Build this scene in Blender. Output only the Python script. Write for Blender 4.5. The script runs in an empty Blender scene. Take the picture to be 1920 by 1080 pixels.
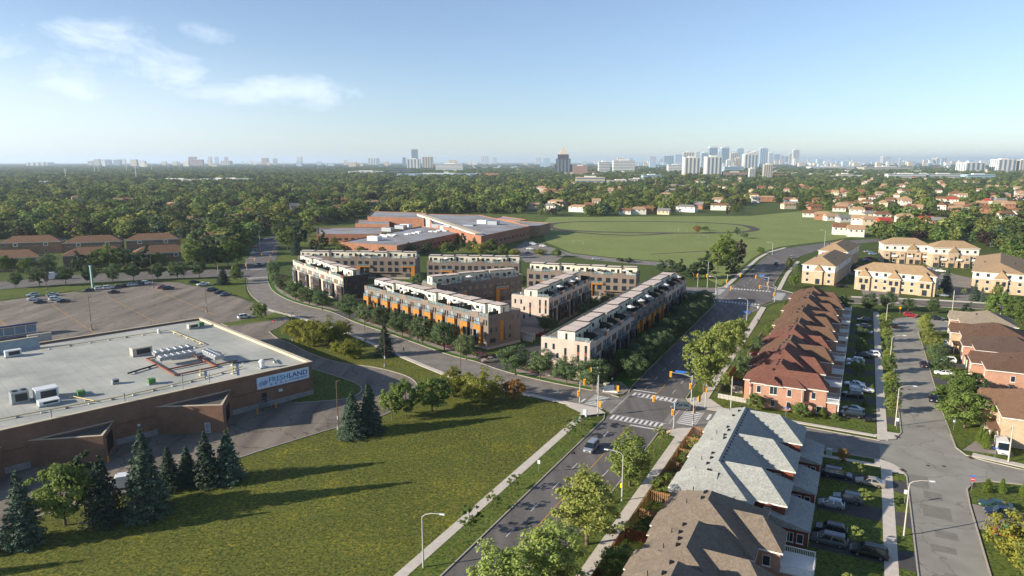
import bpy, math, random
import numpy as np
from mathutils import Vector, Matrix

random.seed(7)
rng = np.random.default_rng(11)
SC = bpy.context.scene
COL = SC.collection
rad = math.radians

# ------------------------------------------------------------------ camera, sky, sun, exposure
cam_d = bpy.data.cameras.new('camera')
cam_d.sensor_width = 36.0
cam_d.lens = 24.375
cam_d.clip_start = 1.0
cam_d.clip_end = 120000.0
cam_o = bpy.data.objects.new('camera', cam_d)
cam_o.location = (0, 0, 56.0)
cam_o.rotation_euler = (rad(90 - 10.332), 0, 0)
COL.objects.link(cam_o)
SC.camera = cam_o

SUN_AZ, SUN_EL = 254.0, 19.0
w = bpy.data.worlds.new('World')
SC.world = w
w.use_nodes = True
WN, WL = w.node_tree.nodes, w.node_tree.links
bg = WN['Background']
sky = WN.new('ShaderNodeTexSky')
sky.sky_type = 'NISHITA'
sky.sun_disc = False
sky.sun_elevation = rad(SUN_EL)
sky.sun_rotation = rad(SUN_AZ)
sky.altitude = 150
sky.air_density = 1.0
sky.dust_density = 0.2
sky.ozone_density = 3.0
bg.inputs[1].default_value = 0.079

def wnode(kind, **kw):
    n = WN.new(kind)
    for k, v in kw.items():
        setattr(n, k, v)
    return n
def wmath(op, a, b=None, c=None):
    n = wnode('ShaderNodeMath', operation=op)
    for i, x in enumerate((a, b, c)):
        if x is None: continue
        if isinstance(x, (int, float)): n.inputs[i].default_value = x
        else: WL.new(x, n.inputs[i])
    return n.outputs[0]
# thin cloud sheets: noise on the sky dome, one bank to the west and scattered wisps elsewhere
tc = wnode('ShaderNodeTexCoord')
sep = wnode('ShaderNodeSeparateXYZ'); WL.new(tc.outputs['Generated'], sep.inputs[0])
az_ = wmath('ARCTAN2', sep.outputs[0], sep.outputs[1])
el_ = wmath('ARCSINE', sep.outputs[2])
comb = wnode('ShaderNodeCombineXYZ')
WL.new(wmath('MULTIPLY', az_, 1.0), comb.inputs[0]); WL.new(wmath('MULTIPLY', el_, 2.1), comb.inputs[1])
def wnoise(scale, detail, rough, dist, off):
    mp = wnode('ShaderNodeMapping'); WL.new(comb.outputs[0], mp.inputs[0]); mp.inputs['Location'].default_value = off
    n = wnode('ShaderNodeTexNoise'); WL.new(mp.outputs[0], n.inputs[0])
    n.inputs['Scale'].default_value = scale; n.inputs['Detail'].default_value = detail
    n.inputs['Roughness'].default_value = rough; n.inputs['Distortion'].default_value = dist
    return n.outputs[0]
n1 = wnoise(9.0, 10, 0.6, 0.35, (1.3, 0.4, 0.0))
n2 = wnoise(2.2, 3, 0.5, 0.0, (4.1, 2.2, 0.0))
def blob(az0, el0, wa, we):          # soft coverage of one cloud bank around a direction
    da = wmath('DIVIDE', wmath('SUBTRACT', az_, rad(az0)), rad(wa))
    de = wmath('DIVIDE', wmath('SUBTRACT', el_, rad(el0)), rad(we))
    d2 = wmath('ADD', wmath('MULTIPLY', da, da), wmath('MULTIPLY', de, de))
    return wmath('POWER', 2.718, wmath('MULTIPLY', d2, -1.0))
cov = blob(-33, 5.9, 19, 4.4)
for b in ((-21.5, 8.9, 5.0, 1.5), (-19, 5.2, 9.0, 2.2), (-30, 12.4, 2.6, 0.6), (-62, 8, 14, 4), (70, 9, 18, 3), (150, 11, 25, 4), (-130, 12, 22, 4)):
    cov = wmath('MAXIMUM', cov, blob(*b))
cl = wmath('ADD', n1, wmath('MULTIPLY', wmath('SUBTRACT', n2, 0.5), 0.5))
cl = wmath('ADD', cl, wmath('MULTIPLY', wmath('SUBTRACT', cov, 1.0), 0.55))
mr = wnode('ShaderNodeMapRange', interpolation_type='SMOOTHSTEP'); WL.new(cl, mr.inputs[0])
mr.inputs[1].default_value = 0.25; mr.inputs[2].default_value = 0.62
fac = wmath('MAXIMUM', wmath('MULTIPLY', mr.outputs[0], 0.52), wmath('MULTIPLY', blob(-38, 3.0, 22, 4.0), 0.34))
mix = wnode('ShaderNodeMix', data_type='RGBA'); WL.new(fac, mix.inputs[0])
WL.new(sky.outputs[0], mix.inputs[6]); mix.inputs[7].default_value = (8.6, 8.6, 8.5, 1)
wb = wnode('ShaderNodeMix', data_type='RGBA', blend_type='MULTIPLY'); wb.inputs[0].default_value = 1.0
hs = wnode('ShaderNodeHueSaturation'); hs.inputs['Saturation'].default_value = 0.82; WL.new(mix.outputs[2], hs.inputs['Color'])
WL.new(hs.outputs[0], wb.inputs[6]); wb.inputs[7].default_value = (0.92, 0.985, 1.10, 1)      # cool white balance of the photograph
WL.new(wb.outputs[2], bg.inputs[0])

sun_d = bpy.data.lights.new('sun', 'SUN')
sun_d.energy = 4.9
sun_d.angle = rad(0.53)
sun_d.color = (1.0, 0.90, 0.75)
sun_o = bpy.data.objects.new('sun', sun_d)
_sv = Vector((math.sin(rad(SUN_AZ)) * math.cos(rad(SUN_EL)), math.cos(rad(SUN_AZ)) * math.cos(rad(SUN_EL)), math.sin(rad(SUN_EL))))
sun_o.rotation_euler = (-_sv).to_track_quat('-Z', 'Y').to_euler()
sun_o.location = (-200, -50, 200)
COL.objects.link(sun_o)
SC.view_settings.view_transform = 'Standard'
SC.view_settings.look = 'None'
SC.view_settings.gamma = 1.0
SC.view_settings.use_curve_mapping = False
SC.view_settings.exposure = 1.03
SC.render.engine = 'CYCLES'
SC.cycles.use_denoising = True
SC.cycles.max_bounces = 6
SC.cycles.diffuse_bounces = 3
SC.cycles.glossy_bounces = 3
SC.cycles.transmission_bounces = 3
SC.cycles.transparent_max_bounces = 6
SC.cycles.volume_bounces = 1
SC.cycles.use_adaptive_sampling = True
SC.cycles.adaptive_threshold = 0.015

# ------------------------------------------------------------------ materials
def lin(h):
    h = h.lstrip('#')
    return tuple(((int(h[i:i + 2], 16) / 255.0) ** 2.2) for i in (0, 2, 4))
MATS = {}
def mat(name, col, rough=0.85, var=0.18, scale=0.6, bump=0.0, bscale=8.0, metal=0.0, col2=None, spec=0.35, rnd=0.0, detail=5.0, emit=0.0, stretch=None):
    """colour broken up by world-space noise (wear, stains, weathering), fine relief, optional per-object tint"""
    if name in MATS: return MATS[name]
    m = bpy.data.materials.new(name); m.use_nodes = True
    N, L = m.node_tree.nodes, m.node_tree.links
    b = N['Principled BSDF']
    b.inputs['Roughness'].default_value = rough
    b.inputs['Metallic'].default_value = metal
    b.inputs['Specular IOR Level'].default_value = spec
    c = lin(col) if isinstance(col, str) else col
    c2 = (lin(col2) if isinstance(col2, str) else col2) if col2 else tuple(x * 0.55 for x in c)
    geo = N.new('ShaderNodeNewGeometry')
    src = geo.outputs['Position']
    if stretch:
        mp = N.new('ShaderNodeMapping'); L.new(src, mp.inputs[0])
        mp.inputs['Rotation'].default_value = (0, 0, stretch[0]); mp.inputs['Scale'].default_value = stretch[1]
        src = mp.outputs[0]
    nz = N.new('ShaderNodeTexNoise'); L.new(src, nz.inputs[0])
    nz.inputs['Scale'].default_value = scale; nz.inputs['Detail'].default_value = detail; nz.inputs['Roughness'].default_value = 0.62
    mr_ = N.new('ShaderNodeMapRange'); L.new(nz.outputs[0], mr_.inputs[0])
    mr_.inputs[1].default_value = 0.36; mr_.inputs[2].default_value = 0.68
    mr_.inputs[3].default_value = 0.0; mr_.inputs[4].default_value = min(1.0, var * 2.2)
    mx = N.new('ShaderNodeMix'); mx.data_type = 'RGBA'
    L.new(mr_.outputs[0], mx.inputs[0]); mx.inputs[6].default_value = (*c, 1); mx.inputs[7].default_value = (*c2, 1)
    out = mx.outputs[2]
    if rnd:
        oi = N.new('ShaderNodeObjectInfo')
        hsv = N.new('ShaderNodeHueSaturation')
        for sock, lo, hi in ((0, 0.5 - rnd * 0.07, 0.5 + rnd * 0.05), (2, 1 - rnd, 1 + rnd)):
            q = N.new('ShaderNodeMapRange')
            if sock == 0:
                f = N.new('ShaderNodeMath'); f.operation = 'FRACT'
                k = N.new('ShaderNodeMath'); k.operation = 'MULTIPLY'; k.inputs[1].default_value = 7.31
                L.new(oi.outputs['Random'], k.inputs[0]); L.new(k.outputs[0], f.inputs[0]); L.new(f.outputs[0], q.inputs[0])
            else:
                L.new(oi.outputs['Random'], q.inputs[0])
            q.inputs[3].default_value = lo; q.inputs[4].default_value = hi
            L.new(q.outputs[0], hsv.inputs[sock])
        L.new(out, hsv.inputs['Color']); out = hsv.outputs[0]
    L.new(out, b.inputs['Base Color'])
    if bump:
        n3 = N.new('ShaderNodeTexNoise'); L.new(src, n3.inputs[0])
        n3.inputs['Scale'].default_value = bscale; n3.inputs['Detail'].default_value = 3
        bp = N.new('ShaderNodeBump'); bp.inputs['Strength'].default_value = bump; bp.inputs['Distance'].default_value = 0.08
        L.new(n3.outputs[0], bp.inputs['Height']); L.new(bp.outputs[0], b.inputs['Normal'])
    if emit:
        b.inputs['Emission Color'].default_value = (*c, 1); b.inputs['Emission Strength'].default_value = emit
    MATS[name] = m
    return m
def leaf_mat(name, col, col2, rnd=0.22, trans=0.35):
    if name in MATS: return MATS[name]
    m = mat(name, col, 0.75, 0.5, 0.9, col2=col2, rnd=rnd, spec=0.2)
    N, L = m.node_tree.nodes, m.node_tree.links
    b = N['Principled BSDF']
    tr = N.new('ShaderNodeBsdfTranslucent')
    mxs = N.new('ShaderNodeMixShader'); mxs.inputs[0].default_value = trans
    c_out = b.inputs['Base Color'].links[0].from_socket
    L.new(c_out, tr.inputs[0]); L.new(b.outputs[0], mxs.inputs[1]); L.new(tr.outputs[0], mxs.inputs[2])
    L.new(mxs.outputs[0], N['Material Output'].inputs[0])
    return m
def glass_mat(name, col, rough=0.08):
    return mat(name, col, rough, 0.15, 0.3, spec=0.8)

def overlay(m, kind, scale, col, amt, rot=0.0, width=0.012):
    """sealed cracks or membrane seams drawn thinly over a surface"""
    N, L = m.node_tree.nodes, m.node_tree.links
    bs = N['Principled BSDF']; base = bs.inputs['Base Color'].links[0].from_socket
    geo = N.new('ShaderNodeNewGeometry'); mp = N.new('ShaderNodeMapping'); mp.inputs['Rotation'].default_value = (0, 0, rot); L.new(geo.outputs['Position'], mp.inputs[0])
    if kind == 'cracks':
        nz = N.new('ShaderNodeTexNoise'); nz.inputs['Scale'].default_value = scale * 4; nz.inputs['Detail'].default_value = 4; L.new(mp.outputs[0], nz.inputs[0])
        ad = N.new('ShaderNodeVectorMath'); ad.operation = 'MULTIPLY_ADD'; ad.inputs[1].default_value = (0.35 / scale,) * 3; L.new(nz.outputs['Color'], ad.inputs[0]); L.new(mp.outputs[0], ad.inputs[2])
        vo = N.new('ShaderNodeTexVoronoi'); vo.feature = 'DISTANCE_TO_EDGE'; vo.inputs['Scale'].default_value = scale; L.new(ad.outputs[0], vo.inputs['Vector']); d = vo.outputs['Distance']
    else:
        br = N.new('ShaderNodeTexBrick'); br.inputs['Scale'].default_value = 1.0; br.inputs['Brick Width'].default_value = scale * 5; br.inputs['Row Height'].default_value = scale; br.inputs['Mortar Size'].default_value = width; br.inputs['Mortar Smooth'].default_value = 0.3
        L.new(mp.outputs[0], br.inputs[0]); iv = N.new('ShaderNodeMath'); iv.operation = 'SUBTRACT'; iv.inputs[0].default_value = 1.0; L.new(br.outputs['Fac'], iv.inputs[1]); d = iv.outputs[0]; width = 0.5
    r_ = N.new('ShaderNodeMapRange'); L.new(d, r_.inputs[0]); r_.inputs[1].default_value = 0.0; r_.inputs[2].default_value = width; r_.inputs[3].default_value = amt; r_.inputs[4].default_value = 0.0
    x = N.new('ShaderNodeMix'); x.data_type = 'RGBA'; L.new(r_.outputs[0], x.inputs[0]); L.new(base, x.inputs[6]); x.inputs[7].default_value = (*lin(col), 1); L.new(x.outputs[2], bs.inputs['Base Color'])
# ------------------------------------------------------------------ mesh builder
class MB:
    def __init__(s):
        s.v, s.f, s.m = [], [], []
    def poly(s, pts, m=0):
        k = len(s.v); s.v += [tuple(p) for p in pts]; s.f.append(tuple(range(k, k + len(pts)))); s.m.append(m); return s
    def mesh(s, vs, fs, m=0):
        k = len(s.v); s.v += [tuple(p) for p in vs]
        for f in fs: s.f.append(tuple(k + i for i in f)); s.m.append(m)
        return s
    def box(s, x0, x1, y0, y1, z0, z1, m=0, mt=None):
        vs = [(x0, y0, z0), (x1, y0, z0), (x1, y1, z0), (x0, y1, z0), (x0, y0, z1), (x1, y0, z1), (x1, y1, z1), (x0, y1, z1)]
        fs = [(0, 3, 2, 1), (0, 1, 5, 4), (1, 2, 6, 5), (2, 3, 7, 6), (3, 0, 4, 7)]
        s.mesh(vs, fs, m); s.mesh(vs[4:], [(0, 1, 2, 3)], m if mt is None else mt); return s
    def prism(s, pts, z0, z1, m=0, mt=None):
        n = len(pts)
        vs = [(p[0], p[1], z0) for p in pts] + [(p[0], p[1], z1) for p in pts]
        s.mesh(vs, [(i, (i + 1) % n, n + (i + 1) % n, n + i) for i in range(n)], m)
        s.poly(vs[n:], m if mt is None else mt); return s
    def cyl(s, x, y, z0, z1, r0, r1=None, n=8, m=0):
        r1 = r0 if r1 is None else r1
        a = [2 * math.pi * i / n for i in range(n)]
        vs = [(x + r0 * math.cos(t), y + r0 * math.sin(t), z0) for t in a] + [(x + r1 * math.cos(t), y + r1 * math.sin(t), z1) for t in a]
        s.mesh(vs, [(i, (i + 1) % n, n + (i + 1) % n, n + i) for i in range(n)] + [tuple(range(n, 2 * n))], m); return s
    def tube(s, pts, r, n=6, m=0, r1=None):
        r1 = r if r1 is None else r1
        pts = [Vector(p) for p in pts]; rings = []
        for i, p in enumerate(pts):
            d = (pts[min(i + 1, len(pts) - 1)] - pts[max(i - 1, 0)]).normalized()
            a = d.orthogonal().normalized() if abs(d.z) > 0.98 else d.cross(Vector((0, 0, 1))).normalized()
            b = d.cross(a); rr = r + (r1 - r) * i / max(1, len(pts) - 1)
            rings.append([p + (a * math.cos(2 * math.pi * j / n) + b * math.sin(2 * math.pi * j / n)) * rr for j in range(n)])
        vs = [q for ring in rings for q in ring]
        fs = [(i * n + j, i * n + (j + 1) % n, (i + 1) * n + (j + 1) % n, (i + 1) * n + j) for i in range(len(pts) - 1) for j in range(n)]
        fs += [tuple(range(n - 1, -1, -1)), tuple(range((len(pts) - 1) * n, len(pts) * n))]
        s.mesh(vs, fs, m); return s
    def roof(s, x0, x1, y0, y1, z, h, axis='x', hip0=None, hip1=None, m=0, th=0.22, mf=None):
        """gable or hip roof over a rectangle; hip inset at each ridge end (0 = gable)"""
        mf = m if mf is None else mf
        e = [(x0, y0), (x1, y0), (x1, y1), (x0, y1)]
        if axis == 'x':
            ym = (y0 + y1) / 2; hh = (y1 - y0) / 2
            a = x0 + (hh if hip0 is None else hip0); b = x1 - (hh if hip1 is None else hip1)
            r = [(a, ym, z + h), (b, ym, z + h)]
            fs = [(4, 5, 9, 8), (6, 7, 8, 9), (5, 6, 9), (7, 4, 8)]
        else:
            xm = (x0 + x1) / 2; hh = (x1 - x0) / 2
            a = y0 + (hh if hip0 is None else hip0); b = y1 - (hh if hip1 is None else hip1)
            r = [(xm, a, z + h), (xm, b, z + h)]
            fs = [(4, 5, 8), (5, 6, 9, 8), (6, 7, 9), (7, 4, 8, 9)]
        vs = [(p[0], p[1], z - th) for p in e] + [(p[0], p[1], z) for p in e] + r
        s.mesh(vs, fs, m)
        s.mesh(vs, [(0, 1, 5, 4), (1, 2, 6, 5), (2, 3, 7, 6), (3, 0, 4, 7), (3, 2, 1, 0)], mf); return s
    def data(s, name):
        me = bpy.data.meshes.new(name)
        me.from_pydata(s.v, [], s.f)
        me.polygons.foreach_set('material_index', s.m)
        me.update()
        return me
    def build(s, name, mats, parent=None, smooth=False):
        me = s.data(name)
        for x in (mats if isinstance(mats, (list, tuple)) else [mats]): me.materials.append(x)
        if smooth: me.polygons.foreach_set('use_smooth', [True] * len(me.polygons))
        return link(name, me, parent)
def link(name, data, parent=None, loc=None, rz=None):
    o = bpy.data.objects.new(name, data); COL.objects.link(o)
    if parent is not None: o.parent = parent
    if loc is not None: o.location = loc
    if rz is not None: o.rotation_euler = (0, 0, rz)
    return o
def tag(o, label, cat, group=None):
    o['label'] = label; o['category'] = cat
    if group: o['group'] = group
    return o
def thing(name, label, cat, loc=(0, 0, 0), rz=0.0, group=None):
    o = bpy.data.objects.new(name, None); COL.objects.link(o)
    o.empty_display_size = 0.5
    o.location = loc if len(loc) == 3 else (loc[0], loc[1], 0); o.rotation_euler = (0, 0, rz)
    return tag(o, label, cat, group)
def struct(o):
    o['kind'] = 'structure'; return o
def stuff(o):
    o['kind'] = 'stuff'; return o
KIDS = {}
def dup(root, label, loc, rz=0.0, scale=1.0, group=None, skip=()):
    """copy a thing with its parts and sub-parts (mesh data shared)"""
    r = root.copy(); COL.objects.link(r)
    r.location = loc if len(loc) == 3 else (loc[0], loc[1], 0); r.rotation_euler = (0, 0, rz)
    r.scale = (scale, scale, scale) if isinstance(scale, (int, float)) else scale
    r['label'] = label
    if group: r['group'] = group
    def rec(src, dst):
        if src.name not in KIDS: KIDS[src.name] = list(src.children)
        for ch in KIDS[src.name]:
            if ch.name.split('.')[0] in skip: continue
            c = ch.copy(); COL.objects.link(c); c.parent = dst; rec(ch, c)
    rec(root, r)
    return r
def parts(root):
    return list(root.children_recursive)
AZ = lambda a: rad(90 - a)          # compass bearing -> rotation of local +x
def off(p, az, d, az2=None, d2=0.0):
    x = p[0] + math.sin(rad(az)) * d; y = p[1] + math.cos(rad(az)) * d
    if az2 is not None: x += math.sin(rad(az2)) * d2; y += math.cos(rad(az2)) * d2
    return (x, y)
# street grid frame of the east side: t metres right of the avenue's west kerb, s metres along it
RO, RAZ = (-9.57, 86.60), 27.0
def R(t, s):
    return off(RO, RAZ, s, RAZ + 90, t)
ORD = ['first', 'second', 'third', 'fourth', 'fifth', 'sixth', 'seventh', 'eighth', 'ninth', 'tenth', 'eleventh', 'twelfth', 'thirteenth', 'fourteenth', 'fifteenth', 'sixteenth', 'seventeenth', 'eighteenth', 'nineteenth', 'twentieth', 'twenty-first', 'twenty-second', 'twenty-third', 'twenty-fourth', 'twenty-fifth', 'twenty-sixth']
def sheet(name, pts, z, m, tri=True):
    b = MB(); b.poly([(p[0], p[1], z) for p in pts]); o = b.build(name, m); return struct(o)
def offline(pl, d):
    """polyline moved d metres to its right"""
    out = []
    for i, p in enumerate(pl):
        a = pl[max(i - 1, 0)]; c = pl[min(i + 1, len(pl) - 1)]
        dx, dy = c[0] - a[0], c[1] - a[1]; l = math.hypot(dx, dy)
        out.append((p[0] + dy / l * d, p[1] - dx / l * d))
    return out
def smooth(pl, n=4):
    """Catmull-Rom through the points"""
    out = []
    for i in range(len(pl) - 1):
        p0, p1, p2, p3 = pl[max(i - 1, 0)], pl[i], pl[i + 1], pl[min(i + 2, len(pl) - 1)]
        for k in range(n):
            t = k / n
            out.append(tuple(0.5 * (2 * p1[j] + (p2[j] - p0[j]) * t + (2 * p0[j] - 5 * p1[j] + 4 * p2[j] - p3[j]) * t * t + (3 * p1[j] - p0[j] - 3 * p2[j] + p3[j]) * t ** 3) for j in (0, 1)))
    return out + [pl[-1]]
def strip(name, pl, d0, d1, z, m, z0=None, lift=True):
    """band along a polyline; with z0 it gets side faces (kerbs, slabs)"""
    a, c = offline(pl, d0), offline(pl, d1)
    b = MB(); n = len(pl)
    vs = [(p[0], p[1], z) for p in a] + [(p[0], p[1], z) for p in c]
    b.mesh(vs, [(i, i + 1, n + i + 1, n + i) for i in range(n - 1)])
    if z0 is not None:
        lo = [(p[0], p[1], z0) for p in a] + [(p[0], p[1], z0) for p in c]
        b.mesh(vs + lo, [(2 * n + i, 2 * n + i + 1, i + 1, i) for i in range(n - 1)] + [(n + i, n + i + 1, 3 * n + i + 1, 3 * n + i) for i in range(n - 1)] + [(0, n, 3 * n, 2 * n), (n - 1, 2 * n - 1, 4 * n - 1, 3 * n - 1)])
    return struct(b.build(name, m))


# ------------------------------------------------------------------ ground, roads, pavements
def grass_mat(name, a, b, c, flowers=0.0, sc=1.0, stripe=None):
    if name in MATS: return MATS[name]
    m = mat(name, a, 0.95, 0.45, 0.05 * sc, bump=0.9, bscale=2.2, col2=b, spec=0.15, detail=8)
    N, L = m.node_tree.nodes, m.node_tree.links
    bs = N['Principled BSDF']; base = bs.inputs['Base Color'].links[0].from_socket
    geo = N.new('ShaderNodeNewGeometry')
    def noise(s, d):
        n = N.new('ShaderNodeTexNoise'); n.inputs['Scale'].default_value = s; n.inputs['Detail'].default_value = d
        n.inputs['Roughness'].default_value = 0.7
        L.new(geo.outputs['Position'], n.inputs[0]); return n.outputs[0]
    def blend(col, f0, f1, src, amt, prev):
        r = N.new('ShaderNodeMapRange'); L.new(src, r.inputs[0]); r.inputs[1].default_value = f0; r.inputs[2].default_value = f1; r.inputs[4].default_value = amt
        x = N.new('ShaderNodeMix'); x.data_type = 'RGBA'; L.new(r.outputs[0], x.inputs[0]); L.new(prev, x.inputs[6]); x.inputs[7].default_value = (*lin(col), 1)
        return x.outputs[2]
    base = blend(c, 0.46, 0.62, noise(1.3, 6), 0.85, base)
    base = blend('#222d0e', 0.49, 0.62, noise(2.2, 5), 0.85, base)
    base = blend('#77702f', 0.55, 0.75, noise(0.23, 5), 0.5, base)
    if flowers:
        f = noise(1.7, 5); g = noise(0.12, 3)
        k = N.new('ShaderNodeMath'); k.operation = 'ADD'; L.new(f, k.inputs[0])
        k2 = N.new('ShaderNodeMath'); k2.operation = 'MULTIPLY'; k2.inputs[1].default_value = 0.45; L.new(g, k2.inputs[0]); L.new(k2.outputs[0], k.inputs[1])
        base = blend('#b8a42c', 0.78, 0.92, k.outputs[0], flowers, base)
    L.new(base, bs.inputs['Base Color'])
    return m
M_FIELD = grass_mat('field_grass', '#585e2b', '#495023', '#717238', flowers=0.4)
M_LAWN = grass_mat('lawn_grass', '#586630', '#465628', '#6a7036', flowers=0.15, sc=2)
M_PARK = grass_mat('park_grass', '#7c894e', '#6c7a43', '#929660', sc=0.5)
M_TERR = grass_mat('suburb_ground', '#4a5a2a', '#3a4820', '#5c6433', sc=0.2)
M_GREEN = mat('fresh_turf', '#46662c', 0.95, 0.3, 1.2, bump=0.6, bscale=5, col2='#34501f', spec=0.15)
M_ASPH = mat('asphalt_avenue', '#6c6763', 0.9, 0.3, 0.35, bump=0.25, bscale=25, col2='#45423f', stretch=(rad(27), (1.0, 0.08, 1.0)))
M_ASPH2 = mat('asphalt_side_street', '#807a73', 0.92, 0.28, 0.25, bump=0.25, bscale=25, col2='#5e5954')
M_ASPH3 = mat('asphalt_residential', '#8f8b81', 0.92, 0.3, 0.16, bump=0.25, bscale=25, col2='#747067')
M_LOT = mat('asphalt_lot', '#82786c', 0.93, 0.5, 0.10, bump=0.25, bscale=25, col2='#5c554d', stretch=(rad(-42), (1.6, 0.22, 1.0)), detail=9)
M_DRIVE = mat('driveway_asphalt', '#4d4b4a', 0.92, 0.3, 0.6, col2='#3a3837')
M_PATCH = mat('road_patch', '#7b776e', 0.92, 0.2, 0.8)
M_CONC = mat('sidewalk_concrete', '#c0b7ab', 0.9, 0.16, 0.8, bump=0.15, bscale=12, col2='#93897c')
M_KERB = mat('kerb_concrete', '#a89f92', 0.9, 0.2, 1.4, col2='#837b70')
M_PAVE = mat('grey_paving', '#8b8279', 0.9, 0.2, 0.9, col2='#6c645c')
M_WHITE = mat('road_paint_white', '#dad8d2', 0.7, 0.25, 2.5, col2='#a3a09a')
M_YELL = mat('road_paint_yellow', '#c98f28', 0.7, 0.25, 2.5, col2='#98702b')
M_TRACK = mat('running_track', '#4a403b', 0.95, 0.3, 0.2)
M_MULCH = mat('planting_bed_soil', '#4a3b30', 0.95, 0.3, 1.5)

overlay(M_LOT, 'cracks', 0.11, '#3c3732', 0.75, width=0.018); overlay(M_ASPH3, 'cracks', 0.09, '#4c4842', 0.6, width=0.012); overlay(M_ASPH2, 'cracks', 0.10, '#4c4842', 0.6, width=0.012); overlay(M_ASPH, 'cracks', 0.07, '#3a3735', 0.4, width=0.008)
B = 60000.0
g = MB().poly([(-B, -400, 0), (B, -400, 0), (B, B, 0), (-B, B, 0)]).build('ground', M_TERR); struct(g)
Z1, Z2, Z3, Z4, Z5 = 0.012, 0.02, 0.028, 0.036, 0.044

# field between the avenue and the loading yard
sheet('meadow', [R(-6.0, -110), R(-6.0, 69), R(-9, 70.8), (10.30,159.97), (0.00,166.78), (-12.22,173.25), (-34.66,199.90), (-57.83,228.58), (-70.71,223.39), (-73.35,200.49), (-69.75,154.39), (-91.53,115.79), (-170, 70), (-120, -40)], Z1, M_FIELD)
# avenue
sheet('avenue_road', [R(0, -130), R(0, 69), R(-1.2, 86), R(-3.0, 211), R(-3.2, 300), R(-3.4, 352), R(-2.5, 380), R(1.6, 404), R(9, 427), R(30, 470), R(60, 510), R(70, 500), R(42, 460), R(24, 420), R(14, 372), R(11.4, 346), R(11.2, 300), R(13.5, 246), R(13.8, 211), R(12.3, 100), R(12.6, 66), R(12.6, -130)], Z2, M_ASPH)
# west side street, junction to junction
WK = smooth([(25.76,159.97), (20.98,164.11), (10.15,171.04), (-1.73,180.46), (-10.63,190.38), (-19.55,198.16), (-40.06,221.95), (-55.23,238.86), (-68.63,256.53), (-80.66,267.35), (-92.13,279.65), (-104.28,298.07), (-114.10,319.70), (-122.36,341.28)])
WN_ = smooth([(20.90,152.25), (15.87,154.93), (5.21,161.92), (-12.23,173.48), (-34.66,199.90), (-49.31,218.42), (-62.63,233.22), (-78.24,248.28), (-93.09,261.34), (-104.65,279.10), (-115.01,298.07), (-124.63,321.15), (-130.45,338.03)])
sheet('side_street', [R(0.5, 69.8)] + WN_ + WK[::-1] + [R(0.5, 86)], Z3, M_ASPH2)
# east side street, residential street and its turning circle
sheet('side_street', [R(12.0, 66), R(15, 67.6), R(18, 70), R(54, 70), R(54, 80), R(20, 82), R(16, 84), R(11.8, 88)], Z3 + 0.004, M_ASPH2)
bulb = [R(70 + 10.5 * math.cos(a), 204 + 10.5 * math.sin(a)) for a in np.linspace(rad(-60), rad(200), 18)]
sheet('residential_street', [R(54, 70), R(56, 69), R(57.6, 67), R(58.2, 64), R(58.5, -60), R(67.2, -60), R(66.9, 57), R(67.2, 63), R(68.5, 66.5), R(71.5, 68.6), R(80, 70.5), R(120, 74), R(120, 82), R(77, 76.6), R(72, 78), R(68.8, 79.5), R(67.4, 83), R(66.7, 105), R(66.4, 175), R(66.5, 190)] + bulb + [R(58, 200), R(58.2, 150), R(58.3, 87), R(57.2, 82.4), R(54, 80)], Z3, M_ASPH3)
# second junction: east arm and west arm
sheet('cross_road', [R(12.5, 206), R(16, 222), R(22, 229), R(45, 232.5), R(79, 240.5), R(105, 246), R(220, 268), R(220, 280), R(106, 257), R(76, 253.4), R(45, 245.4), R(24, 243), R(15, 252), R(12, 262)], Z3, M_ASPH)
sheet('cross_road', [R(-2, 208), R(-8, 224), R(-20, 226.5), (85.82,371.62), (64.08,383.61), (43.55,400.83), (32.53,419.62), (24.09,387.78), (7.53,387.78), (0.00,440.21), (9.55,494.62), (18.23,481.42), (37.18,424.59), (58.50,405.37), (88.98,385.68), R(-22, 239), R(-9, 243), R(-3, 256)], Z3 + 0.004, M_ASPH2)
# west road behind the parking lot and the road north past the school
sheet('west_road', [(-310.49,287.10), (-241.80,322.62), (-222.11,341.28), (-182.37,354.93), (-155.63,360.33), (-144.51,364.95), (-155.91,407.68), (-173.45,461.39), (-179.56,494.62), (-181.59,519.51), (-182.15,546.97), (-177.88,577.44), (-168.58,568.40), (-173.24,534.86), (-168.83,501.49), (-157.16,462.87), (-139.59,407.68), (-129.50,365.89), (-121.56,341.28), (-130.37,336.42), (-146.26,338.03), (-171.16,332.48), (-207.11,317.54), (-228.17,303.86), (-289.87,267.35)], Z4, M_ASPH)
# supermarket lot, service road and loading yard
LOOP = smooth([(-81.37,225.59), (-75.44,216.36), (-68.54,209.09), (-61.39,200.49), (-54.38,193.36), (-46.50,188.00), (-38.34,184.66), (-30.83,179.26), (-26.57,174.61), (-24.32,169.31), (-23.82,162.71), (-25.13,155.84), (-29.24,147.48), (-36.72,141.44), (-45.45,132.79), (-50.13,127.81), (-51.88,125.81), (-60.78,117.28), (-67.23,110.33), (-70.62,107.32), (-75.73,103.24), (-79.08,98.65), (-86.27,91.58)])
sheet('parking_lot', [(-150, 62), (-260, 130), (-255.88,234.81), (-208.57,276.89), (-191.30,298.07), (-186.27,295.56), (-186.96,304.52), (-168.76,321.15), (-157.42,322.62), (-150.32,315.42), (-136.90,307.17), (-117.00,287.10), (-104.18,273.64), (-91.77,257.48), (-80.08,244.77), (-79.88,232.43)] + LOOP, Z4 + 0.004, M_LOT)
ISL = smooth([(-54.73,183.16), (-46.33,176.44), (-39.59,170.17), (-37.37,165.54), (-38.08,160.36), (-42.57,157.69), (-51.27,155.84)])
sheet('grass_island', ISL + [(-54.09,159.97)], 0.12, M_LAWN)
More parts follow.
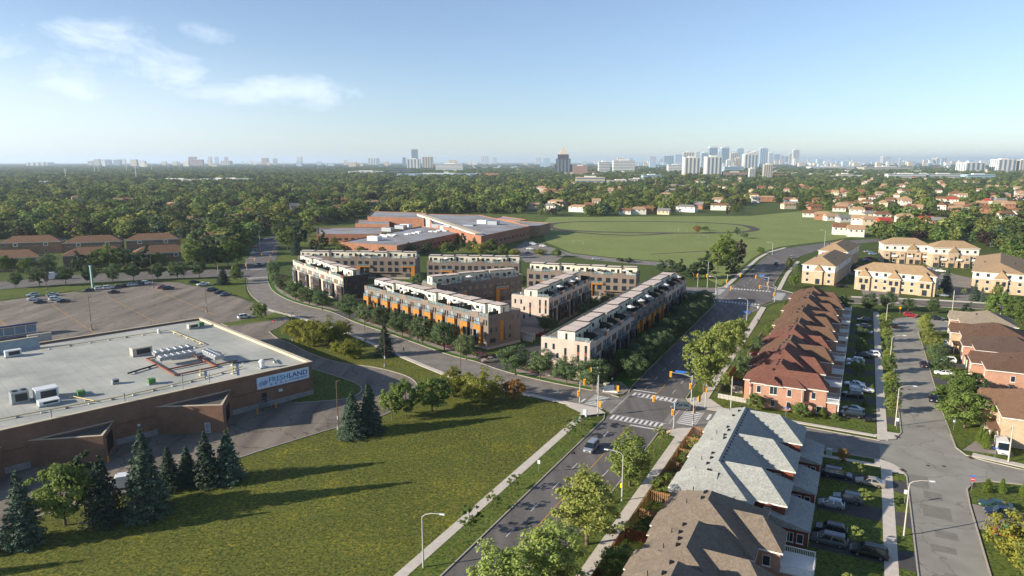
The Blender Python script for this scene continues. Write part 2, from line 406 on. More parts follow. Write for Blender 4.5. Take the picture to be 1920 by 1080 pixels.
ISL2 = [(-102.05,237.22), (-98.19,233.22), (-86.62,241.36), (-83.82,247.39), (-83.01,250.97), (-85.79,256.53), (-89.13,257.48), (-90.56,252.80), (-94.48,245.64), (-98.67,240.52)]
sheet('grass_island', ISL2, 0.12, M_LAWN)
# verge between west road and parking lot
sheet('grass_verge', [(-285.65,263.32), (-225.81,300.62), (-204.87,314.01), (-169.23,328.62), (-144.59,334.05), (-129.96,333.26), (-117.37,300.62), (-107.69,280.21), (-118.88,291.88), (-138.07,309.87), (-151.63,318.26), (-158.83,325.59), (-170.26,324.10), (-188.54,307.17), (-187.80,298.07), (-192.88,300.62), (-210.18,279.10), (-259.25,238.04)], 0.10, M_LAWN)

def kerb(pl, side=1, name='kerb', w=0.22, z=0.14):
    strip(name, pl, 0.0, w * side, z, M_KERB, z0=0.0)
kerb([R(-0.02, -130), R(-0.02, 66), R(-1, 69.4), R(-4, 72.2), R(-7.5, 72.6)], -1)
kerb([R(12.62, -130), R(12.62, 63), R(13.4, 66), R(16, 68.4), R(18.6, 69.8), R(54, 69.9), R(56, 68.9), R(57.5, 67), R(58.3, 64), R(58.5, -60)], 1)
kerb(WK, 1); kerb([R(-0.7, 86), R(-1.4, 92), R(-2.95, 206), R(-6, 218), R(-12, 224), R(-20, 226.3)], -1)
kerb(WN_, -1)
kerb([R(12.4, 196), R(12.4, 100), R(12.7, 88), R(14.6, 84.8), R(18, 82.6), R(54, 80.1), R(57, 82.4), R(58.2, 87), R(58.2, 150), R(58, 198)], -1)
kerb([R(12.4, 100), R(12.4, 196), R(14, 208), R(18, 222), R(24, 229), R(45, 232.4), R(79, 240.4), R(105, 245.8), R(220, 267.5)], 1)
kerb([R(67.2, -60), R(66.95, 57), R(67.2, 63), R(68.5, 66.5), R(71.5, 68.6), R(80, 70.4), R(120, 73.8)], 1)
kerb([R(120, 82.2), R(77, 76.8), R(72, 78.1), R(68.8, 79.6), R(67.4, 83), R(66.8, 105), R(66.5, 175), R(66.4, 190)], 1)
kerb(bulb, 1); kerb(LOOP, -1); kerb(ISL, 1); kerb(ISL2, 1)
kerb([R(-9, 243.2), R(-3.2, 258), R(-3.2, 300), R(-3.5, 352), R(-2.6, 380), R(1.5, 404), R(9, 427)], -1)
kerb([R(220, 280.5), R(106, 257.3), R(76, 253.6), R(45, 245.6), R(24, 243.2), R(15.5, 252), R(12.2, 262), R(11.4, 300), R(11.6, 346), R(14, 372)], 1)
kerb([(-241.80,322.62), (-222.11,341.28), (-182.37,354.93), (-155.63,360.33)], -1); kerb([(-228.17,303.86), (-207.11,317.54), (-171.16,332.48), (-146.26,338.03), (-130.37,336.42)], 1)

# concrete walks (slabs with joints)
def walk(name, t0, t1, s0, s1, pitch=1.6, z=0.13):
    o = thing(name, '', ''); del o['label']; del o['category']; struct(o)
    n = int(abs(s1 - s0) / pitch); a, b = R(t0, s0), R(t1, s0)
    me = MB().box(0, abs(t1 - t0), 0.012, pitch - 0.012, 0.02, z).data('slab'); me.materials.append(M_CONC)
    o.location = (*R(min(t0, t1), s0), 0); o.rotation_euler = (0, 0, rad(-RAZ))
    for i in range(n):
        q = link('slab', me, o, (0, i * pitch, random.uniform(-0.004, 0.004)))
    return o
walk('sidewalk', 16.4, 18.2, -32, 66)
walk('sidewalk', 54.1, 55.9, -10, 69)
walk('sidewalk', -5.9, -4.2, -14, 68)
E1 = smooth([R(16.9, 84), R(16.6, 100), R(16.2, 142), R(15.6, 184), R(15.0, 208)])
strip('sidewalk', E1, -1.0, 1.0, 0.13, M_CONC, z0=0)
strip('sidewalk', [R(16.4, -130), R(16.4, -32)], 0, 1.8, 0.13, M_CONC, z0=0)
strip('sidewalk', [R(-5.9, -130), R(-5.9, -14)], 0, 1.7, 0.13, M_CONC, z0=0)
strip('sidewalk', [R(53.6, 81), R(53.4, 150), R(53.2, 218)], 0, 1.9, 0.13, M_CONC, z0=0)
strip('sidewalk', [R(21, 84.6), R(34, 83.6), R(53.4, 82.6)], -0.6, 0.6, 0.12, M_CONC, z0=0)
strip('sidewalk', [R(20, 66.6), R(44, 66.8), R(54, 66.8)], -0.6, 0.6, 0.12, M_CONC, z0=0)
strip('sidewalk', [R(70, 80.6), R(78, 78.8), R(120, 84.2)], -0.9, 0.9, 0.12, M_CONC, z0=0)
strip('sidewalk', [R(16, 250), R(14.5, 300), R(15.5, 350)], -0.9, 0.9, 0.12, M_CONC, z0=0)
strip('sidewalk', [R(-6.5, 246), R(-6.6, 300), R(-6.8, 352), R(-5, 384), R(2, 415)], -1.0, 1.0, 0.12, M_CONC, z0=0)
strip('sidewalk', [R(45, 247.6), R(76, 255.6), R(106, 259.2), R(200, 278)], -0.8, 0.8, 0.12, M_CONC, z0=0)
strip('sidewalk', [(-223.23,317.54), (-212.38,325.89), (-175.15,340.46)], 30, 30.05, 0.02, M_CONC)
strip('sidewalk', WN_[3:-16], -1.6, -0.25, 0.13, M_CONC, z0=0)
# ramps at the first junction
sheet('corner_paving', [R(-1, 69.6), R(-4, 72.3), R(-9, 72.6), R(-11, 70), R(-6, 67.2), R(-4.2, 66)], 0.132, M_CONC)
sheet('corner_paving', [R(13.2, 64.5), R(16, 68.2), R(18.6, 69.7), R(20.4, 69.7), R(20.4, 66), R(16.4, 63)], 0.138, M_CONC)
sheet('corner_paving', [R(13, 87.6), R(14.8, 84.8), R(18.2, 82.8), R(22, 82.6), R(22, 85.2), R(18.2, 90), R(15.6, 90)], 0.132, M_CONC)
sheet('corner_paving', [R(-1.1, 88), R(-1.6, 84), R(-4, 81.9), R(-9, 82.6), R(-12, 88), R(-5, 93)], 0.132, M_PAVE)
sheet('corner_paving', [R(56, 69), R(57.5, 67.2), R(58.2, 64.5), R(55.9, 64.5), R(53, 67.4), R(53, 69.7)], 0.137, M_CONC)
sheet('corner_paving', [R(54, 80.4), R(56.8, 82.4), R(58, 86), R(55.5, 86), R(53, 83)], 0.137, M_CONC)
# verge along the townhouse side: turf, walk, planting bed
def nearest(pl, p): return min(range(len(pl)), key=lambda i: (pl[i][0] - p[0]) ** 2 + (pl[i][1] - p[1]) ** 2)
iD1, iD2, iD3, iD4 = nearest(WK, (-1.73,180.46)), nearest(WK, (-10.29,189.84)), nearest(WK, (-60.41,245.64)), nearest(WK, (-69.89,257.48))
for seg_ in (WK[1:iD1 + 1], WK[iD2:iD3 + 1], WK[iD4:]):
    strip('grass_verge', seg_, 0.22, 2.0, 0.12, M_GREEN, z0=0)
    strip('sidewalk', seg_, 2.0, 4.0, 0.13, M_PAVE, z0=0)
    strip('planting_bed', seg_, 4.0, 9.0, 0.11, M_MULCH, z0=0)
DR1 = [off(WK[iD1], 44, -0.2), off(WK[iD2], 44, -0.2), off(WK[iD2], 44, 40), off(WK[iD1], 44, 40)]
sheet('laneway', DR1, Z5, M_DRIVE)
DR2 = [off(WK[iD3], 50, -0.2), off(WK[iD4], 50, -0.2), off(WK[iD4], 60, 45), off(WK[iD3], 50, 40)]
sheet('laneway', DR2, Z5, M_DRIVE)
sheet('courtyard', [(-50, 268), (2, 216), (14, 230), (35, 276), (70, 270), (60, 285), (0, 310), (-45, 330)], Z2, M_PAVE)
strip('grass_verge', [R(-1.2, 90), R(-1.6, 100), R(-3.0, 206)], -0.22, -6.0, 0.12, M_GREEN, z0=0)
strip('planting_bed', [R(-1.4, 96), R(-3.0, 204)], -6.0, -11.0, 0.11, M_MULCH, z0=0)

# lawns of the east side
for nm, pts in (('boulevard_grass', [R(12.84, -130), R(16.4, -130), R(16.4, 62), R(13.3, 62), R(12.84, 60)]), ('boulevard_grass', [R(12.64, 94), R(15.5, 94), R(15.1, 142), R(14.5, 200), R(12.64, 196)]),
                ('grass_verge', [R(-4.2, -130), R(-0.24, -130), R(-0.24, 64), R(-4.2, 64)]),
                ('lawn', [R(18.2, -60), R(54.1, -60), R(54.1, 66), R(18.2, 66)]), ('lawn', [R(18, 85.4), R(53.4, 83.4), R(53.2, 228), R(24, 226), R(18, 215), R(16.6, 206), R(17.4, 142)]),
                ('boulevard_grass', [R(55.9, -60), R(58.2, -60), R(58.0, 64), R(55.9, 64)]), ('boulevard_grass', [R(55.5, 88), R(58.0, 88), R(57.7, 198), R(55.1, 214)]),
                ('lawn', [R(67.2, -60), R(150, -60), R(150, 75), R(120, 73), R(80, 69.8), R(72, 68), R(69, 66), R(67.5, 62)]), ('lawn', [R(67.0, 92), R(68, 84), R(70, 81.6), R(78, 79.8), R(120, 85), R(150, 90), R(150, 240), R(82, 238), R(80, 215), R(80, 198), R(66.8, 180)])):
    sheet(nm, pts, 0.105, M_LAWN)

# road markings
def mark(name, t0, t1, s0, s1, m, z=0.034):
    o = MB().poly([(*R(t0, s0), z), (*R(t1, s0), z), (*R(t1, s1), z), (*R(t0, s1), z)]).build(name, m); return struct(o)
mark('centre_line', 6.03, 6.17, -110, 65, M_YELL)
for k in range(-13, 8):
    s0 = k * 8.75 + 4.2
    if s0 + 3 < 64:
        mark('lane_dash', 3.06, 3.18, s0, s0 + 3, M_WHITE); mark('lane_dash', 9.2, 9.32, s0, s0 + 3, M_WHITE)
mark('centre_line', 5.6, 5.72, 88, 104, M_YELL)
for k in range(14):
    s0 = 90 + k * 8.75
    if s0 < 206:
        mark('lane_dash', 2.2 - k * 0.08, 2.32 - k * 0.08, s0, s0 + 3, M_WHITE); mark('lane_dash', 9.0, 9.12, s0, s0 + 3, M_WHITE)
mark('centre_line', 5.2, 5.32, 106, 205, M_YELL); mark('centre_line', 4.6, 4.72, 250, 350, M_YELL)
for k in range(11): mark('lane_dash', 8.2, 8.34, 252 + k * 9, 255 + k * 9, M_WHITE); mark('lane_dash', 0.8, 0.94, 252 + k * 9, 255 + k * 9, M_WHITE)
mark('stop_line', 6.1, 12.3, 65.1, 65.6, M_WHITE); mark('stop_line', -0.4, 5.5, 88.2, 88.7, M_WHITE)
def crosswalk(t0, t1, s0, s1, n, along=True):
    for k in range(n):
        if along:
            a = t0 + (t1 - t0) * k / n; mark('crosswalk_bar', a, a + (t1 - t0) / n * 0.52, s0, s1, M_WHITE, 0.04)
        else:
            a = s0 + (s1 - s0) * k / n; mark('crosswalk_bar', t0, t1, a, a + (s1 - s0) / n * 0.5, M_WHITE, 0.04)
    if along: mark('crosswalk_edge', t0, t1, s0 - 0.3, s0 - 0.16, M_WHITE, 0.04); mark('crosswalk_edge', t0, t1, s1 + 0.16, s1 + 0.3, M_WHITE, 0.04)
    else: mark('crosswalk_edge', t0 - 0.3, t0 - 0.16, s0, s1, M_WHITE, 0.04); mark('crosswalk_edge', t1 + 0.16, t1 + 0.3, s0, s1, M_WHITE, 0.04)
crosswalk(0.8, 12.9, 67.0, 69.4, 11); crosswalk(0.6, 11.8, 84.0, 86.5, 10)
crosswalk(-7.2, -4.2, 73.4, 80.6, 7, False); crosswalk(15.0, 18.4, 71, 80.2, 8, False)
mark('stop_line', -8.9, -8.4, 73.4, 76.8, M_WHITE, 0.04); mark('stop_line', 20.0, 20.6, 76, 79.8, M_WHITE, 0.04)
crosswalk(-2.8, 13.5, 211.4, 213.6, 13); crosswalk(-3.2, 13.8, 243.2, 245.6, 13)
crosswalk(-8, -5.5, 226.5, 241, 9, False); crosswalk(16.4, 19.4, 226, 243.5, 10, False)
mark('stop_line', 5.5, 13.4, 208.5, 209.2, M_WHITE)
for t0, t1 in ((-1.2, -1.08), (12.3, 12.42)): mark('guide_line', t0 + 1.0, t1 + 1.0, 70, 84, M_WHITE, 0.04)
cd = lambda a, b, w_, m, nm, z=0.05: struct(MB().poly([(*off(a, math.degrees(math.atan2(b[0] - a[0], b[1] - a[1])) + 90, sg * w_ / 2), z) if q else (*off(b, math.degrees(math.atan2(b[0] - a[0], b[1] - a[1])) + 90, sg * w_ / 2), z) for q, sg in ((1, -1), (0, -1), (0, 1), (1, 1))]).build(nm, m))
cd(R(20, 236.5), R(110, 251.8), 0.35, M_YELL, 'centre_line')
for a, b in (((-183.30,270.46), (-136.26,221.24)), ((-170.99,287.10), (-123.18,236.41)), ((-159.57,304.52), (-109.12,250.07)), ((-183.99,243.06), (-164.40,223.39)), ((-220.77,275.80), (-174.64,233.22))):
    cd(a, b, 0.16, M_YELL, 'parking_line', 0.052)
# parking stall lines, faint
for (a, b) in (((-183.30,270.46), (-136.26,221.24)), ((-170.99,287.10), (-123.18,236.41)), ((-159.57,304.52), (-109.12,250.07))):
    for k in range(14):
        f = k / 14; p = (a[0] + (b[0] - a[0]) * f, a[1] + (b[1] - a[1]) * f)
        cd(off(p, 228, 4.6), off(p, 48, 4.6), 0.10, M_PATCH, 'stall_line', 0.049)
cd((-129.18,333.26), (-120.43,338.03), 0.5, M_WHITE, 'crosswalk_edge'); cd((-141.46,362.16), (-130.27,364.02), 0.5, M_WHITE, 'crosswalk_edge')
for k in range(9):
    f = k / 9; a = ((-128.08,331.70)[0] * (1 - f) + (-120.14,336.42)[0] * f, (-128.08,331.70)[1] * (1 - f) + (-120.14,336.42)[1] * f)
    cd(a, off(a, 35, 2.2), 0.8, M_WHITE, 'crosswalk_bar')
    a = ((-137.40,360.33)[0] * (1 - f) + (-129.95,363.09)[0] * f, (-137.40,360.33)[1] * (1 - f) + (-129.95,363.09)[1] * f)
    cd(a, off(a, 35, 2.2), 0.8, M_WHITE, 'crosswalk_bar')
cd((-132.92,371.62), (-165.15,484.66), 0.3, M_YELL, 'centre_line')
# patched cuts in the residential street, manholes, drains
for t0, t1, s0, s1 in ((60.5, 63.2, 56, 59), (60, 64, 49, 53.5), (61.2, 64.2, 42.5, 45), (60.4, 63.6, 38, 40), (61.5, 64, 30, 32.2), (58.6, 61.5, 60, 65.5)):
    mark('asphalt_patch', t0, t1, s0, s1, M_PATCH, 0.036)
M_IRON = mat('cast_iron', '#4a3a32', 0.8, 0.3, 3)
for t, s in ((2.2, 40), (4.6, 18), (62, 71), (64.6, 72), (2.6, 52), (61, 120)):
    struct(MB().cyl(*R(t, s), 0.03, 0.045, 0.36, n=12).build('manhole_cover', M_IRON))
for t, s in ((57.6, 66.3), (57.2, 84), (68.5, 65), (0.4, 46), (69.5, 78.6)):
    struct(MB().box(-0.35, 0.35, -0.6, 0.6, 0.02, 0.05).build('drain_grate', M_IRON)).location = (*R(t, s), 0.1)

# school field with its oval track, lawn beyond
PARK = [R(-9, 250), R(-10, 300), R(-10, 352), R(-8, 388), R(-2, 420), R(24, 470), R(60, 560), R(90, 700), R(60, 850), R(10, 860), R(-60, 690), (38.31,713.06), (23.33,606.34), (24.34,484.66), (37.62,429.67), (58.98,408.84), (89.93,389.89)]
sheet('school_field', PARK, Z2, M_PARK)
sheet('school_lawn', [(-132.92,371.62), (-149.80,484.66), (-161.36,582.07), (-150.68,727.24), (24.75,807.39), (48.65,632.69), (17.04,440.21), (-9.65,414.76), (-83.62,414.76)], Z1, M_LAWN)
def oval(cx, cy, a, b, az, n=48, p=2.6):
    out = []
    for i in range(n):
        t = 2 * math.pi * i / n; c, s = math.cos(t), math.sin(t)
        u, v = a * math.copysign(abs(c) ** (2 / p), c), b * math.copysign(abs(s) ** (2 / p), s)
        out.append(off((cx, cy), az, v, az + 90, u))
    return out + [out[0]]
TRK = oval(120, 606, 84, 50, 6)
strip('running_track', TRK, 0, 7.5, Z4, M_TRACK)
strip('running_track', smooth([(35.86,582.07), (59.47,551.13), (90.75,534.86), (127.44,551.13)]), -2, 4, Z4 + 0.004, M_TRACK)
strip('footpath', [(85.06,422.09), (103.19,429.67), (126.12,440.21)], -1.2, 1.2, Z4 + 0.006, M_TRACK)


# ------------------------------------------------------------------ shared building pieces
M_GLASS = glass_mat('window_glass', '#2b3640')
M_GLASSL = glass_mat('window_glass_pale', '#8fa3ad', 0.12)
M_FRAME_D = mat('dark_window_frame', '#22211f', 0.5, 0.1)
M_FRAME_W = mat('white_trim', '#d9d6ce', 0.6, 0.12, 1.0)
M_BLACK = mat('black_metal', '#191919', 0.45, 0.15)
M_STEEL = mat('galvanised_steel', '#9aa0a3', 0.45, 0.2, 2.0, metal=0.5)
M_ALU = mat('white_enamel', '#cfd2d2', 0.5, 0.15, 1.5)
M_FAN = mat('fan_grille', '#33383a', 0.5, 0.2)
M_YPAINT = mat('yellow_paint', '#d79a1c', 0.5, 0.15)
def rail_glass():
    if 'rail_glass' in MATS: return MATS['rail_glass']
    m = bpy.data.materials.new('rail_glass'); m.use_nodes = True
    N, L = m.node_tree.nodes, m.node_tree.links
    b = N['Principled BSDF']; b.inputs['Base Color'].default_value = (0.25, 0.33, 0.34, 1); b.inputs['Roughness'].default_value = 0.08
    nz = N.new('ShaderNodeTexNoise'); nz.inputs['Scale'].default_value = 2.0
    r = N.new('ShaderNodeMapRange'); r.inputs[3].default_value = 0.45; r.inputs[4].default_value = 0.6
    L.new(nz.outputs[0], r.inputs[0]); L.new(r.outputs[0], b.inputs['Alpha'])
    MATS['rail_glass'] = m; return m
M_RGLASS = rail_glass()
CACHE = {}
def win_mesh(w, h, kind='dark'):
    k = ('win', round(w, 2), round(h, 2), kind)
    if k not in CACHE:
        f = 0.07; b = MB()
        for x0, x1, z0, z1 in ((-w / 2, w / 2, 0, f), (-w / 2, w / 2, h - f, h), (-w / 2, -w / 2 + f, f, h - f), (w / 2 - f, w / 2, f, h - f)):
            b.box(x0, x1, -0.07, 0.05, z0, z1, 0)
        if w > 1.3: b.box(-0.03, 0.03, -0.06, 0.04, f, h - f, 0)
        if h > 1.9 and kind != 'garage': b.box(-w / 2 + f, w / 2 - f, -0.06, 0.04, h * 0.35, h * 0.35 + 0.06, 0)
        b.poly([(-w / 2 + f, -0.03, f), (w / 2 - f, -0.03, f), (w / 2 - f, -0.03, h - f), (-w / 2 + f, -0.03, h - f)], 1)
        if kind == 'white': b.box(-w / 2 - 0.08, w / 2 + 0.08, -0.14, 0.02, -0.1, 0.0, 0)
        if kind == 'garage':
            for i in range(1, 4): b.box(-w / 2 + f, w / 2 - f, -0.045, 0.0, h * i / 4 - 0.02, h * i / 4 + 0.02, 0)
        me = b.data('window')
        for x in {'dark': (M_FRAME_D, M_GLASS), 'white': (M_FRAME_W, M_GLASS), 'pale': (M_FRAME_D, M_GLASSL), 'garage': (M_FRAME_W, M_FRAME_W), 'wdoor': (M_FRAME_W, mat('panel_door', '#8b8f90', 0.6, 0.1)), 'ddoor': (M_FRAME_D, mat('dark_door', '#3a3430', 0.5, 0.1)), 'dgarage': (M_FRAME_D, mat('dark_garage_door', '#3d4442', 0.6, 0.1))}[kind]: me.materials.append(x)
        CACHE[k] = me
    return CACHE[k]
def win(parent, x, y, z, w, h, face=0, kind='dark', name='window'):
    """face: 0 = looks to local -y, 1 = +x, 2 = +y, 3 = -x"""
    return link(name, win_mesh(w, h, kind), parent, (x, y, z), (0, math.pi / 2, math.pi, -math.pi / 2)[face])
def rail_mesh(l, h=1.05):
    k = ('rail', round(l, 1), h)
    if k not in CACHE:
        b = MB(); b.box(0, l, -0.03, 0.03, h - 0.06, h)
        n = max(1, int(l / 1.3))
        for i in range(n + 1): b.box(l * i / n - 0.03, l * i / n + 0.03, -0.029, 0.029, 0, h - 0.06)
        b.poly([(0, 0, 0.08), (l, 0, 0.08), (l, 0, h - 0.08), (0, 0, h - 0.08)], 1)
        me = b.data('railing'); me.materials.append(M_BLACK); me.materials.append(M_RGLASS); CACHE[k] = me
    return CACHE[k]
def rail(parent, x, y, z, l, rz=0.0, h=1.05, name='railing'):
    return link(name, rail_mesh(l, h), parent, (x, y, z), rz)

# ------------------------------------------------------------------ supermarket
def brick_mat(name, c, c2, mortar, sc=1.0, bw=0.24, bh=0.08):
    if name in MATS: return MATS[name]
    m = mat(name, c, 0.9, 0.35, 0.35, col2=c2, bump=0.1, bscale=18)
    N, L = m.node_tree.nodes, m.node_tree.links
    bs = N['Principled BSDF']; base = bs.inputs['Base Color'].links[0].from_socket
    tcn = N.new('ShaderNodeTexCoord'); sp = N.new('ShaderNodeSeparateXYZ'); L.new(tcn.outputs['Object'], sp.inputs[0])
    ad = N.new('ShaderNodeMath'); ad.operation = 'ADD'; L.new(sp.outputs[0], ad.inputs[0]); L.new(sp.outputs[1], ad.inputs[1])
    cb = N.new('ShaderNodeCombineXYZ'); L.new(ad.outputs[0], cb.inputs[0]); L.new(sp.outputs[2], cb.inputs[1])
    br = N.new('ShaderNodeTexBrick'); L.new(cb.outputs[0], br.inputs[0])
    br.inputs['Scale'].default_value = 1.0; br.inputs['Brick Width'].default_value = bw * 2 * sc; br.inputs['Row Height'].default_value = bh * 2 * sc; br.inputs['Mortar Size'].default_value = 0.012 * sc
    br.inputs['Color1'].default_value = (1, 1, 1, 1); br.inputs['Color2'].default_value = (0.8, 0.8, 0.8, 1); br.inputs['Mortar'].default_value = (*lin(mortar), 1)
    mu = N.new('ShaderNodeMix'); mu.data_type = 'RGBA'; mu.blend_type = 'MULTIPLY'; mu.inputs[0].default_value = 0.8
    L.new(base, mu.inputs[6]); L.new(br.outputs[0], mu.inputs[7]); L.new(mu.outputs[2], bs.inputs['Base Color'])
    return m
M_MBRICK = brick_mat('market_brown_brick', '#8c6d59', '#76594a', '#b0a89c')
M_MROOF = mat('membrane_roof', '#aeada3', 0.85, 0.5, 0.07, bump=0.1, bscale=4, col2='#8d8f88', detail=8)
overlay(M_MROOF, 'seams', 2.4, '#84867f', 0.5, rad(45), 0.09)
M_COPING = mat('pale_coping', '#c3b49a', 0.7, 0.15, 1.0)
M_PLINTH = mat('concrete_plinth', '#8d8d8a', 0.9, 0.25, 0.8)
M_DOCKROOF = mat('dock_gravel_roof', '#5d5852', 0.95, 0.25, 1.0)
MK = thing('supermarket', 'long low brown brick supermarket with pale flat roof and a blue sign', 'supermarket', (-48.5, 162.0, 0), AZ(-45))
MKL = 100.0
b = MB(); b.box(0, 68, 0, MKL, 0, 7.8, 0, 1); b.build('wall', [M_MBRICK, M_MROOF], MK)
b = MB(); b.box(-0.05, 0.32, -0.05, MKL, 7.8, 8.3); b.box(0.32, 68.05, -0.05, 0.32, 7.8, 8.3); b.box(67.7, 68.05, 0.32, MKL, 7.8, 8.3); b.build('parapet', M_MBRICK, MK)
b = MB(); b.box(-0.14, 0.7, -0.14, MKL, 8.3, 8.42); b.box(0.7, 68.14, -0.14, 0.85, 8.3, 8.42); b.box(67.5, 68.14, 0.85, MKL, 8.3, 8.42); b.box(0.33, 67.6, 0.33, 0.8, 7.82, 8.3); b.box(0.33, 0.66, 0.8, MKL, 7.82, 8.3); b.build('coping', M_COPING, MK)
for y0, y1 in ((0.0, 20.0), (35.8, 43.6), (58, 62)): MB().box(-0.12, 0.0, y0, y1, 0, 1.25).build('plinth', M_PLINTH, MK)
b = MB(); b.box(-0.03, 0.0, 0.0, MKL, 4.1, 4.22); b.build('brick_course', mat('dark_brick_course', '#5e4234'), MK)
for k, (ya, yb, yc, dx, hh) in enumerate(((35.7, 25.5, 20.0, 8.7, 6.0), (58.0, 47.5, 43.6, 7.2, 5.2), (77.0, 66.5, 62.0, 7.2, 5.2))):
    tri = [(-0.02, ya), (-0.02, yc), (-dx, yb)]
    d = MB().prism(tri, 0, hh - 0.35, 0, 1).build('loading_dock', [M_MBRICK, M_DOCKROOF], MK)
    inner = [(-0.5, ya - 1.4), (-0.5, yc + 0.25), (-dx + 0.75, yb + 0.15)]
    b = MB()
    for z0, z1, m_ in ((hh - 0.35, hh, 0), (hh, hh + 0.1, 1)):
        for i in range(3):
            p, q, pi_, qi = tri[i], tri[(i + 1) % 3], inner[i], inner[(i + 1) % 3]
            b.mesh([(*p, z0), (*q, z0), (*qi, z0), (*pi_, z0), (*p, z1), (*q, z1), (*qi, z1), (*pi_, z1)], [(0, 1, 5, 4), (2, 3, 7, 6), (4, 5, 6, 7)], m_)
    b.build('parapet', [M_MBRICK, M_COPING], MK)
    # door in the short face
    a1 = math.atan2(0 - (-dx), yc - yb)
    cx, cy = (-dx) * 0.5, (yb + yc) / 2
    dr = link('dock_door', None or MB().box(-1.6, 1.6, -0.06, 0.05, 0.9, 4.0).data('dock_door'), MK)
    dr.data.materials.append(M_BLACK)
    L_ = math.hypot(dx, yb - yc); dr.location = (cx, cy, 0); dr.rotation_euler = (0, 0, math.atan2(yc - yb, dx) )
    bm_ = MB(); 
    for sx in (-1, 1): bm_.box(sx * 1.72 - 0.12, sx * 1.72 + 0.12, -0.12, 0.0, 0.7, 4.1)
    bm_.box(-1.84, 1.84, -0.12, 0, 4.1, 4.35); q = bm_.build('dock_seal', M_FRAME_D, MK); q.location = dr.location; q.rotation_euler = dr.rotation_euler
ang = math.atan2(25.5 - 35.7, -8.7)
q = win(MK, -6.9 * 0.95 - 0.4, 27.9, 0, 1.1, 2.2, 0, 'wdoor', 'door'); q.rotation_euler = (0, 0, math.atan2(8.7, 10.2) - math.pi / 2 - 0.0)
q.location = (-6.55, 28.05, 0.1); q.rotation_euler = (0, 0, math.atan2(35.7 - 25.5, 8.7) + math.pi)
win(MK, 0, 12.4, 1.25, 1.1, 2.2, 3, 'ddoor', 'door')
MB().box(-0.3, 0, 8.0, 8.9, 2.9, 3.5).build('wall_lamp', M_ALU, MK)
MB().box(-0.3, 0, 39.0, 39.5, 2.9, 3.3).build('wall_lamp', M_ALU, MK)
# exterior steel stair at the staff door
ST = thing('steel_stair', 'galvanised steel stair and landing by the supermarket side door', 'stair', (0, 0, 0), 0); ST.parent = None
ST.location = MK.location; ST.rotation_euler = MK.rotation_euler
MB().box(-1.7, -0.15, 11.6, 13.4, 1.13, 1.25).build('landing', M_STEEL, ST)
for i in range(5): MB().box(-1.6, -0.25, 13.4 + i * 0.28, 13.68 + i * 0.28, 0.95 - i * 0.22, 1.02 - i * 0.22).build('tread', M_STEEL, ST)
b = MB()
for x in (-1.65, -0.2):
    b.tube([(x, 11.65, 2.25), (x, 13.4, 2.25), (x, 14.9, 1.1)], 0.04); b.tube([(x, 11.65, 1.7), (x, 13.4, 1.7), (x, 14.9, 0.6)], 0.03)
    for y, z0, z1 in ((11.65, 0, 2.25), (13.4, 0, 2.25), (14.9, 0, 1.1)): b.tube([(x, y, z0), (x, y, z1)], 0.04)
b.build('handrail', M_STEEL, ST)
def mk(x, y, z=0.0):
    p = MK.location; a = AZ(-45)
    return (p[0] + x * math.cos(a) - y * math.sin(a), p[1] + x * math.sin(a) + y * math.cos(a), z)
for k, (x, y, nm) in enumerate(((-2.6, 11.0, 'right of the supermarket stair'), (-2.9, 15.6, 'left of the supermarket stair'), (-9.6, 25.2, 'at the corner of the nearest loading dock'), (-7.9, 47.2, 'at the corner of the middle loading dock'), (-7.9, 66.2, 'at the corner of the leftmost loading dock'))):
    q = MB().cyl(0, 0, 0, 1.25, 0.14, 0.14, 10).cyl(0, 0, 1.25, 1.33, 0.14, 0.05, 10).build('bollard', M_YPAINT); q.location = mk(x, y); tag(q, 'yellow safety bollard ' + nm, 'bollard', 'yellow dock bollards')
# sign: board, emblem, lettering
M_SIGNB = mat('sign_board_white', '#cfdae6', 0.5, 0.06)
M_TEAL = mat('sign_teal', '#2f8fb8', 0.5, 0.05); M_NAVY = mat('sign_navy', '#2a4f96', 0.5, 0.05); M_MID = mat('sign_mid_blue', '#3a6fae', 0.5, 0.05)
SG = thing('shop_sign', 'white supermarket sign with teal and blue FRESH LAND lettering on the brick wall', 'sign', mk(-0.02, 14.0, 4.55), AZ(-45) - math.pi / 2)
MB().box(0, 13.0, -0.18, 0, 0, 2.75).build('board', M_SIGNB, SG)
def text_part(body, x, z, h, m, parent, name='lettering', width=None, bold=0.02, y=-0.19):
    cu = bpy.data.curves.new('lettering', 'FONT'); cu.body = body; cu.size = h; cu.extrude = 0.008; cu.offset = bold
    o = bpy.data.objects.new(name, cu); COL.objects.link(o)
    dg = bpy.context.evaluated_depsgraph_get()
    me = bpy.data.meshes.new_from_object(o.evaluated_get(dg)); bpy.data.objects.remove(o); bpy.data.curves.remove(cu)
    me.materials.clear(); me.materials.append(m)
    q = link(name, me, parent, (x, y, z)); q.rotation_euler = (math.pi / 2, 0, 0)
    if width:
        xs = [v.co.x for v in me.vertices]
        if xs: q.scale = (width / (max(xs) - min(xs)), 1, 1)
    return q
text_part('FRESH', 2.75, 1.15, 1.62, M_TEAL, SG, width=4.75, bold=0.034)
text_part('LAND', 7.75, 1.15, 1.62, M_NAVY, SG, width=4.75, bold=0.034)
text_part('SUPERMARKET', 7.8, 0.45, 0.6, M_TEAL, SG, width=4.7, bold=0.012)
for i, ch in enumerate('新鮮超市'): text_part(ch, 3.05 + i * 1.2, 0.35, 0.66, M_MID, SG, bold=0.01)
b1, b2 = MB(), MB()
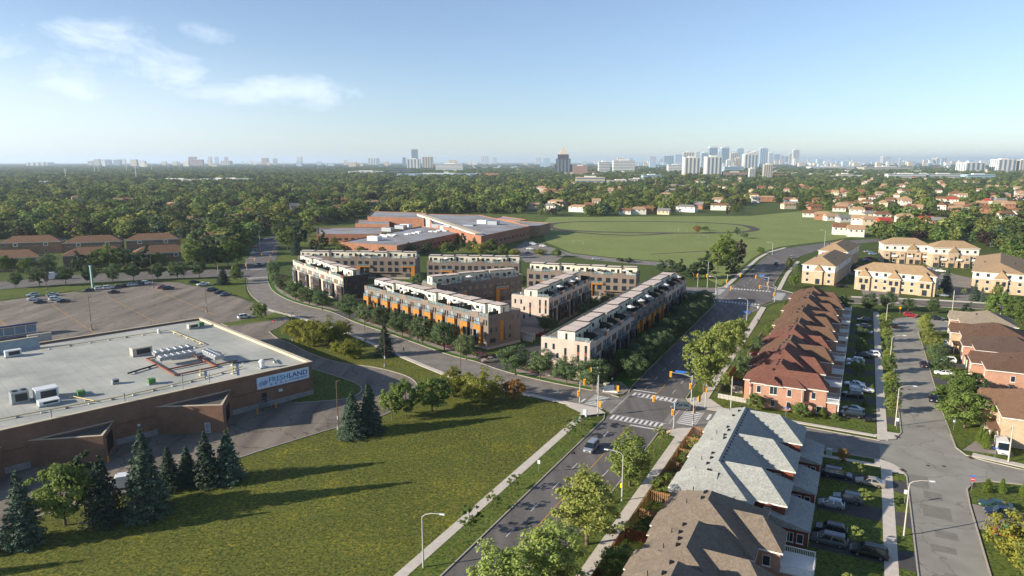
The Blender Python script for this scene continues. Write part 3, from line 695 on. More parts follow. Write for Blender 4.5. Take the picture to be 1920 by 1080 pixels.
for i in range(6):
    for bb, ox, m in ((b1, 0.35, 0), (b2, 1.35, 0)):
        z = 0.62 + i * 0.2; x0 = ox + (0.0 if 0 < i < 5 else 0.28); x1 = ox + (1.15 if 0 < i < 5 else 0.9)
        bb.mesh([(x0, -0.2, z - 0.12), (x1, -0.2, z + 0.3), (x1, -0.2, z + 0.41), (x0, -0.2, z - 0.01)], [(0, 1, 2, 3)])
b1.build('emblem_stripes', M_TEAL, SG); b2.build('emblem_stripes', M_NAVY, SG)

# rooftop plant
ROOF = 7.8
def roof_thing(name, label, cat, x, y, rz=0.0, group=None):
    return thing(name, label, cat, mk(x, y, ROOF), AZ(-45) + rz, group)
def box_unit(label, x, y, lx, ly, h, m, fans=0, vents=True, cat='rooftop unit', rz=0.0):
    o = roof_thing('rooftop_unit', label, cat, x, y, rz)
    MB().box(-lx / 2, lx / 2, -ly / 2, ly / 2, 0.25, h).build('casing', m, o)
    MB().box(-lx / 2 - 0.1, lx / 2 + 0.1, -ly / 2 - 0.1, ly / 2 + 0.1, 0.0, 0.25).build('kerb_base', M_STEEL, o)
    if vents:
        MB().box(-lx / 2 - 0.03, -lx / 2, -ly * 0.4, ly * 0.3, 0.5, h * 0.85).build('louvre', M_FAN, o)
        MB().box(-lx * 0.35, lx * 0.1, -ly / 2 - 0.03, -ly / 2, 0.4, h * 0.8).build('access_panel', M_STEEL, o)
    for i in range(fans):
        y0 = -ly / 2 + ly * (i + 0.5) / fans
        MB().cyl(0, y0, h, h + 0.22, 0.55, 0.5, 14).build('fan', M_FAN, o)
    return o
M_BEIGEU = mat('beige_sheet_metal', '#b1aa9c', 0.6, 0.2, 1.5)
M_GREENU = mat('green_sheet_metal', '#4f7a45', 0.6, 0.2, 1.5)
box_unit('white packaged air unit near the entrance end of the supermarket roof', 59.1, 49.8, 1.6, 3.4, 1.7, M_ALU)
box_unit('beige air handling unit alone on the middle of the supermarket roof', 37.9, 26.5, 2.4, 4.6, 2.1, M_BEIGEU)
box_unit('small grey air unit at the far corner of the supermarket roof', 57.5, 6.4, 1.8, 2.8, 1.4, M_BEIGEU)
box_unit('dark twin fan condenser at the left of the supermarket roof', 17.5, 55.8, 2.6, 3.0, 2.4, M_STEEL, 2)
box_unit('large ribbed white air unit behind the twin fan condenser', 16.5, 51.4, 3.0, 4.0, 2.3, M_ALU)
box_unit('low white hooded unit in front of the ribbed air unit', 11.6, 52.0, 2.2, 3.6, 1.1, M_ALU)
box_unit('small blue-grey exhaust box beside a green box on the supermarket roof', 16.7, 38.4, 1.1, 1.3, 1.1, M_STEEL)
for x, y, nm in ((10.9, 32.8, 'right-hand green cabinet on the supermarket roof, near the fans'), (12.6, 46.0, 'left-hand green cabinet on the supermarket roof, near the white units'), (58.5, 3.6, 'green cabinet at the far corner of the supermarket roof')):
    box_unit(nm, x, y, 1.3, 1.4, 1.25, M_GREENU, 0, False)
for label, x, y, lx, ly, nf in (('rear bank of roof condenser fans on the red steel frame', 30.0, 21.5, 2.3, 9.2, 6), ('middle bank of roof condenser fans on the red steel frame', 24.5, 22.6, 2.3, 8.4, 6), ('right-hand bank of roof condenser fans on the red steel frame', 19.2, 16.0, 8.4, 2.3, 6)):
    o = roof_thing('condenser_bank', label, 'condenser', x, y)
    MB().box(-lx / 2, lx / 2, -ly / 2, ly / 2, 1.3, 2.1).build('casing', M_STEEL, o)
    for sx in (-1, 1):
        for sy in (-1, 1): MB().box(sx * lx * 0.46 - 0.06, sx * lx * 0.46 + 0.06, sy * ly * 0.46 - 0.06, sy * ly * 0.46 + 0.06, 0.45, 1.3).build('leg', M_STEEL, o)
    for i in range(nf):
        for k in (-1, 1):
            px, py = (k * 0.55, -ly / 2 + ly * (i + 0.5) / nf) if ly > lx else (-lx / 2 + lx * (i + 0.5) / nf, k * 0.55)
            f = MB().cyl(px, py, 2.1, 2.38, 0.5, 0.46, 12).build('fan', M_ALU, o); MB().cyl(px, py, 2.381, 2.39, 0.38, 0.38, 12).build('fan_grille', M_FAN, f)
M_RUST = mat('red_oxide_steel', '#85523f', 0.7, 0.2, 1.5)
o = roof_thing('condenser_platform', 'red oxide steel frame carrying the condenser banks on the supermarket roof', 'frame', 0, 0)
for n_, (x0, x1, y0, y1) in enumerate(((12.8, 32.0, 27.0, 27.35), (12.8, 32.0, 17.6, 17.95), (12.8, 13.1, 17.95, 27.0), (18.6, 18.9, 17.95, 27.0), (31.6, 31.95, 17.95, 27.0), (14.2, 14.5, 12.0, 17.6), (23.8, 24.1, 12.0, 17.6))):
    MB().box(x0, x1, y0, y1, 0.2, 0.5).build('beam', M_RUST, o)
o = roof_thing('roof_vent', 'large white mushroom vent near the sign end of the supermarket roof', 'vent', 5.3, 10.0)
MB().cyl(0, 0, 0.25, 1.5, 0.55, 0.55, 14).build('stack', M_ALU, o); MB().cyl(0, 0, 1.5, 1.75, 0.85, 0.8, 14).cyl(0, 0, 1.75, 2.1, 0.7, 0.25, 14).build('cap', M_ALU, o); MB().box(-0.9, 0.9, -0.9, 0.9, 0, 0.25).build('kerb_base', M_STEEL, o)
o = roof_thing('roof_vent', 'small white cowl vent near the far edge of the supermarket roof', 'vent', 58.3, 15.5)
MB().cyl(0, 0, 0, 0.9, 0.4, 0.4, 12).build('stack', M_ALU, o); MB().cyl(0, 0, 0.9, 1.3, 0.5, 0.2, 12).build('cap', M_ALU, o)
for x, y, h, nm in ((1.1, 41.0, 2.0, 'thin flue pipe above the gap between two loading docks'), (1.0, 53.7, 1.8, 'thin flue pipe above the leftmost roof edge of the supermarket'), (2.6, 23.5, 1.8, 'thin flue pipe above the right end of the nearest dock'), (2.2, 29.3, 3.2, 'tall steel flue pipe beside the nearest loading dock roof')):
    o = roof_thing('flue_pipe', nm, 'pipe', x, y, 0, 'flue pipes on the supermarket roof')
    MB().cyl(0, 0, 0, h, 0.12, 0.12, 8).build('stack', M_STEEL, o); MB().cyl(0, 0, h, h + 0.2, 0.2, 0.2, 8).build('cap', M_STEEL, o)
M_GAS = mat('yellow_gas_pipe', '#b9a366', 0.6, 0.2)
def pipe_run(label, pts, m=M_GAS, r=0.1):
    o = roof_thing('roof_pipe', label, 'pipe', 0, 0)
    MB().tube([(x, y, 0.38) for x, y in pts], r, 6).build('pipe', m, o)
    for (xa, ya), (xb, yb) in zip(pts, pts[1:]):
        l = math.hypot(xb - xa, yb - ya); n = max(1, int(l / 3.6))
        for i in range(n): f = (i + 0.5) / n; x, y = xa + (xb - xa) * f, ya + (yb - ya) * f; MB().box(x - 0.3, x + 0.3, y - 0.3, y + 0.3, 0, 0.24).build('support_block', M_PLINTH if i % 2 else M_ALU, o)
pipe_run('long yellow gas pipe along the front of the supermarket roof', [(7.9, 64), (5.4, 40), (6.2, 24), (8.4, 13.4)])
pipe_run('yellow gas pipe turning at the far right of the supermarket roof', [(57.4, 12.4), (36, 11.5), (34, 17)])
pipe_run('pale gas pipe along the far edge of the supermarket roof', [(60.5, 44), (59.8, 30), (58.6, 13)])
pipe_run('short yellow branch pipe left of the dark condenser', [(15.5, 48.6), (6.4, 45.2)])
pipe_run('short yellow branch pipe under the condenser frame', [(13.0, 21.5), (6.6, 23.8)])
pipe_run('yellow branch pipe right of the condenser frame', [(14.0, 13.5), (4.0, 17.6)])
pipe_run('black insulated pipe left of the condenser frame', [(21.7, 34.4), (24.5, 27.4)], M_BLACK, 0.2)
pipe_run('black insulated pipe loop near the sign end of the roof', [(13, 13.8), (9.6, 5.2), (5.5, 6.4)], M_BLACK, 0.15)
# ribbed metal screen over the entrance
M_RIB = mat('ribbed_grey_metal', '#9aa3a3', 0.6, 0.2, 1.0)
for label, x, y0, y1, z1, tilt in (('sloping ribbed metal entrance screen on the supermarket far edge', 64.2, 43, 74, 2.6, 1.6), ('upright ribbed metal screen beside the sloping entrance screen', 70.5, 39.0, 44.5, 2.2, 0.2)):
    o = roof_thing('entrance_screen', label, 'screen', 0, 0)
    n = int((y1 - y0) / 0.8)
    MB().mesh([(x, y0, 0.05), (x, y1, 0.05), (x + tilt, y1, z1), (x + tilt, y0, z1), (x + 0.4, y0, 0.05), (x + 0.4, y1, 0.05), (x + tilt + 0.4, y1, z1), (x + tilt + 0.4, y0, z1)], [(0, 1, 2, 3), (5, 4, 7, 6), (3, 2, 6, 7), (0, 3, 7, 4), (1, 5, 6, 2)]).build('backing', M_RIB, o)
    rb = MB()
    for i in range(n):
        y = y0 + 0.4 + i * 0.8; rb.mesh([(x - 0.1, y, 0.05), (x - 0.1, y + 0.2, 0.05), (x + tilt - 0.1, y + 0.2, z1), (x + tilt - 0.1, y, z1), (x, y, 0.05), (x, y + 0.2, 0.05), (x + tilt, y + 0.2, z1), (x + tilt, y, z1)], [(0, 1, 2, 3), (0, 3, 7, 4), (1, 5, 6, 2)])
    stuff(rb.build('ribs', M_RIB, o))
    MB().box(x + tilt - 0.15, x + tilt + 0.55, y0, y1, z1, z1 + 0.15).build('cap', M_COPING, o)
# cart shelter with blue canopy on the lot
o = thing('cart_shelter', 'long glazed cart shelter with bright blue canopy roof on the lot', 'shelter', (-158.6, 225.2, 0), AZ(225))
M_BLUEC = mat('blue_canopy', '#2f63b4', 0.6, 0.12, 1.0)
MB().mesh([(0, -0.4, 3.0), (24, -0.4, 3.0), (24, 3.2, 4.1), (0, 3.2, 4.1), (0, -0.4, 2.85), (24, -0.4, 2.85), (24, 3.2, 3.95), (0, 3.2, 3.95)], [(0, 1, 2, 3), (4, 7, 6, 5), (0, 4, 5, 1), (3, 2, 6, 7), (0, 3, 7, 4), (1, 5, 6, 2)]).build('canopy', M_BLUEC, o)
for i in range(9):
    MB().box(i * 3 - 0.05 + 0.05, i * 3 + 0.05 + 0.05, 0, 0.1, 0, 2.95).build('post', M_ALU, o)
for i in range(8): MB().box(i * 3 + 0.12, i * 3 + 2.96, 0.03, 0.07, 0.25, 2.8).build('pane', M_GLASSL, o)
MB().box(0.1, 24, 0, 3.0, 0.03, 0.2).build('base', M_CONC, o)


# ------------------------------------------------------------------ modern townhouse blocks
M_TAUPE = brick_mat('taupe_brick', '#84776c', '#74685e', '#c0b8ac')
M_BEIGE = brick_mat('beige_brick', '#c4b5a8', '#b0a194', '#d8cdc0')
M_BROWN = brick_mat('dark_brown_brick', '#504741', '#443c38', '#8d857c')
M_CREAM = mat('cream_render', '#cfc9b4', 0.85, 0.1, 0.4)
M_WOOD = mat('orange_wood_cladding', '#b5792f', 0.6, 0.35, 1.2, col2='#8d5316', stretch=(0, (0.3, 0.3, 6.0)))
M_WALNUT = mat('walnut_cladding', '#7d4f33', 0.6, 0.35, 1.2, col2='#5f3a26', stretch=(0, (0.3, 0.3, 6.0)))
M_TROOF = mat('pinkish_roof_membrane', '#c8b7aa', 0.9, 0.12, 0.5)
M_DECK = mat('terrace_decking', '#9b9287', 0.9, 0.15, 0.8)
M_SCREEN = mat('charcoal_screen', '#2d2c2c', 0.7, 0.15)
M_STONE = mat('stone_base', '#a89e92', 0.9, 0.2, 1.0)
def boxme(key, dims, m):
    k = (key, tuple(round(x, 2) for x in dims), m.name)
    if k not in CACHE:
        me = MB().box(*dims).data(key); me.materials.append(m); CACHE[k] = me
    return CACHE[k]
def umbrella_proto():
    o = thing('patio_umbrella', 'white patio umbrella on a roof terrace', 'umbrella', (0, 0, -500))
    b = MB(); n = 8; r = 1.5
    rim = [(r * math.cos(2 * math.pi * i / n), r * math.sin(2 * math.pi * i / n), 2.15) for i in range(n)]
    low = [(x * 1.0, y * 1.0, 2.0) for x, y, z in rim]
    b.mesh([(0, 0, 2.65)] + rim + low, [(0, 1 + i, 1 + (i + 1) % n) for i in range(n)] + [(1 + i, 9 + i, 9 + (i + 1) % n, 1 + (i + 1) % n) for i in range(n)])
    b.build('canopy', mat('white_canvas', '#d8d3ca', 0.8, 0.08), o)
    MB().cyl(0, 0, 0.08, 2.6, 0.035, 0.035, 6).build('pole', M_STEEL, o); MB().cyl(0, 0, 0, 0.1, 0.4, 0.35, 10).build('base', M_BLACK, o)
    return o
UMB = umbrella_proto()
def sofa_proto():
    o = thing('patio_sofa', 'white patio sofa on a roof terrace', 'sofa', (0, 0, -500))
    MB().box(-1.0, 1.0, -0.4, 0.4, 0.15, 0.42).build('seat', mat('white_cushion', '#cdc9c2', 0.9, 0.1), o)
    MB().box(-1.0, 1.0, 0.25, 0.45, 0.42, 0.8).build('backrest', MATS['white_cushion'], o)
    for s in (-1, 1): MB().box(s * 0.93 - 0.1, s * 0.93 + 0.1, -0.4, 0.25, 0.42, 0.62).build('armrest', MATS['white_cushion'], o)
    for sx in (-0.9, 0.9):
        for sy in (-0.32, 0.32): MB().box(sx - 0.04, sx + 0.04, sy - 0.04, sy + 0.04, 0, 0.15).build('leg', M_BLACK, o)
    return o
SOFA = sofa_proto()
BLK = {}
def town_block(key, label, A, az, L, D, n, styles, end_mat, Htop=9.7, pent=(0.32, 0.67), umb=(), sofa=(), umb_where='', ends=(True, False), endwin='tall', low_end=True):
    T = thing('townhouse_block', label, 'townhouses', (*A, 0), AZ(az)); BLK[key] = (T, A, az)
    wu = L / n
    # body by style segment
    MB().box(-0.06, L + 0.06, -0.06, D + 0.06, 0, 0.9).build('stone_base', M_STONE, T)
    segs = []
    for i in range(n):
        st = styles[i % len(styles)] if isinstance(styles, (list, tuple)) else styles
        if segs and segs[-1][0] == st: segs[-1][2] = i + 1
        else: segs.append([st, i, i + 1])
    for st, i0, i1 in segs:
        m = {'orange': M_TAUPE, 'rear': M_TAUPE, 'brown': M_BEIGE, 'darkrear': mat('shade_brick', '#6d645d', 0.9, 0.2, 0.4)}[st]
        MB().box(i0 * wu + (0.0 if i0 == 0 else 0.0), i1 * wu, 0, D, 0.9, Htop, 0, 1).build('wall', [m, M_DECK], T)
    # end walls faced in their own brick
    for e, xe in ((0, 0.0), (1, L)):
        if ends[e]:
            s = -1 if e == 0 else 1
            x0, x1 = sorted((xe, xe + s * 0.12))
            MB().box(x0, x1, 0.0, D, 0.9, Htop + 0.9).build('end_wall', end_mat, T)
            if low_end:
                MB().box(min(xe + s * 0.121, xe + s * 0.55), max(xe + s * 0.121, xe + s * 0.55), 0.0, D * 0.32, 3.4, Htop + 0.9).build('end_bay', end_mat, T)
                MB().box(min(xe + s * 0.121, xe + s * 0.6), max(xe + s * 0.121, xe + s * 0.6), -0.3, D * 0.33, 3.05, 3.4).build('canopy_band', M_BLACK, T)
            xo = xe + s * (0.12); xb = xe + s * 0.55 if low_end else xo
            f = 3 if e == 0 else 1
            if endwin == 'tall':
                for y, z0, h, w_ in ((D * 0.08, 5.0, 1.8, 0.6), (D * 0.08, 7.8, 1.9, 0.6), (D * 0.23, 5.0, 1.8, 0.6), (D * 0.23, 7.8, 1.9, 0.6)):
                    win(T, xb, y, z0, w_, h, f)
                for y in (D * 0.08, D * 0.23): link('wood_strip', boxme('wood_strip', (-0.3, 0.3, -0.05, 0.02, 0, 1.0), M_WALNUT), T, (xb, y, 6.8), (0, math.pi / 2, math.pi, -math.pi / 2)[f])
                for y, z0, h in ((D * 0.5, 6.6, 1.7), (D * 0.5, 3.2, 1.6), (D * 0.66, 2.4, 1.5), (D * 0.66, 5.4, 1.3), (D * 0.74, 7.6, 1.5), (D * 0.9, 7.6, 1.5)):
                    win(T, xo, y, z0, 0.6, h, f)
                link('wood_strip', boxme('wood_strip', (-0.3, 0.3, -0.05, 0.02, 0, 1.8), M_WALNUT), T, (xo, D * 0.5, 4.8), (0, math.pi / 2, math.pi, -math.pi / 2)[f])
            else:
                for y, z0, h, w_ in ((D * 0.08, 8.0, 1.4, 0.7), (D * 0.24, 8.0, 1.4, 0.6), (D * 0.08, 5.2, 1.4, 0.7), (D * 0.24, 5.2, 1.4, 0.6), (D * 0.13, 2.0, 1.3, 2.2), (D * 0.75, 8.0, 1.2, 0.7), (D * 0.92, 8.0, 1.2, 0.7), (D * 0.66, 5.0, 1.3, 0.6), (D * 0.66, 2.4, 1.1, 0.7)):
                    win(T, xo, y, z0, w_, h, f)
                link('wood_panel', boxme('wood_panel', (-0.75, 0.75, -0.12, 0.0, 0, 6.4), M_WOOD), T, (xo, D * 0.40, 2.0), (0, math.pi / 2, math.pi, -math.pi / 2)[f])
                win(T, xo, D * 0.47, 2.0, 0.7, 6.4, f)
    p0, p1 = D * pent[0], D * pent[1]
    k = 0
    for i in range(n):
        x0, x1 = i * wu, (i + 1) * wu
        st = styles[i % len(styles)] if isinstance(styles, (list, tuple)) else styles
        jog = 0.9 if (i // 2) % 2 else 0.0
        ht = Htop + (3.0 if i % 2 == 0 else 2.85)
        # penthouse box with its own thin roof
        ph = MB().box(x0 + (0.0 if i else 0.25), x1 - (0.003 if i < n - 1 else 0.25), p0 + jog, p1, Htop, ht).build('penthouse', M_CREAM, T)
        MB().box(x0 - 0.05 + (0.06 if i else 0.2), x1 + 0.03 - 0.1, p0 + jog - 0.3, p1 + 0.2, ht, ht + 0.16).build('roof_edge', M_BLACK, ph)
        MB().box(x0 + 0.45, x1 - 0.5, p0 + jog + 0.1, p1 - 0.2, ht + 0.16, ht + 0.2).build('roof_panel', M_TROOF, ph)
        # penthouse door and windows towards the terrace
        fl = i % 2 == 0
        xd = x0 + wu * (0.2 if fl else 0.8)
        win(T, xd, p0 + jog, Htop + 0.05, 0.9, 2.1, 0, 'pale' if st != 'rear' else 'dark', 'terrace_door')
        win(T, x0 + wu * (0.55 if fl else 0.45), p0 + jog, Htop + 1.0, 1.5, 0.95, 0)
        # terrace edge: solid raised panel on half the unit, glass railing on the rest
        a, b_ = (x0, x0 + wu * 0.3) if fl else (x1 - wu * 0.3, x1)
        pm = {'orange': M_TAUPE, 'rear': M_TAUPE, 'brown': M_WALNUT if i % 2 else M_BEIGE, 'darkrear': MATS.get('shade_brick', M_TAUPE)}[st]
        MB().box(a + 0.003, b_ - 0.003, -0.02, 0.26, Htop, Htop + 1.15).build('parapet', pm, T)
        MB().box(*((b_, x1) if fl else (x0, a)), 0.0, 0.22, Htop, Htop + 0.3).build('parapet', pm if st != 'brown' else M_BEIGE, T)
        rail(T, b_ if fl else x0, 0.12, Htop + 0.3, wu * 0.7)
        if fl: link('privacy_screen', boxme('privacy_screen', (-0.06, 0.06, 0, p0 - 0.5, 0, 1.9), M_SCREEN), T, (x1, 0.4, Htop))
        if i and fl and (i % 4 == 0): link('privacy_screen', boxme('privacy_screen', (-0.06, 0.06, 0, p0 - 0.5, 0, 1.9), M_SCREEN), T, (x0, 0.4, Htop))
        # facade
        xm = x0 + wu * (0.36 if fl else 0.64); sgn = 1 if fl else -1
        if st == 'orange':
            pw = wu * 0.52
            f0, f1 = x0 + 0.5, x0 + 0.5 + pw
            MB().box(f0, f1, -0.9, 0.0, 5.7, 7.2).box(*((f1 - 1.1, f1) if fl else (f0, f0 + 1.1)), -0.9, 0.0, 0.9, 5.7).build('wood_panel', M_WOOD, T)
            MB().box(*((f0 - 0.02, f0 + 0.28) if fl else (f1 - 0.28, f1 + 0.02)), -0.95, 0.0, 0.5, 5.69).build('charcoal_fin', M_SCREEN, T)
            wx = (f0 + 0.3 + f1 - 1.1) / 2 if fl else (f0 + 1.1 + f1 - 0.3) / 2
            win(T, wx, -0.25, 3.1, pw - 1.6, 2.5, 0, 'pale' if i % 3 else 'dark'); win(T, wx, -0.25, 0.9, pw - 1.7, 1.9, 0, 'ddoor', 'door')
            rail(T, f0, -0.85, 7.2, pw)
            rail(T, f0 + 0.03, -0.85, 7.2, 0.85, math.pi / 2); rail(T, f1 - 0.03, -0.85, 7.2, 0.85, math.pi / 2)
            win(T, (f0 + f1) / 2 - sgn * 0.5, 0, 7.25, 1.6, 2.2, 0, 'pale', 'balcony_door')
            for q in (0.25, 0.43): win(T, f1 + wu * (q - 0.14), 0, 7.4, 0.55, 1.7)
            win(T, f1 + wu * 0.16, 0, 3.3, 0.7, 1.9)
        elif st == 'brown':
            pw = wu * 0.62
            f0, f1 = (x0 + 0.2, x0 + 0.2 + pw) if fl else (x1 - 0.2 - pw, x1 - 0.2)
            MB().box(f0, f1, -0.8, 0.0, 0.9, 6.3).build('brick_bay', M_BROWN, T)
            for q, zz in ((0.3, 3.6), (0.72, 3.6), (0.3, 1.0)): win(T, f0 + pw * q, -0.8, zz, 1.0, 1.9, 0, 'pale' if (i + int(q * 10)) % 3 == 0 else 'dark')
            win(T, f0 + pw * 0.72, -0.8, 0.9, 1.0, 2.1, 0, 'ddoor', 'door')
            link('wood_strip', boxme('wood_strip', (-0.45, 0.45, -0.06, 0.02, 0, 0.7), M_WALNUT), T, (f0 + pw * 0.3, -0.8, 2.95))
            link('charcoal_fin', boxme('charcoal_fin', (-0.2, 0.2, -0.5, 0.0, 0.5, 6.3), M_SCREEN), T, (f1 + 0.2 if fl else f0 - 0.2, -0.35, 0))
            rail(T, f0, -0.75, 6.3, pw)
            win(T, (f0 + f1) / 2, 0, 6.35, 1.5, 2.4, 0, 'pale', 'balcony_door')
            for q in (0.2, 0.36): win(T, (f1 + wu * (q - 0.08)) if fl else (f0 - wu * (q - 0.08)), 0, 6.7, 0.55, 1.9)
            win(T, f0 + 0.5 if fl else f1 - 0.5, 0, 6.7, 0.55, 1.9)
            link('wood_strip', boxme('wood_strip2', (-0.3, 0.3, -0.04, 0.02, 0, 1.9), M_WALNUT), T, (x1 - 0.45 if fl else x0 + 0.45, 0, 6.7))
        else:
            for zz in (6.7, 3.6):
                for q in (0.27, 0.73): win(T, x0 + wu * q, 0, zz, 1.75, 1.9)
            if i % 3 == 1:
                MB().box(x0 + 0.2, x1 - 0.2, -0.7, 0.0, 5.75, 6.3).build('wood_panel', M_WOOD, T); rail(T, x0 + 0.2, -0.65, 6.3, wu - 0.4)
                MB().box(*((x0 + 0.2, x0 + 2.0) if fl else (x1 - 2.0, x1 - 0.2)), -0.65, 0.0, 0.9, 5.75).build('wood_panel', M_WOOD, T)
            else:
                MB().box(x0 + 0.3, x1 - 0.3, -0.6, 0, 2.75, 3.0).build('canopy_band', M_BLACK, T)
            win(T, x0 + wu * 0.5, -0.0, 0.9 if i % 3 == 1 else 0.4, 2.4, 1.8, 0, 'dgarage', 'garage_door')
        # rear: railing on the back terrace
        rail(T, x0, D - 0.12, Htop, wu - 0.05)
    for e in (0, L):
        rail(T, e - 0.05 if e else 0.05, 0.3, Htop + (0.3 if not ends[0 if e == 0 else 1] else 0.9), p0 - 0.4, math.pi / 2); rail(T, e - 0.05 if e else 0.05, p1 + 0.2, Htop + (0.3 if not ends[0 if e == 0 else 1] else 0.9) - 0.6, D - p1 - 0.4, math.pi / 2)
    win(T, 0.25, (p0 + p1) / 2, Htop + 0.6, 0.55, 1.9, 3); win(T, L - 0.25, (p0 + p1) / 2, Htop + 0.6, 0.55, 1.9, 1)
    for kk, (i, fx) in enumerate(umb):
        p = off(off(A, az, (i + fx) * wu), az - 90, p0 * 0.55)
        dup(UMB, f'white patio umbrella, {ORD[kk]} along the roof terraces of the {umb_where}', (*p, Htop), kk * 0.4, 1.0, 'patio umbrellas on roof terraces')
    for kk, (i, fx) in enumerate(sofa):
        p = off(off(A, az, (i + fx) * wu), az - 90, p0 * 0.5)
        dup(SOFA, f'white patio sofa, {ORD[kk]} on the roof terraces of the {umb_where}', (*p, Htop), AZ(az) + math.pi * (kk % 2), 1.0, 'patio sofas on roof terraces')
    return T
town_block('C', 'long taupe brick townhouse block with orange wood bays facing the side street', (-54.7, 252.9), 136.5, 69.0, 13.5, 11, 'orange', M_TAUPE, umb=((1, .5), (3, .5), (4, .6), (8, .2)), sofa=((2, .4), (6, .4), (9, .5)), umb_where='orange bay block', ends=(False, True), endwin='punched', low_end=False)
town_block('A', 'beige and dark brown brick townhouse block at the bend of the side street', (-102.5, 321.4), 143.5, 58.0, 11.0, 8, 'brown', M_BROWN, umb=((3, .3),), sofa=((5, .5),), umb_where='block at the street bend', ends=(False, True))
town_block('B', 'townhouse block of grey-brown brick behind the block at the bend, nearest the school', (-104.5, 335.0), 94.0, 58.0, 11.0, 8, 'rear', M_TAUPE, umb=((4, .5),), umb_where='rear block nearest the school', ends=(False, False))
town_block('E', 'pale townhouse block at the back, between two gaps and in front of the school lot', (-39.5, 318.5), 95.0, 43.0, 11.0, 7, 'rear', M_BEIGE, umb=((1, .5), (5, .6)), umb_where='pale rear block', ends=(False, False))
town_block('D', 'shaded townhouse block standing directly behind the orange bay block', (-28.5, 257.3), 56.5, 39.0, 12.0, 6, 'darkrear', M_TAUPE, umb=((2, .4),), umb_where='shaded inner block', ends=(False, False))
town_block('F', 'taupe townhouse block with one tall orange panel at the rear of the site', (6.4, 293.6), 107.5, 46.5, 12.0, 7, 'rear', M_TAUPE, umb=((4, .5), (6, .3)), umb_where='rear block near the main road', ends=(False, False))
town_block('G', 'inner townhouse block with a pale brick end wall and dark side facade', (12.7, 230.9), 25.6, 43.0, 14.2, 7, 'brown', M_BEIGE, umb=((2, .5), (4, .5), (5, .5)), sofa=((3, .5),), umb_where='inner pale-ended block', ends=(True, False))
town_block('H', 'longest townhouse block beside the avenue with a pale brick end wall at the corner', (20.1, 171.6), 26.5, 108.0, 13.8, 17, ['brown'] * 6 + ['orange'] * 6 + ['brown'] * 5, M_BEIGE, umb=((6, .6), (8, .4), (9, .6), (13, .4), (16, .5)), sofa=((0, .5), (2, .6), (10, .5)), umb_where='long avenue block', ends=(True, False))
for q in (UMB, SOFA):
    for c in parts(q): bpy.data.objects.remove(c)
    bpy.data.objects.remove(q)
# white walls of the underground ramp beside the laneway
o = thing('ramp_wall', 'pale curved retaining wall of the ramp beside the red sports car', 'wall', (0, 0, 0))
MB().box(-8, 0, -0.15, 0.15, 0, 2.2).build('upper_wall', M_CONC, o); MB().box(-3.2, 0.6, -2.4, -2.1, 0, 1.5).build('lower_wall', M_CONC, o)
o.location = (*(7.31,214.33), 0); o.rotation_euler = (0, 0, AZ(125))


# ------------------------------------------------------------------ row houses of the east side
M_RBRICK = brick_mat('orange_pink_brick', '#b58c76', '#a07a66', '#d8c8b8')
M_DBRICK = brick_mat('dark_red_brick', '#7d4838', '#683a2e', '#a89888')
M_SBRICK = brick_mat('buff_stone', '#c0aa8e', '#a99378', '#ddcdb8', 1.6)
M_SIDING = mat('pale_siding', '#d6d0c5', 0.8, 0.12, 0.8)
def shingle(name, c, c2):
    if name in MATS: return MATS[name]
    m = mat(name, c, 0.95, 0.22, 0.8, bump=0.5, bscale=9, col2=c2, detail=8, spec=0.2)
    N, L = m.node_tree.nodes, m.node_tree.links
    bs = N['Principled BSDF']; base = bs.inputs['Base Color'].links[0].from_socket
    geo = N.new('ShaderNodeNewGeometry'); vo = N.new('ShaderNodeTexVoronoi'); vo.inputs['Scale'].default_value = 5.0
    L.new(geo.outputs['Position'], vo.inputs['Vector'])
    sx = N.new('ShaderNodeSeparateColor'); L.new(vo.outputs['Color'], sx.inputs[0])
    r = N.new('ShaderNodeMapRange'); L.new(sx.outputs[0], r.inputs[0]); r.inputs[3].default_value = 0.82; r.inputs[4].default_value = 1.18
    mu = N.new('ShaderNodeVectorMath'); mu.operation = 'SCALE'; L.new(base, mu.inputs[0]); L.new(r.outputs[0], mu.inputs['Scale'])
    L.new(mu.outputs[0], bs.inputs['Base Color'])
    return m
S_BLUE = shingle('grey_blue_shingle', '#94958f', '#7f817d')
S_TAUPE = shingle('taupe_shingle', '#756a5e', '#63594f')
S_RED = shingle('red_brown_shingle', '#6c4a40', '#5a3e36')
S_BROWN = shingle('brown_shingle', '#624d40', '#524035')
S_TAN = shingle('tan_shingle', '#9c8467', '#866f56')
S_DARK = shingle('charcoal_shingle', '#5a4a42', '#493c36')
S_GREY = shingle('weathered_grey_shingle', '#8a7f6e', '#756b5d')
S_OLDB = shingle('old_brown_shingle', '#7a5f4b', '#634c3c')
def vent_mesh():
    if 'vent' not in CACHE:
        me = MB().box(-0.22, 0.22, -0.22, 0.22, -0.3, 0.28).data('roof_vent'); me.materials.append(M_BLACK); CACHE['vent'] = me
        me = MB().cyl(0, 0, -0.3, 0.55, 0.06, 0.06, 6).data('vent_pipe'); me.materials.append(M_BLACK); CACHE['vpipe'] = me
        me = MB().box(-0.14, 0.14, -0.16, 0.16, -0.2, 0.18).data('ridge_vent'); me.materials.append(M_BLACK); CACHE['rvent'] = me
    return CACHE['vent']
vent_mesh()
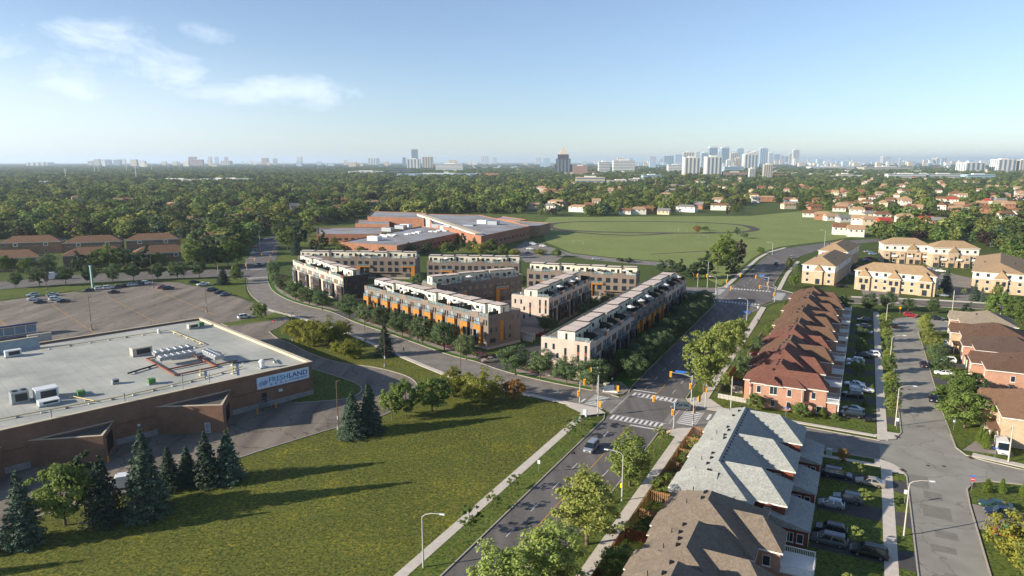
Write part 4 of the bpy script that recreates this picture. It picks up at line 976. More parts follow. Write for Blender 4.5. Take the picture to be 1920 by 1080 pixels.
def row_house(label, s0, s1, roof, brick, tr=24.3, tm=31.2, tf=36.0, tw=41.0, tg=44.4, wing=(0.18, 0.86), eave=5.8, rh=3.7, hip0=False, hip1=False, garage=True, porch=False, gmat=None, rear=((0.05, 0.5, 23.6),), group='row houses', step=0.0):
    H = thing('row_house', label, 'house', (*R(0, s0), 0), rad(-RAZ), group)
    L = s1 - s0
    MB().box(tr, tf, 0.0, L, 0, eave).build('wall', brick, H)
    e_ = 2.2 if step else 0.0          # hips of neighbouring units run into each other
    rf = MB(); rf.roof(tr - 0.4, tf + 0.4, -0.4 if hip0 else (-e_ if step else 0.01), L + (0.4 if hip1 else (e_ if step else -0.01)), eave + step * 0.03, rh + step, 'y', None if hip0 else (4.6 if step else 0.0), None if hip1 else (4.6 if step else 0.0), 0, mf=1)
    rf = rf.build('roof', [roof, M_FRAME_W], H)
    w0, w1 = L * wing[0], L * wing[1]; wm = (w0 + w1) / 2
    MB().box(tf, tw - 0.35, w0 + 0.35, w1 - 0.35, 0, eave).build('front_wing', brick, H)
    b = MB(); b.roof(tm - 1.0, tw, w0, w1, eave + 0.012, rh * 0.92, 'x', 0.0, None, 0, mf=1); b.build('wing_roof', [roof, M_FRAME_W], H)
    for i, (f0, f1, t0) in enumerate(rear):
        y0, y1 = L * f0, L * f1
        MB().box(t0 + 0.35, tr, y0 + 0.35, y1 - 0.35, 0, eave).build('rear_wing', brick, H)
        b = MB(); b.roof(t0, tm - 0.6, y0, y1, eave + 0.02, min(rh * 0.95, (y1 - y0) * 0.46), 'x', None, 0.0, 0, mf=1); b.build('wing_roof', [roof, M_FRAME_W], H)
    if garage:
        g0, g1 = w0 - L * 0.09, w1 - L * 0.05
        MB().box(tw - 4.2, tg - 0.3, g0 + 0.3, g1 - 0.3, 0, 3.2).build('garage', brick, H)
        MB().mesh([(tg, g0, 3.2), (tg, g1, 3.2), (tw - 3.4, g1, 4.9), (tw - 3.4, g0, 4.9), (tg, g0, 3.0), (tg, g1, 3.0), (tw - 3.4, g1, 3.0), (tw - 3.4, g0, 3.0)], [(0, 1, 2, 3), (4, 5, 1, 0), (5, 6, 2, 1), (7, 4, 0, 3)]).build('garage_roof', roof, H)
        for q in (0.28, 0.72): win(H, tg - 0.3, g0 + (g1 - g0) * q, 0.0, 2.4, 2.2, 1, 'garage', 'garage_door')
        for q in (0.3, 0.75): win(H, tg - 3.6 + q * 3, g0 + 0.3, 0.9, 0.9, 1.5, 0, 'white')
        win(H, tg - 3.2, g0 + 0.3, 0.9, 0.9, 1.5, 0, 'white')
    if porch:
        g0, g1 = w0 + 0.6, w1 - 0.6
        MB().box(tf, tg - 0.6, g0, g1, 0, 2.9).build('porch_base', brick, H)
        MB().box(tw - 0.3, tg, g0 - 0.2, g1 + 0.2, 2.9, 3.15).build('balcony_deck', M_FRAME_W, H)
        bl = MB()
        for x0, x1, y0, y1 in ((tw - 0.2, tg - 0.1, g0 - 0.1, g0 - 0.02), (tw - 0.2, tg - 0.1, g1 + 0.02, g1 + 0.1), (tg - 0.18, tg - 0.1, g0 - 0.02, g1 + 0.02)):
            bl.box(x0, x1, y0, y1, 3.95, 4.05)
            n = max(2, int(max(x1 - x0, y1 - y0) / 0.22))
            for i in range(n):
                f = (i + 0.5) / n; bl.box(x0 + (x1 - x0) * f - 0.03 if x1 - x0 > 0.2 else x0 + 0.01, x0 + (x1 - x0) * f + 0.03 if x1 - x0 > 0.2 else x1 - 0.01, y0 + (y1 - y0) * f - 0.03 if y1 - y0 > 0.2 else y0 + 0.01, y0 + (y1 - y0) * f + 0.03 if y1 - y0 > 0.2 else y1 - 0.01, 3.15, 3.95)
        bl.build('balustrade', M_FRAME_W, H)
        for y in (g0, g1 - 0.25): MB().box(tg - 0.35, tg - 0.1, y, y + 0.25, 0, 2.9).build('porch_column', M_FRAME_W, H)
        for q in (0.3, 0.7): win(H, tg - 0.6, g0 + (g1 - g0) * q, 0.0, 2.3, 2.2, 1, 'garage', 'garage_door')
    # fronts
    for q in (0.3, 0.7): win(H, tw - 0.35, w0 + (w1 - w0) * q, 3.4, 1.2, 1.5, 1, 'white')
    if w0 > 0.8: win(H, (tf + tw) / 2 - 0.3, w0 + 0.35, 3.4, 1.0, 1.5, 0, 'white')
    mid, half = (tr + tf) / 2, (tf - tr) / 2 + 0.4
    def rz(x, y):                      # height of the main roof plane at a point
        f = 1 - abs(x - mid) / half
        ya, yb = (-0.4, half) if hip0 else (-e_, 4.6), (L + 0.4, half) if hip1 else (L + e_, 4.6)
        if hip0 or step: f = min(f, (y - ya[0]) / ya[1])
        if hip1 or step: f = min(f, (yb[0] - y) / yb[1])
        return eave + step * 0.03 + (rh + step) * f
    for q in (0.3, 0.45, 0.62, 0.8):
        x = mid - 1.3 + random.uniform(-.6, .6); link('roof_vent', CACHE['vent'], rf, (x, L * q, rz(x, L * q)))
    for q in range(9 if roof is S_BLUE else 0):
        y = L * (q + 0.5) / 9
        if rz(mid, y) > eave + rh + step - 0.05: link('ridge_vent', CACHE['rvent'], rf, (mid + 0.5, y, rz(mid + 0.5, y)))
    for q in (0.35, 0.7): link('vent_pipe', CACHE['vpipe'], rf, (mid - 3.2, L * q, rz(mid - 3.2, L * q) + 0.1))
    return H
BL = [(28.0, 41.0), (41.0, 53.5), (53.5, 67.0)]
for i, (a, c) in enumerate(BL):
    row_house(['grey-blue roofed brick row house next to the taupe roofed row', 'middle grey-blue roofed brick row house', 'grey-blue roofed row house nearest the side street'][i], a, c, S_BLUE, M_DBRICK, hip0=(i == 0), hip1=(i == 2), group='grey-blue roofed row')
for i, (a, c) in enumerate([(15.5, 27.4), (3.6, 15.5), (-8.5, 3.6)]):
    row_house(['taupe roofed brick row house next to the grey-blue roofed row', 'second taupe roofed row house from the grey-blue row, with a white balcony', 'third taupe roofed row house, cut by the bottom of the picture'][i], a, c, S_TAUPE, M_RBRICK, tr=25.6 if i % 2 else 25.0, tm=32.4, tf=37.5 if i % 2 else 38.4, tw=41.8, tg=45.6, hip0=False, hip1=(i == 0), garage=False, porch=True, rear=((0.04, 0.44, 24.3), (0.54, 0.96, 25.0)), wing=(0.1, 0.62), rh=3.4, step=0.5 if i % 2 else 1.3, group='taupe roofed row')
RED = [(S_RED, 'red-brown'), (S_RED, 'red-brown'), (S_BROWN, 'brown'), (S_RED, 'red-brown'), (S_BROWN, 'brown'), (S_BROWN, 'brown'), (S_BROWN, 'brown'), (S_BROWN, 'brown'), (S_BROWN, 'brown'), (S_BROWN, 'brown')]
REDH = []
for i in range(10):
    a = 89.7 + i * 12.2
    nm = f'{RED[i][1]} roofed brick row house, ' + ('corner house at the side street' if i == 0 else ('end house at the far junction' if i == 9 else f'{ORD[i]} behind the corner house'))
    REDH.append(row_house(nm, a, a + 12.2, RED[i][0], M_RBRICK, tr=25.8 if i % 2 else 27.2, tm=33.0, tf=39.6 if i % 2 else 38.6, tw=43.6 if i % 2 == 0 else 42.4, tg=46.0, hip0=(i == 0), hip1=(i == 9), garage=False, porch=True, wing=(0.12, 0.6) if i % 2 else (0.06, 0.5), rear=((0.12, 0.72, 25.2 if i % 2 == 0 else 24.4),), rh=3.2 + 0.25 * (i % 3), step=1.4 if i % 2 else 0.6, group='red and brown roofed row'))
# end wall of the corner house: windows, door porch, pediment
H0 = REDH[0]
for t in (29.0, 35.6): win(H0, t, 0, 3.5, 1.0, 1.7, 0, 'white'); 
for t in (29.0, 35.6, 32.2): win(H0, t, 0, 0.7, 1.0, 1.6, 0, 'white')
win(H0, 32.2, 0, 3.5, 1.7, 1.9, 0, 'white'); win(H0, 40.6, 12.2 * 0.06 + 0.35, 3.4, 1.0, 1.6, 0, 'white'); win(H0, 42.0, 0.4, 0.6, 1.2, 1.6, 0, 'white')
b = MB(); b.roof(30.2, 34.2, -0.55, 3.5, 5.75, 1.7, 'y', 0.0, None, 0, mf=1); b.build('pediment_roof', [S_RED, M_FRAME_W], H0)
MB().mesh([(30.4, -0.5, 5.5), (34.0, -0.5, 5.5), (32.2, -0.5, 7.2)], [(0, 1, 2)]).build('pediment', M_SIDING, H0)
MB().box(38.6, 40.0, -0.9, 0.5, 2.5, 2.8).build('porch_roof', S_RED, H0)
for t in (38.7, 39.75): MB().box(t, t + 0.2, -0.85, -0.65, 0, 2.5).build('porch_column', M_FRAME_W, H0)
for t in (27.0, 38.2): MB().box(t, t + 0.1, -0.1, -0.002, 0, 5.6).build('downpipe', M_FRAME_W, H0)
# driveways, front walks
for i, (a, c) in enumerate(BL + [(15.5, 27.4), (3.6, 15.5)]):
    sheet('driveway', [R(44.4, a + 2.6), R(54.1, a + 2.6), R(54.1, a + 7.4), R(44.4, a + 7.4)], 0.118, M_DRIVE); sheet('driveway', [R(55.9, a + 2.6), R(58.2, a + 2.2), R(58.2, a + 7.8), R(55.9, a + 7.4)], 0.118, M_DRIVE)
for i in range(10):
    a = 89.7 + i * 12.2
    sheet('driveway', [R(46, a + 1.5), R(53.4, a + 1.5), R(53.4, a + 6.5), R(46, a + 6.5)], 0.118, M_DRIVE); sheet('driveway', [R(55.4, a + 1.5), R(58.1, a + 1.2), R(58.1, a + 6.8), R(55.4, a + 6.5)], 0.118, M_DRIVE)

# detached houses on the far side of the residential street
def east_house(label, t0, t1, s0, s1, roof, wall, eave=5.9, rh=3.4, axis='x', hip=(None, None), gable=None, porch=True):
    H = thing('detached_house', label, 'house', (*R(0, s0), 0), rad(-RAZ), 'detached houses by the residential street')
    L = s1 - s0
    MB().box(t0, t1, 0, L, 0, eave).build('wall', wall, H)
    b = MB(); b.roof(t0 - 0.4, t1 + 0.4, -0.4, L + 0.4, eave, rh, axis, hip[0], hip[1], 0, mf=1); rf = b.build('roof', [roof, M_FRAME_W], H)
    b = MB(); b.roof(t0 - 2.6, t0 + 5, L * 0.45, L * 0.95, eave - 0.6, 2.4, 'x', 0.0, 0.0, 0, mf=1); b.build('front_gable_roof', [roof, M_FRAME_W], H)
    MB().box(t0 - 2.2, t0, L * 0.5, L * 0.9, 0, eave - 0.7).build('front_bay', wall, H)
    MB().mesh([(t0 - 2.21, L * 0.5, eave - 0.75), (t0 - 2.21, L * 0.9, eave - 0.75), (t0 - 2.21, L * 0.7, eave + 1.4)], [(0, 1, 2)]).build('gable_face', M_SIDING, H)
    win(H, t0 - 2.2, L * 0.7, 3.0, 1.6, 1.5, 3, 'white'); win(H, t0 - 2.2, L * 0.7, 0, 2.6, 2.2, 3, 'garage', 'garage_door'); win(H, t0, L * 0.25, 3.3, 1.1, 1.5, 3, 'white'); win(H, t0, L * 0.25, 0.1, 1.0, 2.1, 3, 'wdoor', 'door')
    for q in (0.3, 0.65): win(H, t0 + (t1 - t0) * q, 0, 3.4, 1.0, 1.5, 0, 'white')
    win(H, t0 + (t1 - t0) * 0.3, 0, 0.8, 1.0, 1.4, 0, 'white')
    if porch:
        MB().box(t0 - 2.0, t0, L * 0.08, L * 0.45, 2.6, 2.85).build('porch_roof', roof, H)
        for y in (L * 0.09, L * 0.42): MB().box(t0 - 1.9, t0 - 1.7, y, y + 0.2, 0, 2.6).build('porch_column', M_FRAME_W, H)
    for q in (0.3, 0.6): link('roof_vent', CACHE['vent'], rf, (t0 + (t1 - t0) * q, L * 0.35, eave + rh * 0.62))
    return H
east_house('detached house with weathered grey roof at the far end of the cul-de-sac', 77.5, 92.0, 182, 197, S_GREY, M_RBRICK, axis='x', hip=(None, None))
east_house('brown roofed house second from the far end of the cul-de-sac', 76.0, 92.5, 162, 177, S_BROWN, M_SBRICK, axis='x')
east_house('charcoal roofed house in the middle of the far side of the street', 77.5, 93.0, 146, 159, S_DARK, M_RBRICK, axis='x')
east_house('brown roofed brick house with white balcony porch above the parked white car', 77.5, 95.0, 126, 142, S_BROWN, M_RBRICK, axis='x')
east_house('brown roofed pale brick house at the bend with the white van on its drive', 75.5, 90.0, 88, 107, S_OLDB, M_SBRICK, axis='y', eave=6.2)
sheet('driveway', [R(68.5, 82), R(77, 83), R(77, 90), R(72, 90)], 0.118, M_PAVE)
for s_ in (128, 147, 164): sheet('driveway', [R(66.8, s_), R(77, s_), R(77, s_ + 6), R(66.8, s_ + 6)], 0.118, M_DRIVE)
sheet('driveway', [R(67.4, 48), R(82, 50), R(82, 58), R(67.4, 57)], 0.118, M_PAVE)

# ------------------------------------------------------------------ tan roofed stone apartments
def tan_block(label, A, az, L, D, eave, n, ends=None, rh=3.4, gables=(0.5,), balc=False, side=True):
    T = thing('apartment_block', label, 'apartments', (*A, 0), AZ(az), 'tan roofed apartment blocks')
    MB().box(0, L, 0, D, 0, eave * 0.66).build('stone_wall', M_SBRICK, T); MB().box(0.02, L - 0.02, 0.02, D - 0.02, eave * 0.66, eave).build('upper_wall', M_SIDING, T)
    b = MB(); b.roof(-0.5, L + 0.5, -0.5, D + 0.5, eave, rh, 'x' if L > D else 'y', None, None, 0, mf=1); rf = b.build('roof', [S_TAN, M_FRAME_W], T)
    nst = 3
    for i in range(n):
        x = L * (i + 0.5) / n
        if any(abs(x / L - g) < 0.5 / n for g in gables): continue
        for k in range(nst): win(T, x, 0 if k < 2 else 0.02, eave / nst * k + 0.9, 1.3, 1.5, 0, 'white')
    for g in gables:
        x = L * g; wg = min(5.0, L * 0.28)
        MB().box(x - wg / 2, x + wg / 2, -0.8, 0, 0, eave * 0.72).build('bay', M_SBRICK, T)
        MB().mesh([(x - wg / 2, -0.81, eave * 0.72), (x + wg / 2, -0.81, eave * 0.72), (x, -0.81, eave * 0.72 + wg * 0.75)], [(0, 1, 2)]).build('gable_face', M_SIDING, T)
        b = MB(); b.roof(x - wg / 2 - 0.3, x + wg / 2 + 0.3, -1.1, 4.0, eave * 0.72, wg * 0.75, 'y', 0.0, 0.0, 0, mf=1); b.build('gable_roof', [S_TAN, M_FRAME_W], T)
        win(T, x, -0.8, eave * 0.72 + 0.5, 0.9, 1.2, 0, 'white'); win(T, x, -0.8, 0.2, 1.8, 2.4, 0, 'dark', 'entrance')
        if wg > 4.2:
            win(T, x - 1.1, -0.8, eave * 0.38, 1.3, 1.9, 0, 'dark'); win(T, x + 1.1, -0.8, eave * 0.38, 1.3, 1.9, 0, 'dark')
    if balc:
        for i in range(n):
            x0, x1 = L * i / n + 0.4, L * (i + 1) / n - 0.4
            if i % 2: MB().box(x0, x1, -1.2, 0, eave * 0.36, eave * 0.36 + 0.2).box(x0, x1, -1.2, -1.1, eave * 0.36 + 0.2, eave * 0.36 + 1.2).build('balcony', M_FRAME_W, T)
            else: MB().box(x0, x1, -1.0, 0, 0, eave * 0.62).build('bay', M_SBRICK, T); win(T, (x0 + x1) / 2, -1.0, eave * 0.36, 1.4, 1.6, 0, 'white')
            win(T, (x0 + x1) / 2, 0 if i % 2 else -1.0, 0.1, 2.4, 2.3, 0, 'dgarage', 'garage_door')
    if side:
        for f, x in ((3, 0.0), (1, L)):
            for q in (0.25, 0.75):
                for k in range(nst): win(T, x + (0.02 if f == 3 else -0.02) * (k == 2), D * q, eave / nst * k + 0.9, 1.2, 1.5, f, 'white')
    for q in (0.2, 0.4, 0.6, 0.8): link('roof_vent', CACHE['vent'], rf, (L * q, D * 0.35, eave + rh * 0.62))
    return T
tan_block('tan roofed stone apartment block with three pointed gables beside the cross road', (152.8, 304.8), 127.0, 31.0, 12.0, 8.6, 9, gables=(0.12, 0.5, 0.88))
tan_block('left rear apartment block, tan roof and pale balconies behind the three-gabled block', (208.0, 386.0), 107.0, 23.0, 12.0, 10.6, 6, gables=(0.62,), balc=True)
tan_block('right rear apartment block, tan roof and pale balconies, farthest along the drive', (226.5, 371.0), 106.0, 22.0, 12.0, 10.6, 6, gables=(0.45,), balc=True)
tan_block('tan roofed gable end apartment block beside the avenue junction', (136.0, 321.0), 124.0, 14.0, 46.0, 8.8, 3, gables=(0.5,))
tan_block('far extension of the tan roofed block along the avenue', (163.0, 366.0), 124.0, 14.0, 40.0, 9.6, 3, gables=())
tan_block('rightmost tan roofed apartment block with a pointed gable end', (201.5, 299.5), 125.0, 19.0, 60.0, 8.8, 5, gables=(0.55,))
sheet('apartment_drive', [R(50, 247), R(62, 249), R(70, 330), R(30, 360), R(24, 330), R(45, 310)], 0.05, M_ASPH2)
sheet('apartment_drive', [R(84, 257), R(94, 259), R(100, 320), R(88, 340), R(74, 330)], 0.056, M_ASPH2)

# ------------------------------------------------------------------ brown hip roofed terraces across the west road
M_WBRICK = brick_mat('tan_terrace_brick', '#9a7c62', '#836750', '#b8a892')
def terrace(label, A, az, L, D=11.0, eave=7.2, rh=3.6):
    T = thing('terrace_block', label, 'terrace', (*A, 0), AZ(az), 'brown hip roofed terraces')
    MB().box(0, L, 0, D, 0, eave).build('wall', M_WBRICK, T)
    b = MB(); b.roof(-0.6, L + 0.6, -0.6, D + 0.6, eave, rh, 'x', 7.0, 7.0, 0, mf=1, th=0.35); rf = b.build('roof', [S_OLDB, M_FRAME_W], T)
    n = 6
    for i in range(n):
        x = L * (i + 0.5) / n
        if i % 3 == 1:
            MB().box(x - 1.3, x + 1.3, -0.12, 0, eave - 2.6, eave - 0.4).build('white_panel', M_FRAME_W, T)
            win(T, x, -0.12, eave - 2.2, 1.6, 1.4, 0, 'white'); win(T, x, 0, 0.8, 1.6, 1.6, 0, 'white')
        else:
            for dx in (-0.7, 0.7):
                win(T, x + dx, 0, eave - 2.3, 0.9, 1.4, 0, 'white'); win(T, x + dx, 0, 1.1, 0.9, 1.5, 0, 'white')
    for f, x in ((1, L),):
        for q in (0.3, 0.7): win(T, x, D * q, eave - 2.3, 1.0, 1.4, f, 'white'); win(T, x, D * q, 1.1, 1.0, 1.4, f, 'white')
    for i in range(4): MB().box(L * (i + 0.7) / 4.4, L * (i + 0.7) / 4.4 + 0.5, D * 0.5 + 0.3, D * 0.5 + 0.9, eave + rh - 0.8, eave + rh + 0.5).build('chimney', M_WBRICK, rf)
    return T
terrace('brown roofed terrace, front row, cut by the left edge of the picture', (-275, 348), 70, 31)
terrace('brown roofed terrace, middle of the front row across the west road', (-236.7, 362.2), 66, 30)
terrace('brown roofed terrace, right end of the front row across the west road', (-203.5, 369.0), 62, 28)
terrace('brown roofed terrace, left of the rear row across the west road', (-312, 420), 70, 32)
terrace('brown roofed terrace, middle of the rear row across the west road', (-273.3, 420.5), 68, 31)
terrace('brown roofed terrace, right of the rear row across the west road', (-243.0, 434.8), 70, 30)
terrace('brown roofed terrace half hidden by trees right of the rear row', (-205.0, 446.0), 75, 24)

# ------------------------------------------------------------------ school
M_SCHB = brick_mat('school_orange_brick', '#a0735c', '#8a624d', '#c8a88c')
M_SCHR = mat('school_gravel_roof', '#8f939a', 0.9, 0.4, 0.08, col2='#74685c', detail=8)
SCH = thing('school', 'sprawling orange brick school with grey flat roofs and a white spine', 'school', (0, 0, 0))
def wing(pts, h, name='wing', par=0.5, m=None):
    o = MB().prism(pts[::-1] if False else pts, 0, h, 0, 1).build(name, [m or M_SCHB, M_SCHR], SCH)
    n = len(pts); b = MB(); cx = sum(p[0] for p in pts) / n; cy = sum(p[1] for p in pts) / n
    ins = [(p[0] + (cx - p[0]) * 0.5 / math.hypot(cx - p[0], cy - p[1]), p[1] + (cy - p[1]) * 0.5 / math.hypot(cx - p[0], cy - p[1])) for p in pts]
    for i in range(n):
        p, q, pi_, qi = pts[i], pts[(i + 1) % n], ins[i], ins[(i + 1) % n]
        b.mesh([(*p, h), (*q, h), (*qi, h), (*pi_, h), (*p, h + par), (*q, h + par), (*qi, h + par), (*pi_, h + par)], [(0, 1, 5, 4), (2, 3, 7, 6), (4, 5, 6, 7)])
    b.build('parapet', m or M_SCHB, o)
    return o
def box_az(p, az, l, d): return [p, off(p, az, l), off(off(p, az, l), az - 90, d), off(p, az - 90, d)]
wing([(-135.78,481.11), (-90.52,481.11), (-100.01,532.50), (-148.81,528.17)], 6.0)
wing([(-106.26,428.40), (-68.35,409.14), (-34.80,490.89), (-70.11,535.97)], 6.5)
wing([(-127.14,611.19), (-75.24,593.81), (-80.48,655.93), (-134.95,677.14)], 8.0)
wing([(-131.54,581.85), (-101.18,571.91), (-108.47,613.81), (-138.01,619.48)], 4.5)
wing([(-19.86,443.84), (13.06,514.31), (-28.68,623.05), (-78.03,635.81), (-61.90,536.66)], 8.5)
wing([(10.10,525.14), (21.19,529.55), (30.60,552.76), (0.00,578.05)], 7.5, m=M_WBRICK)
wing([(-16.47,630.92), (7.01,607.85), (13.67,613.46), (-10.07,655.79)], 5.0)
a, c = (-83.44,628.86), (-21.71,454.18)
for k, (z0, z1, w_) in enumerate(((8.4, 9.5, 4.0),)):
    l = math.hypot(c[0] - a[0], c[1] - a[1]); az_s = math.degrees(math.atan2(c[0] - a[0], c[1] - a[1]))
    q = MB().box(0, l, -2.4, 2.4, 0, 9.2).build('spine', M_FRAME_W, SCH); q.location = (*a, 0); q.rotation_euler = (0, 0, AZ(az_s))
    q2 = MB().box(-0.2, l + 0.2, -2.7, 2.7, 9.2, 9.6).build('spine_roof', M_COPING, q)
for px in (((-89.42,495.85)), ((-83.20,514.51)), ((-80.51,522.89)), ((-87.80,437.21)), ((-48.74,510.42)), ((-56.35,522.89)), ((-31.92,518.63)), ((-22.70,536.66)), ((-14.20,527.49))):
    q = MB().box(-4, 4, -2.5, 2.5, 0, 2.8).build('roof_plant', random.choice((M_ALU, M_BEIGEU, M_STEEL)), SCH); q.location = (px[0], px[1] + 4, 6.5 if px[0] < -25 else 8.5); q.rotation_euler = (0, 0, AZ(115))
for i in range(40):
    f, g_ = random.random(), random.random()
    p0, p1 = (-90.22,449.52), (-42.57,502.43)
    q = link('skylight', boxme('skylight', (-1.6, 1.6, -0.6, 0.6, 0, 0.7), M_ALU), SCH, (p0[0] + (p1[0] - p0[0]) * f, p0[1] + (p1[1] - p0[1]) * f + 4 + 20 * g_ * (1 - f * 0.4), 6.5), AZ(115))
for i in range(16):
    p0, p1 = (-68.35,409.14), (-34.80,490.89); f = (i + 0.5) / 16
    q = win(SCH, p0[0] + (p1[0] - p0[0]) * f, p0[1] + (p1[1] - p0[1]) * f, 2.4, 2.6, 1.2); q.rotation_euler = (0, 0, math.atan2(p1[1] - p0[1], p1[0] - p0[0]))
for i in range(12):
    p0, p1 = (-19.86,443.84), (13.06,514.31); f = (i + 0.5) / 12
    q = win(SCH, p0[0] + (p1[0] - p0[0]) * f, p0[1] + (p1[1] - p0[1]) * f, 3.0, 2.6, 1.4); q.rotation_euler = (0, 0, math.atan2(p1[1] - p0[1], p1[0] - p0[0]))
for i in range(10):
    p0, p1 = (-135.78,481.11), (-90.52,481.11); f = (i + 0.5) / 10
    q = win(SCH, p0[0] + (p1[0] - p0[0]) * f, p0[1] + (p1[1] - p0[1]) * f, 2.2, 2.4, 1.4); q.rotation_euler = (0, 0, math.atan2(p1[1] - p0[1], p1[0] - p0[0]))


# ------------------------------------------------------------------ trees
LM = {
    'maple': leaf_mat('leaf_yellow_green', '#949c58', '#77853e'),
    'round': leaf_mat('leaf_dark_green', '#6a7a52', '#4e6140'),
    'broad': leaf_mat('leaf_mid_green', '#738245', '#566a34'),
    'shrub': leaf_mat('leaf_olive', '#85873a', '#6a7030'),
    'spruce': leaf_mat('needle_blue_green', '#526352', '#3a4c3a', rnd=0.35, trans=0.15),
    'pine': leaf_mat('needle_dark_green', '#46563a', '#34432b', trans=0.15),
    'cedar': leaf_mat('cedar_green', '#6c7a35', '#525f28', trans=0.2),
    'autumn': leaf_mat('leaf_rusty', '#9a7a40', '#7d5a34'),
    'purple': leaf_mat('leaf_purple', '#4a3a38', '#352b2c'),
}
M_BARK = mat('bark', '#6b5d50', 0.95, 0.4, 3.0, bump=0.5, bscale=6, col2='#4a4038')
def quads(c, nrm, up_rand, size, asp=0.7):
    """leaf-sized quads at points c with normals nrm"""
    n = len(c); nrm = nrm / np.linalg.norm(nrm, axis=1, keepdims=True)
    a = np.cross(nrm, up_rand); a /= np.linalg.norm(a, axis=1, keepdims=True) + 1e-9
    b = np.cross(nrm, a); s = size[:, None] if np.ndim(size) else size
    v = np.stack([c - a * s, c - b * s * asp, c + a * s, c + b * s * asp], 1).reshape(-1, 3)
    return v
def mesh_quads(name, v, m):
    n = len(v) // 4
    me = bpy.data.meshes.new(name)
    me.vertices.add(len(v)); me.vertices.foreach_set('co', v.astype(np.float32).ravel())
    me.loops.add(4 * n); me.loops.foreach_set('vertex_index', np.arange(4 * n, dtype=np.int32))
    me.polygons.add(n); me.polygons.foreach_set('loop_start', np.arange(0, 4 * n, 4, dtype=np.int32))
    me.update(calc_edges=True); me.materials.append(m)
    return me
def crown_pts(n_cl, n_leaf, rx, rz, zc, seed, flat=0.0, lean=0.0, shell=0.55, egg=0.0, clr=0.22):
    r = np.random.default_rng(seed)
    d = r.normal(size=(n_cl, 3)); d /= np.linalg.norm(d, axis=1, keepdims=True)
    rad_ = shell + (1 - shell) * r.random(n_cl) ** 0.6
    lump = 1 + 0.16 * np.sin(d[:, 0] * 3.1 + seed) + 0.14 * np.sin(d[:, 1] * 4.3 + seed * 2) + 0.1 * np.sin(d[:, 2] * 5 + seed * 3)
    cc = d * (rad_ * lump)[:, None]
    w_ = 1 - egg * (cc[:, 2])          # wider low, narrower top
    cc[:, 0] *= rx * w_; cc[:, 1] *= rx * w_; cc[:, 2] *= rz
    if flat: cc[:, 2] = np.where(cc[:, 2] < -rz * flat, -rz * flat + 0.15 * (cc[:, 2] + rz * flat), cc[:, 2])
    cc[:, 2] += zc
    cr = clr * rx * (0.6 + 0.8 * r.random(n_cl))
    k = r.integers(0, n_cl, n_leaf)
    o = r.normal(size=(n_leaf, 3)); o /= np.linalg.norm(o, axis=1, keepdims=True); o *= (r.random(n_leaf) ** 0.45)[:, None]
    o[:, 2] *= 0.7
    p = cc[k] + o * cr[k][:, None]
    nrm = o * 0.8 + (cc[k] - np.array([0, 0, zc])) / rx * 0.5 + r.normal(size=(n_leaf, 3)) * 0.55 + np.array([0, 0, 0.35])
    return p, nrm, r, cc
def trunk_mesh(name, h, r0, limbs, seed, targets=None, hb=0.3):
    rr = random.Random(seed); b = MB()
    pts = [(0, 0, -0.15)] + [(rr.uniform(-.03, .03) * h * f, rr.uniform(-.03, .03) * h * f, h * f) for f in (0.2, 0.4, 0.6, 0.78)]
    b.tube(pts, r0, 7, r1=r0 * 0.3)
    if targets is not None:
        for i in range(limbs):
            t = targets[rr.randrange(len(targets))]; z = h * (hb + 0.4 * rr.random())
            mid = (t[0] * 0.5, t[1] * 0.5, (z + t[2]) / 2 - 0.02 * h)
            b.tube([(0, 0, z), mid, tuple(t)], r0 * 0.42, 5, r1=r0 * 0.1)
    me = b.data(name); me.materials.append(M_BARK); return me
PROTO = {}
def make_proto(key, kind, seed, n_leaf, n_cl, leaf, rx, rz, zc, H=10.0, trunk=0.2, **kw):
    p, nrm, r, cc = crown_pts(n_cl, n_leaf, rx, rz, zc, seed, **kw)
    v = quads(p, nrm, r.normal(size=p.shape), leaf * (0.7 + 0.6 * r.random(len(p))))
    PROTO[key] = (mesh_quads('crown', v, LM[kind]), trunk_mesh('trunk', H, trunk, 7, seed, cc[cc[:, 2] < zc + rz * 0.4], 0.25))
for i in range(3):
    make_proto(f'maple{i}', 'maple', 10 + i, 9000, 150, 0.16, 3.3, 4.3, 5.9, egg=0.2, shell=0.3, clr=0.22)
    make_proto(f'round{i}', 'round', 20 + i, 7000, 95, 0.2, 4.0, 3.7, 6.3, trunk=0.2, shell=0.5, clr=0.27)
    make_proto(f'broad{i}', 'broad', 30 + i, 7000, 95, 0.2, 4.0, 4.2, 5.9, shell=0.45, egg=0.1)
    make_proto(f'shrub{i}', 'shrub', 40 + i, 6000, 80, 0.25, 6.0, 4.2, 5.4, shell=0.4, trunk=0.3)
make_proto('autumn0', 'autumn', 61, 3000, 60, 0.28, 4.2, 4.2, 5.8, shell=0.45)
make_proto('young0', 'broad', 62, 900, 30, 0.26, 2.4, 3.6, 6.2, trunk=0.13, shell=0.3)
make_proto('young1', 'maple', 63, 900, 30, 0.26, 2.6, 3.4, 6.2, trunk=0.13, shell=0.3)
make_proto('purple0', 'purple', 64, 2600, 60, 0.3, 4.0, 4.2, 5.8)
make_proto('bush0', 'broad', 65, 1600, 40, 0.5, 5.5, 4.4, 5.0, trunk=0.3, shell=0.5)
make_proto('pine0', 'pine', 66, 4200, 60, 0.26, 3.8, 4.6, 5.6, shell=0.45, egg=0.3)
make_proto('pine1', 'pine', 67, 4200, 60, 0.26, 3.6, 4.8, 5.4, shell=0.45, egg=0.3)
